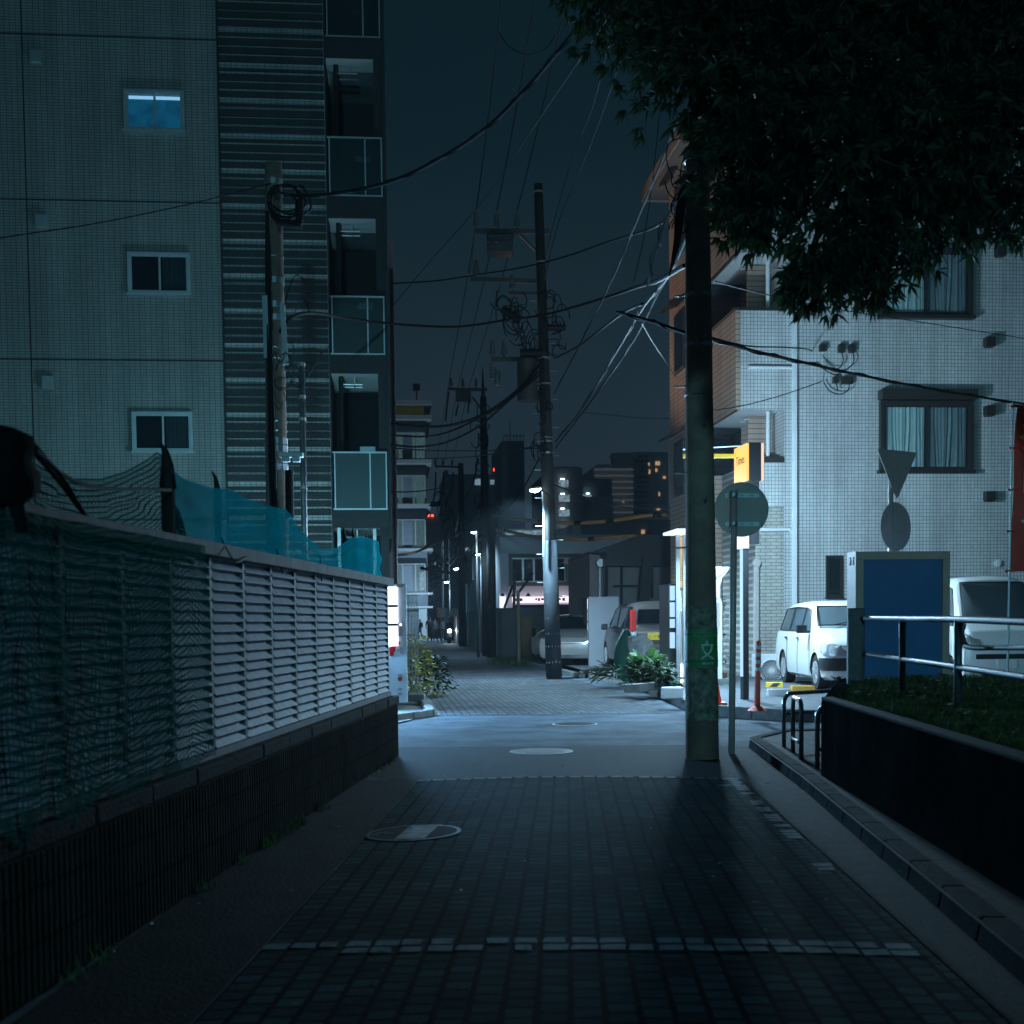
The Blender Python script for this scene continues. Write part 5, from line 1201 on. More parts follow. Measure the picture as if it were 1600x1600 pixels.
# ------------------------------------------------------------------ lawn bank, retaining wall
ZL = .70
w1 = G(1283, 1231); w1 = Vector((w1.x, w1.y, 0)); w0 = Vector((2.24*math.cos(YAW)+5.6*math.sin(YAW), -2.24*math.sin(YAW)+5.6*math.cos(YAW), 0))
q = P(1600, 1206, 5.6); w0 = Vector((q.x, q.y, 0)); wd = (w1-w0).normalized(); wn = Vector((-wd.y, wd.x, 0))
ws = w0-wd*6
far = w1+Vector((1.2, 3.6, 0)); 
b = MB(); b.prism([(ws.x, ws.y, 0), (w1.x, w1.y, 0), (w1.x, w1.y, ZL), (ws.x, ws.y, ZL)], Vector((wd.y, -wd.x, 0))*.14)
far2 = Vector((w1.x+1.45, w1.y+3.6, 0)); d2 = (far2-w1).normalized(); n2 = Vector((d2.y, -d2.x, 0)); s2 = w1+d2*.001
b.prism([w1+Vector((.0, .001, 0)), far2, far2+Vector((0, 0, ZL)), w1+Vector((0, .001, ZL))], n2*.14)
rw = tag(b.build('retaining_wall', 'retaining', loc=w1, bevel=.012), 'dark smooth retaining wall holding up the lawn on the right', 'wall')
b = MB(); b.prism([(ws.x, ws.y, ZL+.001), (w1.x, w1.y, ZL+.001), (w1.x, w1.y, ZL+.03), (ws.x, ws.y, ZL+.03)], Vector((wd.y, -wd.x, 0))*.10); b.build('coping', 'concrete_dark', rw, bevel=.01)
wi = Vector((wd.y, -wd.x, 0))*.13
lawn = [ws+wi, w1+wi+d2*.1, far2+n2*.1, far2+Vector((12, 0, 0)), Vector((far2.x+12, ws.y, 0))]
sheet('lawn_soil', [(p_.x, p_.y) for p_ in lawn], 'soil', ZL-.03)
b = MB(); b.box(far2.x, far2.x+12, far2.y, far2.y+.14, 0, ZL-.04); tag(b.build('lawn_edge', 'retaining', loc=(far2.x, far2.y, 0)), kind='structure')
b = MB(); rg = random.Random(6); cnt = 0
while cnt < 26000:
    D = 5.0+9.6*rg.random()**1.1; px = rg.uniform(1270, 1720); q = P(px, 1000, D); q.z = ZL-.03
    s_ = (q-w1).dot(wd); o_ = (q-w1).dot(Vector((wd.y, -wd.x, 0)))
    if o_ < .14 and s_ < 0: continue
    if s_ > 0 and ((q-w1).dot(n2) < .16 or q.y > far2.y): continue
    cl = .5+.5*math.sin(q.x*3.1+math.sin(q.y*2.3)*2)*math.sin(q.y*2.7+1)
    hh = .045+.055*cl*rg.random()+(.05 if rg.random() < .03 else 0)
    t = rg.uniform(0, 6.28); sd = Vector((math.cos(t), math.sin(t), 0))*.0035; ln = Vector((rg.uniform(-1, 1), rg.uniform(-1, 1), 0))*hh*.8
    b.add([q-sd, q+sd, q+ln*.4+Vector((0, 0, hh*.6))+sd*.7, q+ln*.4+Vector((0, 0, hh*.6))-sd*.7, q+ln+Vector((0, 0, hh))], [(0,1,2,3),(3,2,4)]); cnt += 1
for _ in range(70):
    D = rg.uniform(6, 14); px = rg.uniform(1300, 1620); q = P(px, 1000, D); q.z = ZL-.03
    if (q-w1).dot(Vector((wd.y, -wd.x, 0))) < .2 or q.y > far2.y: continue
    for k in range(9):
        t = rg.uniform(0, 6.28); d = Vector((math.cos(t), math.sin(t), 0))*.09; sd = Vector((-math.sin(t), math.cos(t), 0))*.014
        b.add([q, q+d*.5+sd+Vector((0,0,.06)), q+d+Vector((0,0,.075)), q+d*.5-sd+Vector((0,0,.06))], [(0,1,2,3)])
tag(b.build('grass', 'grass', loc=(w1.x, w1.y, ZL)), 'rough grass and weeds covering the raised lawn', kind='stuff')
# ------------------------------------------------------------------ railing on the lawn
rl = thing('handrail', 'dark steel handrail with two rails standing on the raised lawn', 'railing', P(1350, 1078, 12.6))
q = P(1337, 1078, 12.7); 
def LZ(px, D, z): q = P(px, 1000, D); q.z = z; return q
zt1 = P(1337, 950, 12.7).z
b = MB(); a_ = LZ(1337, 12.7, ZL-.05); b.obox((a_.x, a_.y, (ZL-.05+zt1)/2), X0*.083, HF*.03, (0, 0, (zt1-ZL+.05)/2)); b.build('end_plate', 'railing', rl, bevel=.006)
r1 = [P(1350, 966, 12.6), P(1410, 967, 11.2), P(1500, 968, 9.3), P(1640, 973, 7.6)]
r2_ = [P(1353, 1022, 12.6), P(1410, 1030, 11.2), P(1500, 1043, 9.3), P(1640, 1064, 7.6)]
b = MB(); b.tube(through(r1, 4), .026, 10); b.build('top_rail', 'railing', rl, smooth=True)
b = MB(); b.tube(through(r2_, 4), .024, 10); b.build('lower_rail', 'railing', rl, smooth=True)
for px, D, py in ((1410, 11.2, 967), (1497, 9.35, 968)):
    a_ = LZ(px, D, ZL-.03); c_ = P(px, py, D); b = MB(); b.tube([a_, (a_.x, a_.y, c_.z)], .030, 10); b.build('post', 'railing', rl, smooth=True)
b = MB(); b.tube(through([P(1506, 974, 9.6), P(1503, 990, 9.6), P(1508, 1007, 9.6), P(1520, 1012, 9.4), P(1560, 1012, 9.0), P(1640, 1012, 8.2)], 6), .02, 10); b.build('bent_rail', 'railing', rl, smooth=True)
# bicycle rack hoops on the pavement
def hoop(label, legs, zt, low=None, r=.021):
    a_, c_ = legs; t = tag(thing('barrier_hoop', label, 'barrier', (a_.x, a_.y, .1)), group='steel hoop barriers on the pavement corner')
    b = MB(); u = (c_-a_); u.z = 0; L_ = u.length; u.normalize(); rc = min(.1, L_*.45)
    A = Vector((a_.x, a_.y, .1)); C = Vector((c_.x, c_.y, .1)); T = Vector((0, 0, zt))
    pts = [A, A+Vector((0, 0, zt-.1-rc))]
    for k in range(1, 7): an = math.pi/2*k/6; pts.append(A+Vector((0, 0, zt-.1-rc))+u*rc*(1-math.cos(an))+Vector((0, 0, rc*math.sin(an))))
    for k in range(0, 7): an = math.pi/2*(1-k/6); pts.append(C+Vector((0, 0, zt-.1-rc))-u*rc*(1-math.cos(an))+Vector((0, 0, rc*math.sin(an))))
    pts.append(C); b.tube(pts, r, 10); b.build('bent_tube', 'stainless', t, smooth=True)
    if low: b = MB(); b.tube([A+Vector((0, 0, low-.1)), C+Vector((0, 0, low-.1))], r*.8, 8); b.build('cross_tube', 'stainless', t, smooth=True)
g1 = G(1225, 1167, .1); D1 = dep(g1); zh = P(1225, 1084, D1).z
hoop('widest steel hoop barrier, farthest left with its top running towards the lawn', (g1, P(1345, 1000, D1+.7)), zh, .42)
g2, g3 = G(1239, 1176, .1), G(1252, 1187, .1)
hoop('narrow steel hoop barrier with a low cross tube, middle of the three', (g2, g3), P(1239, 1089, dep(g2)).z, .24)
g4 = G(1277, 1201, .1)
hoop('nearest steel hoop barrier half hidden by the retaining wall corner', (g4, g4+Vector((.5, -.35, 0))), P(1277, 1102, dep(g4)).z, .26)
# ------------------------------------------------------------------ lot furniture
def lotp(px, py, z=.155): return G(px, py, z)
q = lotp(1183, 1110)
dl = thing('lane_post', 'red and white striped rubber lane post on the lot corner', 'bollard', q)
zt = P(1186, 1003, dep(q)).z
b = MB(); b.tube([q, q+Vector((0,0,.03)), q+Vector((0,0,.06))], .13, 20, .05); b.build('base', 'orange', dl)
b = MB(); b.tube([q+Vector((0,0,.05)), Vector((q.x+.02, q.y, zt))], .04, 16, .034); b.tube([Vector((q.x+.02, q.y, zt)), Vector((q.x+.02, q.y, zt+.02))], .034, 16, .02); b.build('tube', 'orange', dl, smooth=False)
b = MB()
for py0, py1 in ((1008.5, 1014.5), (1020, 1026), (1031.5, 1037), (1043, 1048.5)):
    za, zb_ = P(1186, py0, dep(q)).z, P(1186, py1, dep(q)).z; x_ = q.x+.015; b.tube([(x_, q.y, zb_), (x_, q.y, za)], .040, 16)
b.build('reflective_band', 'white', dl)
q = lotp(1112, 1101)
cn = thing('traffic_cone', 'orange traffic cone half hidden by the thick pole', 'traffic cone', q)
b = MB(); q2 = q+Vector((0, 0, 0)); b.obox(q2+Vector((0,0,.02)), X0*.19, HF*.19, (0, 0, .02)); b.build('base', 'orange', cn, bevel=.01)
b = MB(); b.tube([q2+Vector((0,0,.035)), q2+Vector((0,0,.68))], .14, 20, .03); b.build('cone', 'orange', cn, smooth=True)
# air conditioner unit
Ya = YR-.9
def A3(px, py): return PY(px, py, Ya)
a_, c_ = A3(1181, 1075), A3(1224, 1022)
ac = thing('condenser_unit', 'white air conditioner unit with round fan grille between sign post and white car', 'air conditioner', (a_.x, Ya, .11))
b = MB(); b.box(a_.x, c_.x+.1, Ya, Ya+.3, .2, c_.z); b.build('casing', 'white', ac, bevel=.015)
b = MB()
for x in (a_.x+.1, c_.x-.1): b = MB(); b.box(x-.05, x+.05, Ya+.02, Ya+.28, .11, .199); b.build('foot', 'blackplastic', ac)
fc = A3(1205, 1048); b = MB(); b.cyl((fc.x, Ya-.006, fc.z), (fc.x, Ya-.002, fc.z), .225, 36); b.build('fan_well', 'blackplastic', ac)
b = MB()
for k in range(26):
    a = 2*math.pi*k/26; b.tube([(fc.x+math.cos(a+.9*t)*r_, Ya-.015, fc.z+math.sin(a+.9*t)*r_) for t, r_ in ((0, .045), (.25, .09), (.5, .135), (.8, .18), (1, .225))], .0055, 4)
b.tube([(fc.x+math.cos(2*math.pi*k/36)*.225, Ya-.012, fc.z+math.sin(2*math.pi*k/36)*.225) for k in range(37)], .009, 6); b.cyl((fc.x, Ya-.025, fc.z), (fc.x, Ya-.004, fc.z), .045, 18)
b.build('fan_grille', 'white', ac)
# wheel stops
def wstop(label, px0, px1, py, hz, mat, ya=0, stripes=False):
    a_ = lotp(px0, py); c_ = lotp(px1, py); t = tag(thing('wheel_stop', label, 'wheel stop', a_), group='wheel stops in the lot')
    b = MB(); d = c_-a_; b.prism([a_, a_+Vector((0, .03, hz)), a_+Vector((0, .11, hz)), a_+Vector((0, .15, 0))], d); b.build('block', mat, t, bevel=.01)
    if stripes:
        b = MB()
        for k in range(3):
            s0 = a_+d*(.12+.14*k); f_ = d.normalized(); b.add([s0+Vector((0, -.003+.03*.2, hz*.2)), s0+f_*.05+Vector((0, -.003+.006, hz*.2)), s0+f_*.13+Vector((0, .022, hz*.85)), s0+f_*.08+Vector((0, .022, hz*.85))], [(0,1,2,3)])
        b.build('stripe', 'blackplastic', t)
wstop('yellow block with black stripes beside the air conditioner', 1199, 1224, 1075, .1, 'yellow', stripes=True)
wstop('plain yellow block under the white car', 1238, 1274, 1081, .1, 'amber')
wstop('pale grey block in front of the yellow striped one', 1201, 1237, 1088, .11, 'white')
wstop('pale grey block near the front of the white car', 1446, 1468, 1078, .1, 'white')
# banner
Yf = P(1578, 900, 13.6).y
bn = thing('banner_flag', 'tall red advertising banner on a thin pole at the right edge of the photo', 'banner', PY(1574, 1062, Yf))
b = MB(); b.tube([PY(1574, 1062, Yf), PY(1583, 628, Yf)], .014, 8, .009); b.build('pole', 'steel', bn)
b = MB(); b.tube([PY(1582, 632, Yf), PY(1660, 640, Yf)], .007, 6); b.build('cross_rod', 'steel', bn)
rows = []
for i in range(30):
    t = i/29; row = []
    for j in range(14):
        s = j/13; xl = 1590-12*t; px = xl+(1668-xl)*s; py = 634+(893-634)*t
        q = PY(px, py, Yf); row.append(q+Vector((0, .03*math.sin(s*7+t*4)+.02*math.sin(t*9), 0)))
    rows.append(row)
b = MB(); b.grid(rows); cl = b.build('cloth', 'redcloth', bn, smooth=True)
b = MB()
for k, py in enumerate((635, 700, 765, 830, 892)): q = PY(1583-9*k/4, py, Yf); b.tube([q-X0*.03, q+X0*.08], .012, 6)
b.build('tie_loop', 'redcloth', bn)
def bq(px, py, o=.05): return PY(px, py, Yf-o)
b = MB(); c_ = (1636, 683); pts = []
for k in range(28):
    r_ = 44 if k % 2 == 0 else 31; a = 2*math.pi*k/28; pts.append(bq(c_[0]+r_*math.cos(a), c_[1]+r_*math.sin(a)))
b.prism(pts, (0, .002, 0)); b.build('starburst_print', 'yellow', cl)
for s_, py in (('ロ', 755), ('ム', 803), ('ン', 845)): text(s_, .32, 'white', 'lettering', cl, bq(1616, py, .055), X0, (0, 0, 1), .001)
# ------------------------------------------------------------------ cars
import bmesh
def car(label, loc, rz, st, paint, wheels, wr_=.29, side=(), screen=None, rear=None, cat='car', details=None, group=None, glass='carglass', W=.84, name='parked_car'):
    t = thing(name, label, cat, loc, group, rz or 1e-6)
    st = sorted(st, key=lambda s: s[0])
    def S(x):
        if x <= st[0][0]: return st[0]
        for a, c in zip(st, st[1:]):
            if x <= c[0]:
                f_ = (x-a[0])/(c[0]-a[0]); return tuple(p+(q-p)*f_ for p, q in zip(a, c))
        return st[-1]
    def sec(x):
        _, w, zb_, zm, zs, wb, wr, zr = S(x); g = zr-zs
        h = [(0, zb_), (w-.1, zb_), (w-.03, zb_+.05), (w-.005, zb_+.16), (w, zm), (w-.008, (zm+zs)/2), (wb, zs-.035), (wb-.02, zs), ((wb*.45+wr*.55), zs+.45*g), (wr+.02, zs+.82*g), (wr-.015, zs+.9*g), (wr-.08, zs+.965*g), (wr-.22, zs+.995*g), (0, zs+g+.012)]
        return h
    xs = sorted(set([s[0] for s in st]+[st[0][0]+(st[-1][0]-st[0][0])*k/36 for k in range(37)]))
    bm = bmesh.new(); rings = []
    for x in xs:
        h = sec(x); ring = [bm.verts.new((x, y, z)) for y, z in h]+[bm.verts.new((x, -y, z)) for y, z in h[-2:0:-1]]; rings.append(ring)
    n = len(rings[0])
    for r0, r1 in zip(rings, rings[1:]):
        for k in range(n): bm.faces.new((r0[k], r0[(k+1) % n], r1[(k+1) % n], r1[k]))
    bm.faces.new(rings[0]); bm.faces.new(rings[-1][::-1])
    bmesh.ops.recalc_face_normals(bm, faces=bm.faces)
    me = bpy.data.meshes.new('body'); bm.to_mesh(me); bm.free(); me.materials.append(m[paint]); me.materials.append(m['blackplastic'])
    o = bpy.data.objects.new('body', me); COL.objects.link(o)
    cut = MB()
    for wx in wheels:
        for s in (-1, 1):
            cut.cyl((wx, s*(W-.24), wr_), (wx, s*(W+.2), wr_), wr_+.055, 28)
    cm = bpy.data.meshes.new('c'); cm.from_pydata([tuple(v) for v in cut.v], [], cut.f); bm = bmesh.new(); bm.from_mesh(cm); bmesh.ops.recalc_face_normals(bm, faces=bm.faces); bm.to_mesh(cm); bm.free(); cm.materials.append(m['blackplastic'])
    co = bpy.data.objects.new('c', cm); COL.objects.link(co)
    md = o.modifiers.new('b', 'BOOLEAN'); md.object = co; md.operation = 'DIFFERENCE'; md.solver = 'EXACT'
    try: md.material_mode = 'TRANSFER'
    except Exception: pass
    dg = bpy.context.evaluated_depsgraph_get(); me2 = bpy.data.meshes.new_from_object(o.evaluated_get(dg))
    bpy.data.objects.remove(o); bpy.data.objects.remove(co)
    bm = bmesh.new(); bm.from_mesh(me2)
    for e_ in bm.edges:
        if len(e_.link_faces) == 2 and e_.calc_face_angle(0) > R(38): e_.smooth = False
    for f_ in bm.faces: f_.smooth = True
    bm.to_mesh(me2); bm.free()
    o = bpy.data.objects.new('body', me2); COL.objects.link(o); o.parent = t; ORG[o.name] = Vector((0, 0, 0)); body = o
    def gp(x, v, s, off=.012):
        _, w, zb_, zm, zs, wb, wr, zr = S(x); g = zr-zs
        pts = [(wb-.02, zs), (wb*.45+wr*.55, zs+.45*g), (wr+.02, zs+.82*g)]
        if v < .5: a, c, f_ = pts[0], pts[1], v*2
        else: a, c, f_ = pts[1], pts[2], v*2-1
        return Vector((x, s*(a[0]+(c[0]-a[0])*f_+off), a[1]+(c[1]-a[1])*f_))
    for s in (-1, 1):
        for (xa0, xa1, xb0, xb1) in side:      # bottom x range, top x range
            b = MB(); rows = []
            for j in range(5):
                v = .04+.94*j/4; l = xa0+(xb0-xa0)*j/4; r = xa1+(xb1-xa1)*j/4
                rows.append([gp(l+(r-l)*k/6, v, s) for k in range(7)])
            b.grid(rows); b.build('side_window', glass, t, smooth=True)
            b = MB(); pp = [rows[0][k] for k in range(7)]+[rows[j][6] for j in range(1, 5)]+[rows[4][k] for k in range(5, -1, -1)]+[rows[j][0] for j in range(3, -1, -1)]
            b.tube(pp, .011, 5); b.build('window_trim', 'blackplastic', t)
    def screenf(nm, xb, xt, s, gl=glass):
        # windscreen between base station xb and top station xt
        b = MB(); rows = []
        _, w, zb_, zm, zs, wb, wr, zr = S(xb); _, _, _, _, zs2, wb2, wr2, zr2 = S(xt)
        for j in range(7):
            f_ = j/6; hw = (wb-.10)*(1-f_)+(wr2-.06)*f_; zz = (zr+.02)*(1-f_)+(zr2-.03)*f_; xx = xb*(1-f_)+xt*f_
            rows.append([Vector((xx+s*(.03*(1-(k/5-1)**2)+.012), hw*(k/5-1), zz+.012)) for k in range(11)])
        b.grid(rows); b.build(nm, gl, t, smooth=True)
        b = MB(); pp = rows[0]+[r_[-1] for r_ in rows[1:]]+rows[-1][::-1][1:]+[r_[0] for r_ in rows[::-1][1:]]; b.tube(pp, .012, 5); b.build('screen_seal', 'blackplastic', t)
    if screen: screenf('windscreen', screen[0], screen[1], 1)
    if rear: screenf('rear_window', rear[0], rear[1], -1, glass)
    for wx in wheels:
        for s in (-1, 1):
            wh = MB(); y0, y1 = s*(W-.2), s*(W-.015)
            wh.tube([(wx, y0, wr_), (wx, y0+s*.01, wr_), (wx, y1-s*.02, wr_), (wx, y1, wr_)], wr_, 30); wo = wh.build('wheel', 'tyre', t, bevel=.015)
            rm = MB(); rm.cyl((wx, y1, wr_), (wx, y1+s*.008, wr_), wr_*.66, 26); rm.cyl((wx, y1+s*.008, wr_), (wx, y1+s*.02, wr_), wr_*.2, 14)
            for k in range(9): a = 2*math.pi*k/9; rm.beam((wx+math.cos(a)*wr_*.2, y1+s*.012, wr_+math.sin(a)*wr_*.2), (wx+math.cos(a)*wr_*.62, y1+s*.012, wr_+math.sin(a)*wr_*.62), .02, .012, up=Vector((0, 1, 0)))
            rm.build('rim', 'alu', wo)
    return t, S, gp
def lbox(t, name, mat, *bx, bevel=0):
    b = MB()
    for q in bx: b.box(*q)
    return b.build(name, mat, t, bevel=bevel)
def facing(d): return math.atan2(d.y, d.x)
# station: x, w, zb, zm, zs, wb, wr, zr
wagon = [(2.06, .60, .30, .46, .66, .58, .50, .68), (2.02, .74, .22, .45, .74, .70, .60, .76), (1.88, .82, .18, .45, .82, .78, .66, .86), (1.5, .845, .17, .5, .90, .81, .68, .94), (1.12, .845, .17, .5, .95, .82, .70, .99), (1.02, .845, .17, .5, .955, .82, .70, 1.04), (.42, .845, .17, .5, .96, .82, .66, 1.44), (.2, .845, .17, .5, .96, .82, .66, 1.49), (-.6, .845, .17, .5, .965, .82, .66, 1.52), (-1.4, .845, .17, .5, .97, .81, .65, 1.50), (-1.78, .84, .18, .5, .97, .80, .63, 1.47), (-2.02, .82, .22, .5, .965, .78, .68, 1.05), (-2.1, .78, .28, .5, .94, .74, .66, .97)]
def lat(l, D, z=.155): q = X0*l+HF*D; return Vector((q.x, q.y, z))
tcar, S, gp = car('white estate car parked nose out between the blue board and the white facade', lat(5.97, 22.95), facing(-HF), wagon, 'body_white', (1.275, -1.275), .29,
    side=((.12, .80, .12, .42), (-.78, .06, -.78, .06), (-1.72, -.86, -1.62, -.86)), screen=(1.0, .44), rear=(-2.02, -1.80))
for s in (-1, 1):
    b = MB(); b.grid([[Vector((x, s*y, z)) for x, y, z in q_] for q_ in ([(2.085, .40, .58), (2.08, .60, .58), (2.045, .755, .58), (1.91, .835, .60), (1.74, .858, .63)], [(2.07, .40, .65), (2.065, .61, .66), (2.03, .76, .70), (1.90, .84, .72), (1.74, .86, .72)], [(2.035, .42, .735), (2.02, .60, .76), (1.98, .735, .79), (1.87, .81, .81), (1.74, .835, .81)])]); b.build('headlight', 'lamp_glass', tcar, smooth=True)
    b = MB(); b.obox((.78, s*.95, 1.02), (.05, 0, 0), (0, .09, 0), (0, 0, .07)); b.obox((.80, s*.86, .97), (.03, 0, 0), (0, .05, 0), (0, 0, .02)); b.build('wing_mirror', 'blackplastic', tcar, bevel=.03)
    for x in (.02, -.95): lbox(tcar, 'door_handle', 'blackplastic', (x-.09, x+.03, s*.838, s*.862, .84, .87), bevel=.006)
    b = MB()
    for x in (.92, -.02, -.88): b.tube([(x, s*.849, .24), (x, s*.851, .5), (x, s*.84, .92)], .004, 4)
    b.build('door_seam', 'blackplastic', tcar)
    b = MB(); b.box(-2.125, -2.0, s*.58, s*.72, .62, .90); b.build('tail_light', 'red', tcar, bevel=.02)
    lbox(tcar, 'side_marker', 'amber', (1.18, 1.24, s*.846, s*.852, .66, .69))
b = MB(); rows = []
pl_ = [(1.64, .858), (1.90, .85), (2.04, .775), (2.085, .62), (2.10, .3)]
for x, y in pl_+[(2.105, 0)]+[(x, -y) for x, y in pl_[::-1]]: rows.append([Vector((x, y, .34)), Vector((x+.012, y*1.01, .42)), Vector((x+.008, y*1.005, .55))])
b.grid(rows); b.build('bumper', 'blackplastic', tcar, smooth=True)
lbox(tcar, 'grille', 'blackplastic', (1.98, 2.045, -.40, .40, .62, .74), bevel=.01)
b = MB(); b.box(2.02, 2.05, -.12, .12, .64, .69); b.build('front_badge', 'alu', tcar, bevel=.01)
npx = MB(); npx.box(2.105, 2.12, -.165, .165, .335, .50); npl = npx.build('number_plate', 'white', tcar)
text('56-41', .12, 'blackplastic', 'lettering', npl, (2.123, 0, .395), (0, 1, 0), (0, 0, 1), .001)
text('横浜 500', .035, 'blackplastic', 'lettering', npl, (2.123, 0, .475), (0, 1, 0), (0, 0, 1), .001)
b = MB(); b.tube([(1.04, .1, 1.08), (.86, .62, 1.16)], .008, 5); b.tube([(1.04, -.5, 1.08), (.88, .0, 1.17)], .008, 5); b.build('wiper', 'blackplastic', tcar)
b = MB(); b.box(.0, .12, -.55, -.15, .75, 1.28); b.box(.0, .12, .15, .55, .75, 1.28); b.box(.02, .1, -.42, -.28, 1.28, 1.40); b.box(.02, .1, .28, .42, 1.28, 1.40); b.build('seat', 'blackplastic', tcar)
# kei van at the right
kei = [(1.72, .56, .3, .5, .78, .55, .48, .80), (1.68, .68, .22, .5, .90, .64, .56, .95), (1.5, .735, .18, .55, 1.02, .70, .60, 1.10), (1.38, .738, .17, .55, 1.04, .71, .60, 1.16), (.98, .738, .17, .55, 1.05, .71, .58, 1.80), (.7, .738, .17, .55, 1.05, .71, .58, 1.87), (-1.3, .738, .17, .55, 1.05, .71, .58, 1.88), (-1.62, .735, .2, .55, 1.04, .70, .57, 1.80), (-1.68, .72, .25, .55, 1.0, .69, .60, 1.12)]
tv, S2, gp2 = car('white boxy van parked at the right edge partly hidden by the handrail', lat(7.93, 22.2), facing(-HF), kei, 'body_white', (1.15, -1.2), .27,
    side=((.35, 1.22, .35, .92), (-.55, .27, -.55, .27), (-1.5, -.65, -1.45, -.65)), screen=(1.40, .99), rear=(-1.68, -1.6), W=.735, cat='van', name='parked_van')
for s in (-1, 1):
    b = MB(); b.grid([[Vector((x, s*y, z)) for x, y, z in q_] for q_ in ([(1.75, .42, .68), (1.74, .57, .68), (1.705, .70, .70), (1.56, .755, .72)], [(1.735, .42, .78), (1.72, .58, .79), (1.69, .70, .82), (1.55, .752, .86)], [(1.70, .43, .86), (1.69, .58, .89), (1.65, .69, .95), (1.53, .735, 1.0)])]); b.build('headlight', 'lamp_glass', tv, smooth=True)
    b = MB(); b.obox((1.28, s*.86, 1.15), (.04, 0, 0), (0, .08, 0), (0, 0, .11)); b.build('wing_mirror', 'blackplastic', tv, bevel=.03)
    lbox(tv, 'door_handle', 'blackplastic', (.36, .48, s*.732, s*.756, .9, .93), bevel=.006)
    b = MB(); b.tube([(1.25, s*.742, .24), (1.25, s*.742, .98)], .004, 4); b.tube([(.31, s*.742, .24), (.31, s*.742, .98)], .004, 4); b.build('door_seam', 'blackplastic', tv)
    lbox(tv, 'number_plate' if s > 0 else 'lower_grille', 'white' if s > 0 else 'blackplastic', (1.715, 1.735, -.16, .16, .36, .50) if s > 0 else (1.69, 1.725, -.5, .5, .52, .60), bevel=.004)
b = MB(); b.tube([(1.0, .1, 1.32), (1.22, .55, 1.3)], .007, 5); b.tube([(.9, .3, 1.9), (.9, .3, 1.97)], .004, 4); b.build('wiper', 'blackplastic', tv)
# dark minivan seen from behind
mini = [(2.1, .6, .3, .5, .72, .58, .5, .76), (1.95, .8, .2, .5, .85, .75, .62, .9), (1.45, .85, .18, .5, .98, .81, .68, 1.05), (.75, .85, .18, .5, 1.0, .82, .66, 1.56), (.4, .85, .18, .5, 1.0, .82, .66, 1.64), (-1.6, .85, .18, .5, 1.0, .82, .67, 1.66), (-2.0, .845, .2, .5, .98, .81, .69, 1.58), (-2.1, .82, .28, .5, .95, .79, .72, 1.08), (-2.12, .80, .3, .5, .9, .77, .7, .96)]
q = P(985, 1000, 30.2); 
tm, S4, gp4 = car('taupe minivan seen from behind with a yellow number plate, left of the glowing booth', Vector((q.x+.84, q.y+2.1, .155)), R(90), mini, 'body_dark', (1.35, -1.35), .31,
    side=((-.1, .95, -.1, .6), (-1.1, -.18, -1.1, -.18), (-1.85, -1.2, -1.8, -1.2)), screen=(1.42, .78), rear=(-2.10, -2.02), glass='darkglass', cat='van', name='parked_van', W=.845)
for s in (-1, 1):
    lbox(tm, 'tail_light', 'red', (-2.13, -2.0, s*.70, s*.83, .95, 1.45), bevel=.02)
    lbox(tm, 'lower_lamp', 'lamp_glass', (-2.14, -2.02, s*.70, s*.82, .78, .94), bevel=.01)
    b = MB(); b.obox((.85, s*.95, 1.05), (.05, 0, 0), (0, .08, 0), (0, 0, .08)); b.build('wing_mirror', 'blackplastic', tm, bevel=.03)
lbox(tm, 'bumper', 'body_dark', (-2.2, -2.05, -.8, .8, .3, .62), bevel=.03)
npx = MB(); npx.box(-2.16, -2.135, .10, .43, .74, .91); npl = npx.build('number_plate', 'yellow', tm)
text('・・95', .12, 'blackplastic', 'lettering', npl, (-2.163, .265, .815), (0, -1, 0), (0, 0, 1), .001)
# silver cars beyond
sed = [(2.2, .6, .3, .5, .62, .56, .5, .64), (2.1, .8, .2, .5, .72, .74, .6, .75), (1.4, .86, .17, .5, .86, .80, .66, .9), (1.0, .87, .17, .5, .9, .82, .66, .96), (.2, .87, .17, .5, .93, .82, .6, 1.38), (-.5, .87, .17, .5, .94, .82, .6, 1.43), (-1.2, .87, .17, .5, .94, .82, .6, 1.34), (-1.8, .86, .2, .5, .95, .80, .66, 1.05), (-2.25, .8, .3, .5, .88, .74, .6, .92)]
for lab, px, D, an in (('silver car with its nose towards the lane, behind the middle pole', 895, 41.0, -112), ('silver car half hidden behind the pale grey wall panel', 922, 36.6, -116)):
    q = P(px, 1000, D); q.z = .155
    ts_, S5, g5 = car(lab, q, R(an), sed, 'body_silver', (1.35, -1.35), .31, side=((-.05, .75, -.05, .25), (-.95, -.12, -.8, -.12)), screen=(.98, .24), rear=(-1.8, -1.25), glass='darkglass', group='silver cars parked beyond the pole', W=.865)
    for s in (-1, 1):
        b = MB(); b.add([(2.08, s*.5, .58), (1.85, s*.84, .62), (1.80, s*.84, .74), (2.02, s*.5, .68), (2.14, s*.5, .58), (1.92, s*.85, .62), (1.88, s*.84, .74), (2.08, s*.5, .68)], [(0,1,2,3),(7,6,5,4),(0,4,5,1),(1,5,6,2),(2,6,7,3),(3,7,4,0)]); b.build('headlight', 'lamp_glass', ts_, bevel=.02)
    lbox(ts_, 'grille', 'blackplastic', (2.12, 2.19, -.42, .42, .36, .58), bevel=.01)
    lbox(ts_, 'chrome_strip', 'stainless', (2.15, 2.2, -.5, .5, .585, .61))
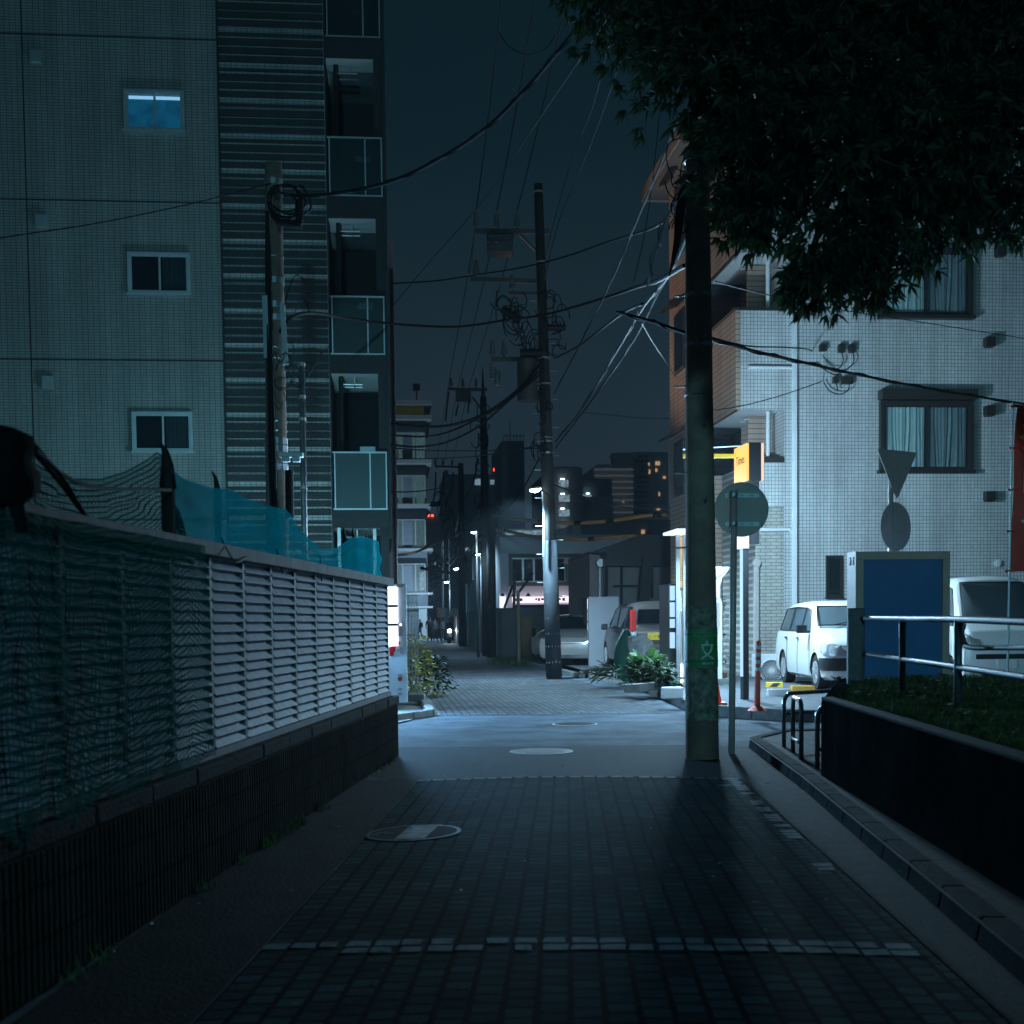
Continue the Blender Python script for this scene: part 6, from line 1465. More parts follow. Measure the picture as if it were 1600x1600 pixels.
# plants, poster bag and blocks along the kerb
rg = random.Random(15)
q = lotp(1008, 1076)
leafplant('broadleaf_plant', 'lush green broadleaf plant in the kerbside bed before the booth', 'plant', (q.x, q.y, .2), 150, .36, .5, 'leaf_light', .26, .06, rg, up=.9, stems=10)
q = lotp(1030, 1078)
leafplant('broadleaf_plant', 'smaller broadleaf plant at the foot of the drinks machine', 'plant', (q.x, q.y, .2), 110, .3, .4, 'leaf', .22, .05, rg, up=.9)
q = lotp(968, 1062)
leafplant('dark_grass_clump', 'dark low grass clump spilling over the kerb beside the minivan', 'plant', (q.x, q.y, .16), 260, .55, .28, 'leaf', .3, .012, rg)
q = lotp(986, 1066); t = thing('wrapped_bundle', 'pale crinkled plastic wrapped bundle leaning behind the broadleaf plant', 'bundle', q)
b = MB(); rows = []; rg2 = random.Random(3)
for i in range(12):
    row = []; z = .28+.62*i/11
    for k in range(17):
        a = 2*math.pi*k/16; r_ = (.22+.05*math.sin(i*.9))*(1+.18*math.sin(k*2.1+i)+(.0 if k in (0, 16) else rg2.uniform(-.12, .12))*(k not in (0, 16))); row.append(q+Vector((math.cos(a)*r_*1.1+.12, math.sin(a)*r_*.6, z)))
    row[-1] = row[0].copy(); rows.append(row)
b.grid(rows); b.add(rows[-1][:-1], [tuple(range(16))]); b.build('plastic_wrap', 'soffit', t)
b = MB(); rows = []
for i in range(10):
    z = .02+1.0*i/9; row = []
    for k in range(15): a = math.pi*(.2+1.3*k/14); r_ = .26*math.sin(math.pi*(.12+.8*i/9)); row.append(q+Vector((math.cos(a)*r_-.08, math.sin(a)*.12, z)))
    rows.append(row)
b.grid(rows); mg = M('dark_green_sheet', (.02, .13, .10), .6, var=.2, bump=.1); b.build('green_cover', mg, t, smooth=True)
b = MB()
for k in range(5):
    p_ = lotp(988+k*12, 1082-k*1.5); b.obox(p_+Vector((0, 0, .07)), X0*.13, HF*.06, (0, 0, .07))
tag(b.build('planter_edging', 'kerb', bevel=.01), 'row of small concrete edging blocks in front of the broadleaf plants', 'edging')
b = MB(); q = lotp(1050, 1092); b.obox(q+Vector((0, 0, .09)), X0*.16, HF*.1, (0, 0, .09)); tag(b.build('concrete_block', 'white', bevel=.02), 'pale block at the foot of the drinks machine', 'block')
# manholes
def manhole(label, px, py, r, grating):
    q = G(px, py); u = (q.dot(pr)-pa0)/(pa1-pa0)*2-1; z = cz(max(-1, min(1, u)))+.006 if q.dot(pd) < pe and abs(u) < 1.02 else .008
    t = tag(thing('manhole_cover', label, 'manhole cover', (q.x, q.y, z)), group='manhole covers in the lane')
    sl = Vector((0, 0, 1)); c_ = Vector((q.x, q.y, z))
    tilt = -(.03*2*u)/((pa1-pa0)/2) if z > .009 or grating == 2 else 0
    def pt(x, y, dz=0): d = pr*x+pd*y; return c_+d+Vector((0, 0, tilt*x+dz))
    b = MB(); n = 48
    for k in range(n):
        a, c2 = 2*math.pi*k/n, 2*math.pi*(k+1)/n
        b.quad(pt(math.cos(a)*(r-.025), math.sin(a)*(r-.025), .002), pt(math.cos(a)*r, math.sin(a)*r, .0), pt(math.cos(c2)*r, math.sin(c2)*r, .0), pt(math.cos(c2)*(r-.025), math.sin(c2)*(r-.025), .002))
    b.build('rim', 'steel', t)
    b = MB(); b.add([pt(math.cos(2*math.pi*k/n)*(r-.027), math.sin(2*math.pi*k/n)*(r-.027), .001) for k in range(n)], [tuple(range(n))]); b.build('lid', 'manhole_iron' if grating == 1 else 'concrete_dark', t)
    b = MB()
    if grating == 1:
        for i in range(-6, 7):
            for j in range(-2, 3):
                x, y = i*.046+(j % 2)*.023, j*.115
                if x*x+y*y < (r-.06)**2: b.quad(pt(x-.011, y-.046, .005), pt(x+.011, y-.046, .005), pt(x+.011, y+.046, .005), pt(x-.011, y+.046, .005))
        b.build('raised_pattern', 'dark', t)
    elif grating == 2:
        w_ = .1
        b.quad(pt(-.05, .26, .004), pt(.14, .25, .004), pt(.1, -.26, .004), pt(-.09, -.26, .004)); b.build('painted_band', 'tape', t)
        b = MB()
        for x, y in ((-.2, .02), (-.15, -.03), (-.24, -.05), (.02, .1), (.02, .0), (.0, -.12)): b.quad(pt(x-.03, y-.012, .006), pt(x+.03, y-.012, .006), pt(x+.03, y+.012, .006), pt(x-.03, y+.012, .006))
        b.build('raised_mark', 'steel', t)
manhole('pale patterned manhole cover on the asphalt before the crossing', 846, 1175, .33, 1)
manhole('faint worn manhole cover in the middle of the lit crossing', 898, 1132, .30, 0)
manhole('near manhole cover with a painted band on the left of the paving', 646, 1306, .305, 2)
# ------------------------------------------------------------------ tree on the right
def near_tree():
    tb = P(1960, 1000, 9.2); tb.z = ZL-.05
    t = thing('broadleaf_tree', 'big dark broadleaf tree whose crown fills the upper right corner', 'tree', tb)
    rg = random.Random(77); b = MB()
    top = P(1500, 120, 8.6)
    trunk = through([tb, tb+Vector((-.1, .1, 1.6)), P(1900, 520, 9.0), P(1800, 200, 8.8), P(1620, 60, 8.6), P(1500, 20, 8.6), P(1440, -120, 8.5)], 6)
    b.tube(trunk, .17, 12, .05)
    blobs = [(1190, 60, 8.6, .62), (1010, 20, 8.9, .38), (935, -20, 9.2, .33), (1090, 110, 8.4, .42), (1200, 190, 8.2, .55), (1330, 60, 8.5, .75), (1480, 60, 8.3, .8), (1620, 60, 8.3, .8), (1330, 230, 8.0, .6), (1450, 250, 8.1, .55), (1210, 290, 8.3, .36), (1320, 370, 8.1, .42), (1300, 425, 8.1, .24), (1420, 345, 8.2, .36), (1180, 345, 8.5, .22), (1560, 200, 8.0, .34), (1600, 330, 8.0, .22), (1530, 335, 8.3, .2), (1240, -80, 8.8, .9), (1500, -100, 8.6, 1.0), (1080, -60, 8.9, .6), (1250, 445, 8.2, .10), (1160, 300, 8.5, .24), (1370, 440, 8.2, .16), (1500, 300, 8.7, .25), (1040, 75, 8.8, .25), (1120, 185, 8.6, .17)]
    cs = []
    for px, py, D, r in blobs:
        c_ = P(px, py, D); cs.append((c_, r))
        st_ = min(trunk, key=lambda v: (v-c_).length+(3 if v.z < 5.6 else 0)); mid = st_.lerp(c_, .5)+Vector((0, 0, .12))
        b.tube(through([st_, mid, c_], 5), .045, 6, .012)
        for _ in range(int(4+r*8)):
            e_ = c_+Vector((rg.gauss(0, .5), rg.gauss(0, .5), rg.gauss(0, .5)))*r; b.tube(through([mid.lerp(c_, .6), c_.lerp(e_, .5)+Vector((0, 0, .03)), e_], 3), .012, 4, .004)
    b.build('trunk', 'bark', t)
    lv = MB(); V, Fc = [], []
    for c_, r in cs:
        nw = int(1150*r**2.2)+40
        for _ in range(nw):
            d = Vector((rg.gauss(0, 1), rg.gauss(0, 1), rg.gauss(0, 1))).normalized(); rad = r*(rg.random()**.42)*(1+.3*math.sin(d.x*7+d.z*5+r*9)+.12*math.sin(d.x*17+d.y*11)); q = c_+d*rad
            ax = (d+Vector((rg.gauss(0, .5), rg.gauss(0, .5), rg.gauss(0, .5)-.15))).normalized(); u = ax.orthogonal().normalized(); v = ax.cross(u); nl = rg.randint(6, 9); a0 = rg.uniform(0, 6)
            for k in range(nl):
                a = a0+2*math.pi*k/nl; o_ = (u*math.cos(a)+v*math.sin(a)); sp_ = rg.uniform(.5, 1.0); dd = (o_*sp_+ax*rg.uniform(.2, 1.2)+Vector((rg.gauss(0, .3), rg.gauss(0, .3), -.25))).normalized()
                L_ = rg.uniform(.055, .125); sd = dd.cross(ax).normalized()*L_*rg.uniform(.10, .17); n_ = len(V); dr = Vector((0, 0, -.02))
                V += [q, q+dd*L_*.45+sd, q+dd*L_+dr, q+dd*L_*.45-sd]; Fc.append((n_, n_+1, n_+2, n_+3))
    lv.v = V; lv.f = Fc; lv.build('crown', 'leaf', t)
    return len(Fc)
print('leaves', near_tree())
# ------------------------------------------------------------------ middle distance
# white shop
Ds_ = 47.0; Ysh = P(860, 900, Ds_).y
def H3(px, py, dy=0): return PY(px, py, Ysh+dy)
a_ = H3(783, 1020); c_ = H3(996, 840); zt = H3(860, 839).z
sh = thing('shop_building', 'white flat roofed shop with brown framed windows behind the middle pole', 'building', (a_.x, Ysh, 0))
b = MB(); b.box(a_.x, c_.x, Ysh, Ysh+9, 0, zt); b.build('wall', 'shopwall', sh)
b = MB(); b.box(a_.x-.03, c_.x+.03, Ysh-.05, Ysh+9, zt+.001, zt+.08); b.build('roof', 'far_pale', sh)
p0, p1 = H3(795, 916), H3(908, 865)
b = MB(); fr = .14
b.box(p0.x, p1.x, Ysh-.06, Ysh-.001, p1.z-fr, p1.z); b.box(p0.x, p1.x, Ysh-.06, Ysh-.001, p0.z, p0.z+fr); b.box(p0.x, p0.x+fr, Ysh-.06, Ysh-.001, p0.z+fr, p1.z-fr); b.box(p1.x-fr, p1.x, Ysh-.06, Ysh-.001, p0.z+fr, p1.z-fr)
wf = b.build('window', 'frame_brown', sh)
b = MB(); b.box(p0.x+fr, p1.x-fr, Ysh-.02, Ysh-.001, p0.z+fr, p1.z-fr); b.build('pane', 'darkglass', wf)
b = MB(); b.box(p0.x+fr, p1.x-fr, Ysh-.04, Ysh-.021, p0.z+fr, p0.z+fr+.05); b.box(p0.x+fr, p1.x-fr, Ysh-.04, Ysh-.021, p1.z-fr-.05, p1.z-fr)
for px in (817, 834, 883, 887, 902): x = H3(px, 890).x; b.box(x-.04, x+.04, Ysh-.041, Ysh-.022, p0.z+fr+.05, p1.z-fr-.05)
b.build('sash', 'alu', wf)
b = MB(); x = H3(894, 890); b.box(H3(888, 890).x, H3(901, 890).x, Ysh-.035, Ysh-.0215, H3(890, 909).z, H3(890, 873).z); b.build('lit_blind', M('blind', (.3, .25, .16), .8, bump=0), wf)
p0, p1 = H3(912, 916), H3(950, 865)
b = MB(); b.box(p0.x, p1.x, Ysh-.06, Ysh-.001, p1.z-fr, p1.z); b.box(p0.x, p1.x, Ysh-.06, Ysh-.001, p0.z, p0.z+fr); b.box(p0.x, p0.x+fr, Ysh-.06, Ysh-.001, p0.z+fr, p1.z-fr); wf = b.build('window', 'frame_brown', sh)
b = MB(); b.box(p0.x+fr, H3(926, 890).x, Ysh-.03, Ysh-.001, p0.z+fr, p1.z-fr); b.build('lit_pane', M('lit_interior', (.6, .7, .6), .6, bump=0) if False else EM('lit_interior', (.55, .75, .6), .55, .4), wf)
p0, p1 = H3(800, 942), H3(904, 932)
b = MB(); b.box(p0.x, p1.x, Ysh-.35, Ysh-.1, p0.z, p1.z); sn_ = b.build('lit_sign', 'e_pink', sh)
b = MB()
for k, px in enumerate((804, 808, 812, 836, 840, 845, 850, 872, 878)): x = H3(px, 937).x; b.box(x-.03, x+.035*(1+k % 3*.4), Ysh-.36, Ysh-.351, p0.z+.05+.03*(k % 2), p0.z+.16)
b.build('sign_mark', M('purple_mark', (.2, .03, .12), .6, bump=0), sn_)
p0, p1 = H3(785, 966), H3(787.5, 930); b = MB(); b.box(p0.x-.1, p1.x+.05, Ysh-.08, Ysh-.002, .4, p1.z); b.build('lit_door_strip', 'e_white', sh)
b = MB(); p0, p1 = H3(806, 1015), H3(900, 944); b.box(p0.x, p1.x, Ysh-.04, Ysh-.002, .1, p1.z); b.build('shopfront', 'darkglass', sh)
b = MB(); 
for px in (784, 801, 824): q = H3(px, 932); b.cyl((q.x, Ysh-.3, q.z), (q.x, Ysh-.3, q.z+.12), .1, 10, .02)
b.build('spot_fixture', 'blackplastic', sh)
# annex and dark roofed building on its right
Yd = P(1000, 900, 38).y
def Q3(px, py, dy=0): return PY(px, py, Yd+dy)
ax_ = thing('dark_roofed_building', 'low building with a deep black slanted roof front beside the brown siding', 'building', Q3(950, 1030))
a_, c_ = Q3(948, 1030), Q3(1090, 885)
b = MB(); b.box(a_.x, c_.x, Yd, Yd+7, 0, c_.z); b.build('wall', M('grey_render', (.26, .26, .25), .9, var=.1, bump=.05), ax_)
b = MB(); b.prism([Q3(928, 862, -.6), Q3(1000, 836, -.6), Q3(1100, 836, -.6), Q3(1100, 884, -.6), Q3(948, 884, -.6), Q3(948, 864, -.6)], (0, 7, 0)); b.build('roof_front', 'dark', ax_)
b = MB()
for px, py0, py1 in ((971, 885, 945), (1019, 885, 935), (948, 885, 1000)): b.tube([Q3(px, py0, -.06), Q3(px, py1, -.06)], .04, 6)
q0, q1 = Q3(958, 918), Q3(995, 914); b.box(q0.x, q1.x, Yd-.1, Yd-.01, q0.z, q1.z); b.build('conduit', 'darkwall', ax_)
b = MB(); b.beam(Q3(1006, 938, -.8), Q3(1012, 870, -.8), .3, .3, up=Vector((0, 1, 0))); b.build('leaning_post', 'dark', ax_)
b = MB(); q0, q1 = Q3(926, 936), Q3(948, 860); b.box(q0.x, q1.x-.001, Yd+.5, Yd+5, 0, q1.z); b.build('side_wall', 'mauve', ax_)
b = MB(); 
for px in (937, 947): b.tube([Q3(px, 1000, .4), Q3(px, 884, .4)], .05, 6)
q = Q3(937, 880, .3); b.cyl(q, q+Vector((0, -.2, 0)), .12, 12); b.build('pipe_stack', 'alu', ax_)
# pale grey wall panel and small lit column
q0, q1 = P(921, 1060, 34), P(968, 932, 34)
b = MB(); b.box(q0.x, q1.x, q0.y, q0.y+.2, 0, q1.z); tag(b.build('wall_panel', M('pale_panel', (.22, .23, .25), .8, var=.1, scale=1, bump=.05), bevel=.01), 'plain pale grey wall panel left of the taupe minivan', 'wall')
t = thing('drinks_column', 'narrow glowing column of drink displays left of the grey wall panel', 'vending machine', P(922, 1000, 35.5)*1)
YY = P(922, 1000, 35.5).y; b = MB(); a_, c_ = PY(917, 1022, YY), PY(927, 934, YY); b.box(a_.x, c_.x, YY, YY+.7, .1, c_.z); b.build('cabinet', 'darkwall', t)
for y0, y1 in ((936, 953), (956, 970), (973, 991)): b = MB(); p0, p1 = PY(918, y1, YY), PY(926, y0, YY); b.box(p0.x, p1.x, YY-.03, YY-.001, p0.z, p1.z); b.build('lit_panel', 'e_vendR' if y0 > 940 else 'e_vend', t)
# hoardings
def panel(name, label, cat, px0, px1, py0, D, mat, ribs=0, th=.15, base=0, D1=None, group=None):
    a_ = P(px0, 1000, D); c_ = P(px1, 1000, D1 or D); a_.z = c_.z = base; zt0 = P(px0, py0, D).z; zt1 = zt0
    b = MB(); d = (c_-a_).normalized(); nn = Vector((d.y, -d.x, 0)); b.prism([a_, c_, Vector((c_.x, c_.y, zt1)), Vector((a_.x, a_.y, zt0))], -nn*th)
    t = thing(name, label, cat, a_, group); b.build('board', mat, t)
    if ribs:
        b = MB()
        for k in range(ribs): q = a_.lerp(c_, (k+.5)/ribs); b.obox((q.x, q.y, (base+zt0)/2), d*.03, nn*.03, (0, 0, (zt0-base)/2-.02))
        b.build('rib', mat, t)
    return t
panel('site_hoarding', 'grey panel hoarding standing in front of the white shop', 'fence', 775, 862, 950, 47-1.5, M('hoarding_grey', (.2, .2, .21), .8, var=.2, scale=1.5, bump=.1), 8)
panel('corrugated_hoarding', 'tall pale corrugated hoarding left of the second pole, lit by a headlight', 'fence', 728, 757, 957, 76, M('hoarding_pale', (.4, .4, .42), .6, var=.35, scale=3, bump=.2), 12, D1=58)
panel('corrugated_hoarding', 'short pale hoarding piece beyond the thick dark pole', 'fence', 711, 722, 962, 84, bpy.data.materials['hoarding_pale'], 4, D1=79)
panel('leaning_board', 'orange brown board propped against the grey hoarding', 'board', 815, 831, 964, 44.5, M('plywood', (.35, .2, .12), .8, var=.2, bump=.1), 0, .04, .1)
t = panel('green_box', 'small dark green sign box standing before the grey hoarding', 'sign', 832, 856, 982, 44, 'concrete_dark', 0, .2, .1)
b = MB(); a_, c_ = P(837, 990, 43.9), P(851, 983, 43.9); b.box(a_.x, c_.x, a_.y-.02, a_.y-.005, a_.z, c_.z+.05); b.build('green_plate', 'green', t)
b = MB(); q = P(811.5, 1036, 41.5); q.z = 0; b.tube([q, Vector((q.x-.02, q.y, P(811, 923, 41.5).z))], .055, 8); wp = b.build('wooden_post', M('pale_wood', (.4, .32, .2), .8, var=.2, bump=.1)); tag(wp, 'pale thin wooden post standing beside the lane before the grey hoarding', 'post')
b = MB(); q = P(801, 960, 45.2); 
b.tube([P(788, 950, 45), P(801, 915, 45)], .05, 6); b.tube([P(803, 952, 45), P(804, 905, 45)], .05, 6); b.tube([P(811, 925, 45), P(826, 905, 45), P(833, 895, 45)], .05, 6); tag(b.build('scaffold_bars', 'dark'), 'black slanting bars rising above the grey hoarding', 'scaffold')
for k, (px, y0) in enumerate(((728, 912), (733, 917), (738, 912), (742, 906), (746, 908))):
    D = 74-k*2; a_ = P(px, 1000, D); a_.z = 1.5; b = MB(); b.tube([a_, Vector((a_.x, a_.y, P(px, y0, D).z))], .09, 6)
    tag(b.build('hoarding_pole', 'shopwall'), 'pale pole rising behind the corrugated hoarding, number %d from the thick dark pole' % (k+1) if False else ['leftmost pale pole rising behind the corrugated hoarding', 'second pale pole from the thick dark pole, slightly shorter', 'middle pale pole of the five behind the corrugated hoarding', 'tallest pale pole behind the corrugated hoarding', 'rightmost pale pole behind the corrugated hoarding'][k], 'pole', 'pale poles behind the corrugated hoarding')
# kerb and dark verge right of the far street
b = MB(); pl = [G(905, 1060), G(860, 1048), G(800, 1034), G(770, 1024), G(730, 1004)]
for a, c2 in zip(pl, pl[1:]): d = (c2-a); b.prism([(a.x, a.y, 0), (c2.x, c2.y, 0), (c2.x, c2.y, .1), (a.x, a.y, .1)], (.15, .05, 0))
tag(b.build('kerb', 'kerb', loc=(0, 0, 0)), kind='structure')
sheet('verge', [(pl[0].x+.2, pl[0].y), (pl[1].x+.2, pl[1].y), (pl[2].x+.2, pl[2].y), (pl[3].x+.2, pl[3].y), (pl[3].x+12, pl[3].y), (pl[0].x+.5, pl[3].y-10)], 'soil', .05)
b = MB(); q = G(880, 1056); rg = random.Random(44)
for k in range(60): q = G(rg.uniform(770, 830), rg.uniform(1030, 1040)); blades(b, q, 10, .3, .3, rg, .6, .01)
tag(b.build('verge_weeds', 'grass', loc=(0, 0, 0)), 'dark weeds along the verge by the wooden post', kind='stuff')
# ------------------------------------------------------------------ yellow banded building on the far left side
Yy = P(650, 900, 112).y
def Z3(px, py, dy=0): return PY(px, py, Yy+dy)
yb_ = thing('balcony_building', 'slim glazed balcony building with a yellow band under its roof', 'building', Z3(620, 1003))
a_, c_ = Z3(600, 1003), Z3(665, 630)
b = MB(); b.box(a_.x, c_.x, Yy+1.2, Yy+12, 0, c_.z); b.build('wall', 'far_dark', yb_)
for k, (yt, h_) in enumerate(((627, 7), (650, 6), (719, 6), (788, 5), (857, 5), (926, 4), (947, 4))):
    q0, q1 = Z3(600, yt+h_), Z3(674 if k < 4 else 676, yt); b = MB(); b.box(q0.x, q1.x, Yy-.6, Yy+11, q0.z, q1.z); b.build('balcony_slab', 'far_pale', yb_)
q0, q1 = Z3(600, 650), Z3(662, 634); b = MB(); b.box(q0.x, q1.x, Yy, Yy+1.19, q0.z, q1.z); b.build('yellow_band', 'yellow_old', yb_)
for k, (y0, y1) in enumerate(((677, 719), (744, 788), (813, 855), (882, 924))):
    q0, q1 = Z3(620, y1), Z3(664, y0); b = MB(); b.box(q0.x, q1.x, Yy-.1, Yy-.06, q0.z, q1.z); b.build('glass_screen', 'e_glazing_sheen', yb_)
    b = MB()
    for px in (621, 629, 649, 664): x = Z3(px, y0).x; b.box(x-.05, x+.05, Yy-.15, Yy-.101, q0.z, q1.z)
    b.box(q0.x, q1.x, Yy-.15, Yy-.101, q1.z, q1.z+.08); b.build('mullion', 'far_pale', yb_)
    b = MB(); qa, qb = Z3(629.5, y1), Z3(644, y0+2); b.box(qa.x, qb.x, Yy-.13, Yy-.102, qa.z, qb.z); b.build('open_bay', 'far_dark', yb_)
q0, q1 = Z3(656, 922), Z3(662, 894); b = MB(); b.box(q0.x, q1.x, Yy-.2, Yy-.16, q0.z, q1.z); b.build('stair_light', 'e_far_cool', yb_)
b = MB(); q0, q1 = Z3(655, 1002), Z3(667, 950); b.box(q0.x, q1.x, Yy-.2, Yy+.5, 0, q1.z); b.build('lobby_column', 'far_pale', yb_)
b = MB(); q = Z3(651, 625); b.tube([q, q+Vector((0, 0, 1.4))], .06, 6); b.obox(q+Vector((0, 0, 1.1)), (.3, 0, 0), (0, .1, 0), (0, 0, .3)); b.build('roof_antenna', 'dark', yb_)
lamp('POINT', Z3(655, 930, -7), 2600, COOL, .1, yb_)  # point light without fixture, added to brighten the balcony slabs
# trees and blocks at the end
def roundtree(label, px, py, D, r, hgt, n=900):
    base = P(px, 1000, D); base.z = 0; t = tag(thing('street_tree', label, 'tree', base), group='dark trees at the end of the lane'); rg = random.Random(int(px*7+D))
    top = P(px, py, D); b = MB(); b.tube([base, top-Vector((0, 0, r))], .12, 7, .06)
    for _ in range(5): b.tube([top-Vector((0, 0, r)), top+Vector((rg.gauss(0, .5), rg.gauss(0, .3), rg.gauss(0, .4)))*r], .05, 5, .02)
    b.build('trunk', 'bark', t); b = MB()
    for _ in range(n):
        d = Vector((rg.gauss(0, 1), rg.gauss(0, 1), rg.gauss(0, 1))).normalized(); q = top+Vector((d.x*r, d.y*r, d.z*hgt))*(rg.random()**.4)*(1+.3*math.sin(d.x*5+d.z*4)); u = Vector((rg.gauss(0, 1), rg.gauss(0, 1), rg.gauss(0, 1))).normalized()*.16; v = u.orthogonal().normalized()*.1
        b.add([q-u, q+v, q+u, q-v], [(0, 1, 2, 3)])
    b.build('crown', 'leaf', t)
roundtree('dark tree rising beside the glazed balcony building', 683, 905, 124, 1.5, 3.0)
roundtree('lower dark tree above the pedestrians', 690, 952, 128, 1.6, 2.0)
def block(label, px0, px1, py0, D, mat, floors=None, wins=(), dep_=14, wmat='e_far_cool', bands=None, roof=None, lit=()):
    Yk = P((px0+px1)/2, 900, D).y
    q0, q1 = PY(px0, 1000, Yk), PY(px1, py0, Yk); t = thing('far_building', label, 'building', ((q0.x+q1.x)/2, Yk, 0))
    b = MB(); b.box(q0.x, q1.x, Yk, Yk+dep_, 0, PY((px0+px1)/2, py0, Yk).z); b.build('wall', mat, t)
    for (a, c2, y0, y1) in wins:
        p0, p1 = PY(a, y1, Yk), PY(c2, y0, Yk); b = MB(); b.box(p0.x, p1.x, Yk-.1, Yk-.01, p0.z, p1.z); b.build('lit_window', wmat, t)
    for (a, c2, y0, y1) in lit:
        p0, p1 = PY(a, y1, Yk), PY(c2, y0, Yk); b = MB(); b.box(p0.x, p1.x, Yk-.5, Yk-.3, p0.z, p1.z); b.build('ceiling_lamp', 'e_lamp2', t)
    if bands:
        a, c2, y0, y1, n_, mt = bands; b = MB()
        for k in range(n_):
            y = y0+(y1-y0)*k/(n_-1); p0, p1 = PY(a, y+2.2, Yk), PY(c2, y, Yk); b.box(p0.x, p1.x, Yk-.9, Yk-.001, p0.z, p1.z)
        b.build('balcony_band', mt, t)
    if roof:
        b = MB()
        for (a, c2, y0, y1) in roof: p0, p1 = PY(a, y1, Yk), PY(c2, y0, Yk); b.box(p0.x, p1.x, Yk+1, Yk+4, p0.z, p1.z)
        b.build('roof_structure', mat, t)
    return t, Yk
m['e_lamp2'] = EM('stair_lamp', (.7, .9, 1), 5)
m['far_black'] = M('far_wall_black', (.16, .2, .24), .9, var=.1, bump=0)
m['far_tower'] = M('far_tower_wall', (.03, .032, .036), .9, var=.1, bump=0)
m['far_grey'] = M('far_wall_grey', (.5, .5, .52), .9, var=.15, scale=.2, bump=0)
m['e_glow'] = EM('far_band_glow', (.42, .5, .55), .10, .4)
t, Yk = block('black tower block with a railed flat roof behind the second pole', 787, 819, 689, 150, 'far_black')
b = MB()
for k in range(7): q = PY(787+k*5.2, 689, Yk); b.tube([q, q+Vector((0, 0, .8))], .04, 4)
q = PY(797, 689, Yk); b.tube([q, q+Vector((0, 0, 2.2))], .05, 4); a_, c_ = PY(787, 681, Yk), PY(819, 681, Yk); b.tube([a_, c_], .04, 4); b.build('roof_rail', 'far_dark', t)
t, Yk = block('long dark building with a red beacon left of the black tower', 697, 790, 741, 160, 'far_black', wins=((742, 752, 748, 758), (766, 775, 750, 757), (776, 786, 749, 757), (776, 783, 774, 781)))
q = PY(773, 734, Yk); b = MB(); b.tube([q-Vector((0, 0, .16)), q+Vector((0, 0, .16))], .17, 8); b.build('beacon', 'e_red', t); b = MB(); b.tube([q-Vector((0, 0, 1)), q-Vector((0, 0, .35))], .06, 5); b.build('beacon_mast', 'dark', t)
block('low dark building closing the end of the lane', 664, 790, 870, 175, 'far_grey', wins=((678, 681, 878, 884), (686, 690, 850+30, 886), (700, 704, 884, 890)))
t, Yk = block('tiny distant block with twin red beacons beside the glazed building', 668, 700, 808, 190, 'far_grey')
for px in (669, 675.5): q = PY(px, 805.5, Yk); b = MB(); b.tube([q-Vector((0, 0, .15)), q+Vector((0, 0, .15))], .17, 8); b.build('beacon', 'e_red', t)
block('dark stairwell building with three lit landings right of the middle pole', 862, 910, 731, 110, 'far_dark', wins=((873, 888, 750, 761), (873, 890, 773, 784), (873, 890, 796, 807)), lit=((875, 881, 748.5, 750), (875, 881, 771.5, 773), (875, 881, 794.5, 796), (876, 882, 817.5, 819)), wmat='e_far_cool', roof=((868, 908, 731-4, 731),))
block('dark stepped building with one lit landing beside the stairwell building', 908, 956, 748, 118, 'far_black', wins=((910, 924, 773, 783),), lit=((915, 920, 771, 772.6),))
block('grey windowless block behind the dark roof', 905, 958, 776, 112, 'far_grey')
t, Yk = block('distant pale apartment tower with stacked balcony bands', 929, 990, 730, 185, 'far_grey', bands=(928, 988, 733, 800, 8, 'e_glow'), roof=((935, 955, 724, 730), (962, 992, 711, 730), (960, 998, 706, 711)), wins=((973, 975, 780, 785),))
block('distant tower with a few warm lit windows beside the brown siding', 990, 1044, 706, 200, 'far_grey', wins=((1024, 1031, 721, 727), (1013, 1015, 723, 728), (1013, 1016, 734, 740), (1024, 1027, 732, 737), (1036, 1040, 744, 748), (1029, 1031, 769, 775), (1026, 1031, 793, 797)), wmat='e_far_warm', bands=(991, 1012, 712, 800, 12, 'far_dark'))
block('pale low wall lit by the street lamp above the shop roof', 770, 908, 826, 62, 'far_pale', wins=((790, 848, 829, 836),), wmat='e_far_cool')
block('flat dark roofed block with one small warm window', 908, 1048, 812, 66, 'far_dark', wins=((1002, 1007, 828, 834),), wmat='e_far_warm')
block('tall blue white pillar building above the shop roof', 897, 908, 819, 60, 'far_pale', dep_=3)
block('dark building filling the gap beside the far lamps', 704, 784, 832, 100, 'far_black', wins=((727, 734, 856, 861), (717, 720, 856, 866)))
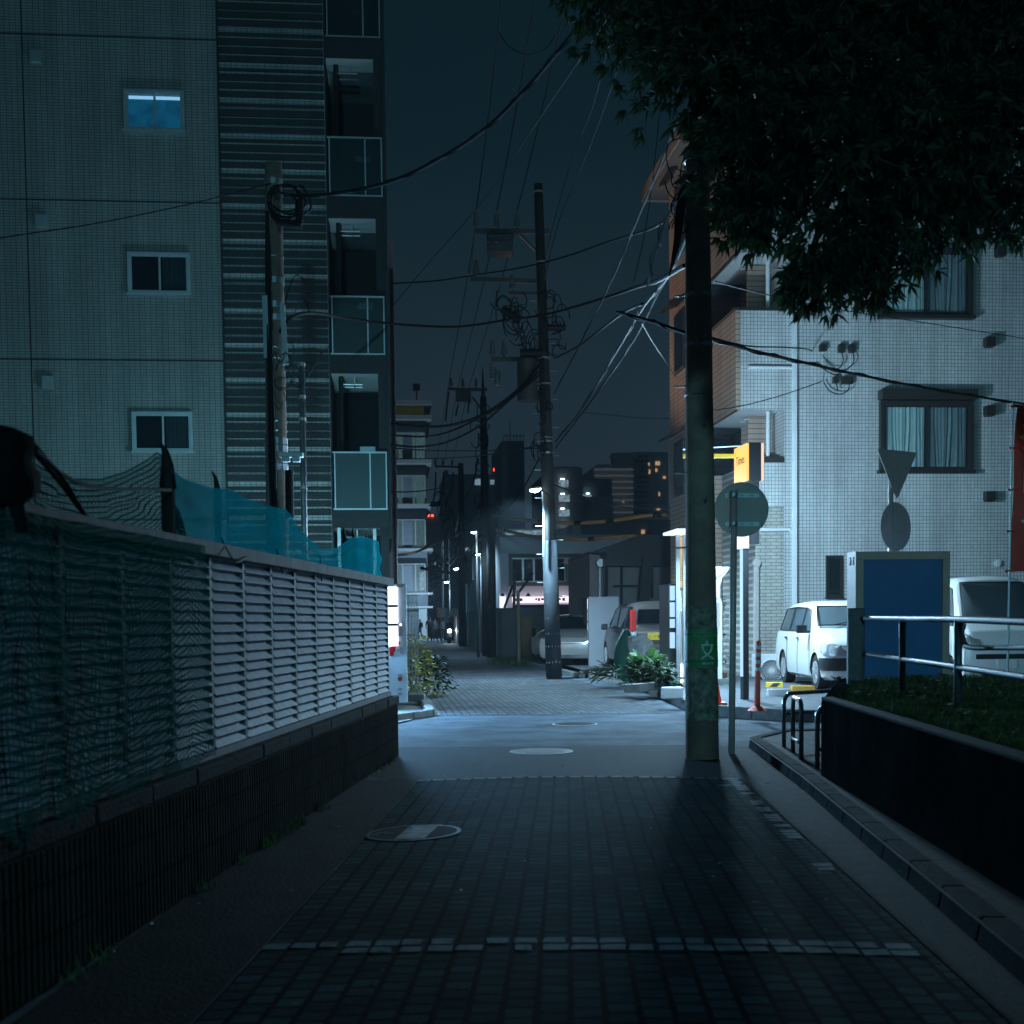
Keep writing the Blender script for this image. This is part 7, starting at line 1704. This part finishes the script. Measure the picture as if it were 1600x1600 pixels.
# ------------------------------------------------------------------ people and scooter
def person(label, px, py, D, pose, mats, hgt=1.68, face=0):
    base = P(px, 1000, D); base.z = 0; t = tag(thing('person', label, 'person', base), group='people at the end of the lane')
    s = hgt/1.7; ex = math.cos(face); ey = math.sin(face)
    st = {'walk': (.30, -.30, .12, -.16), 'stand': (.03, -.03, .02, -.02), 'ride': (.0, .0, .3, .3)}[pose]
    fx = Vector((ex, ey, 0)); fy = Vector((-ey, ex, 0)); Z = Vector((0, 0, 1))
    def q(f_, l, z): return fx*f_*s+fy*l*s+Z*z*s
    seat = -.12 if pose == 'ride' else 0
    V = [q(0, 0, .95), q(0, 0, 1.15), q(.0, 0, 1.38), q(0, 0, 1.47), q(.02, 0, 1.55), q(.02, 0, 1.66),
         q(0, .1, .9), q(st[0]*.5+(.35 if pose == 'ride' else .04), .11, .5), q(st[0], .12, .08), q(st[0]+.14, .12, .03),
         q(0, -.1, .9), q(st[1]*.4+(.35 if pose == 'ride' else .05), -.11, .5), q(st[1], -.12, .1), q(st[1]+.13, -.12, .04),
         q(0, .19, 1.38), q(st[3]*.6, .24, 1.12), q(st[3]+.12, .22, .9), q(0, -.19, 1.38), q(st[2]*.6, -.24, 1.12), q(st[2]+.12, -.22, .9)]
    E_ = [(0,1),(1,2),(2,3),(3,4),(4,5),(0,6),(6,7),(7,8),(8,9),(0,10),(10,11),(11,12),(12,13),(2,14),(14,15),(15,16),(2,17),(17,18),(18,19)]
    rad = [.15,.14,.15,.06,.085,.09,.1,.065,.045,.035,.1,.065,.045,.035,.07,.045,.035,.07,.045,.035]
    me = bpy.data.meshes.new('s'); me.from_pydata([tuple(v) for v in V], E_, []); o = bpy.data.objects.new('s', me); COL.objects.link(o)
    o.modifiers.new('sk', 'SKIN')
    for i, r_ in enumerate(rad): me.skin_vertices[0].data[i].radius = (r_*s, r_*s*.85)
    me.skin_vertices[0].data[0].use_root = True
    sb = o.modifiers.new('ss', 'SUBSURF'); sb.levels = 1
    dg = bpy.context.evaluated_depsgraph_get(); m2 = bpy.data.meshes.new_from_object(o.evaluated_get(dg)); bpy.data.objects.remove(o)
    for mm in mats: m2.materials.append(m[mm])
    m2.materials.append(m['skin'])
    for p_ in m2.polygons:
        p_.use_smooth = True; z = p_.center.z/s; p_.material_index = 2 if (z > 1.45 or (z < .93 and abs(p_.center.dot(fy)) > .19*s)) else (0 if z > .93 else 1)
    bo = bpy.data.objects.new('body', m2); COL.objects.link(bo); bo.parent = t; ORG[bo.name] = base
    b = MB(); c_ = base+q(.0, 0, 1.64); rows = [[c_+Vector((math.cos(a)*math.sin(f_)*.1, math.sin(a)*math.sin(f_)*.1, math.cos(f_)*.12)) for a in [2*math.pi*k/12 for k in range(13)]] for f_ in (.01, .5, 1.0, 1.5)]
    b.grid(rows); b.build('hair', 'hair', t, smooth=True)
    return t
person('person in dark clothes with a backpack walking across the far end of the lane', 657, 1001, 104, 'walk', ('cloth_dark', 'cloth_grey'), 1.62, math.pi*.95)
b = MB(); q = P(658.5, 1000, 103.8); b.obox((q.x, q.y, 1.2), (.13, 0, 0), (0, .12, 0), (0, 0, .2)); b.build('backpack', 'cloth_dark', bpy.data.objects['person'])
person('tall person all in black standing in the far lane, nearest of the group', 671.5, 1005, 88, 'stand', ('cloth_dark', 'cloth_dark'), 1.78, -1.5)
person('person in a grey top beside the one in black', 680.5, 1003, 91, 'stand', ('cloth_grey', 'cloth_dark'), 1.65, -1.3)
person('person in a pale shirt at the right of the standing group', 693, 1000, 93, 'stand', ('cloth_pale', 'cloth_dark'), 1.68, -1.5)
person('person in a dark jacket just behind the pale shirt', 686, 1000, 95, 'walk', ('cloth_dark', 'cloth_dark'), 1.66, -1.6)
rd = person('rider in dark clothes on the scooter with its headlight on', 702, 1000, 86, 'ride', ('cloth_dark', 'cloth_dark'), 1.66, -math.pi/2)
q = P(702, 1000, 85.4); q.z = 0
sc_ = thing('motor_scooter', 'dark scooter coming up the lane with a bright headlight', 'scooter', q)
b = MB()
for dy in (-.55, .65): b = MB(); b.tube([(q.x-.05, q.y+dy, .25), (q.x+.05, q.y+dy, .25)], .25, 16); b.build('wheel', 'tyre', sc_)
b = MB(); b.prism([(q.x-.17, q.y-.5, .35), (q.x-.17, q.y-.45, .95), (q.x-.17, q.y-.3, .95), (q.x-.17, q.y-.25, .4), (q.x-.17, q.y+.2, .38), (q.x-.17, q.y+.25, .75), (q.x-.17, q.y+.85, .8), (q.x-.17, q.y+.8, .4), (q.x-.17, q.y+.3, .28)], (.34, 0, 0)); b.build('scooter_body', 'body_dark', sc_, bevel=.03)
b = MB(); b.tube([(q.x-.33, q.y-.3, 1.02), (q.x+.33, q.y-.3, 1.02)], .02, 6); b.build('handlebar', 'blackplastic', sc_)
hl = P(702, 992.5, 84.8); b = MB(); b.cyl((q.x, q.y-.56, .82), (q.x, q.y-.5, .82), .11, 14); b.build('headlight', 'e_head', sc_)
lamp('SPOT', (q.x, q.y-.62, .82), 260, (.75, .9, 1), .05, sc_, R(70), (q.x+1.2, q.y-14, .3))
# round signs and small plates far away
for lab, px, py, D, w_ in (('small white square sign on a post beside the far pale pole', 689, 957, 86, .45), ('small pale round sign at the far end beyond the lit pole', 710, 957, 83, .3)):
    a_ = P(px, py, D); g_ = Vector((a_.x, a_.y, 0)); t = thing('small_sign', lab, 'sign', g_); b = MB(); b.tube([g_, a_], .04, 6); b.build('post', 'steel_paint', t)
    b = MB()
    if w_ > .4: b.obox(a_-HF*.06, X0*.26, HF*.01, (0, 0, .34))
    else: b.cyl(a_-HF*.08, a_-HF*.06, .3, 20)
    b.build('plate', 'signback', t)
b = MB(); b.box(-320, 420, -80, 620, -1, 70); o = b.build('haze', 'dark', loc=(0, 0, -1)); o['kind'] = 'stuff'; o['label'] = 'thin night haze hanging over the whole street'
mh = bpy.data.materials.new('haze'); mh.use_nodes = True; nt = mh.node_tree; nt.nodes.remove(nt.nodes['Principled BSDF']); pv = N(nt, 'ShaderNodeVolumePrincipled'); pv.inputs['Color'].default_value = (.8, .9, 1, 1); pv.inputs['Density'].default_value = .00055
nt.links.new(pv.outputs[0], nt.nodes['Material Output'].inputs['Volume']); o.data.materials.clear(); o.data.materials.append(mh)
# ------------------------------------------------------------------ render settings
SC.view_settings.view_transform = 'Standard'; SC.view_settings.look = 'None'; SC.view_settings.exposure = 0; SC.view_settings.gamma = 1
SC.cycles.max_bounces = 6; SC.cycles.transparent_max_bounces = 12
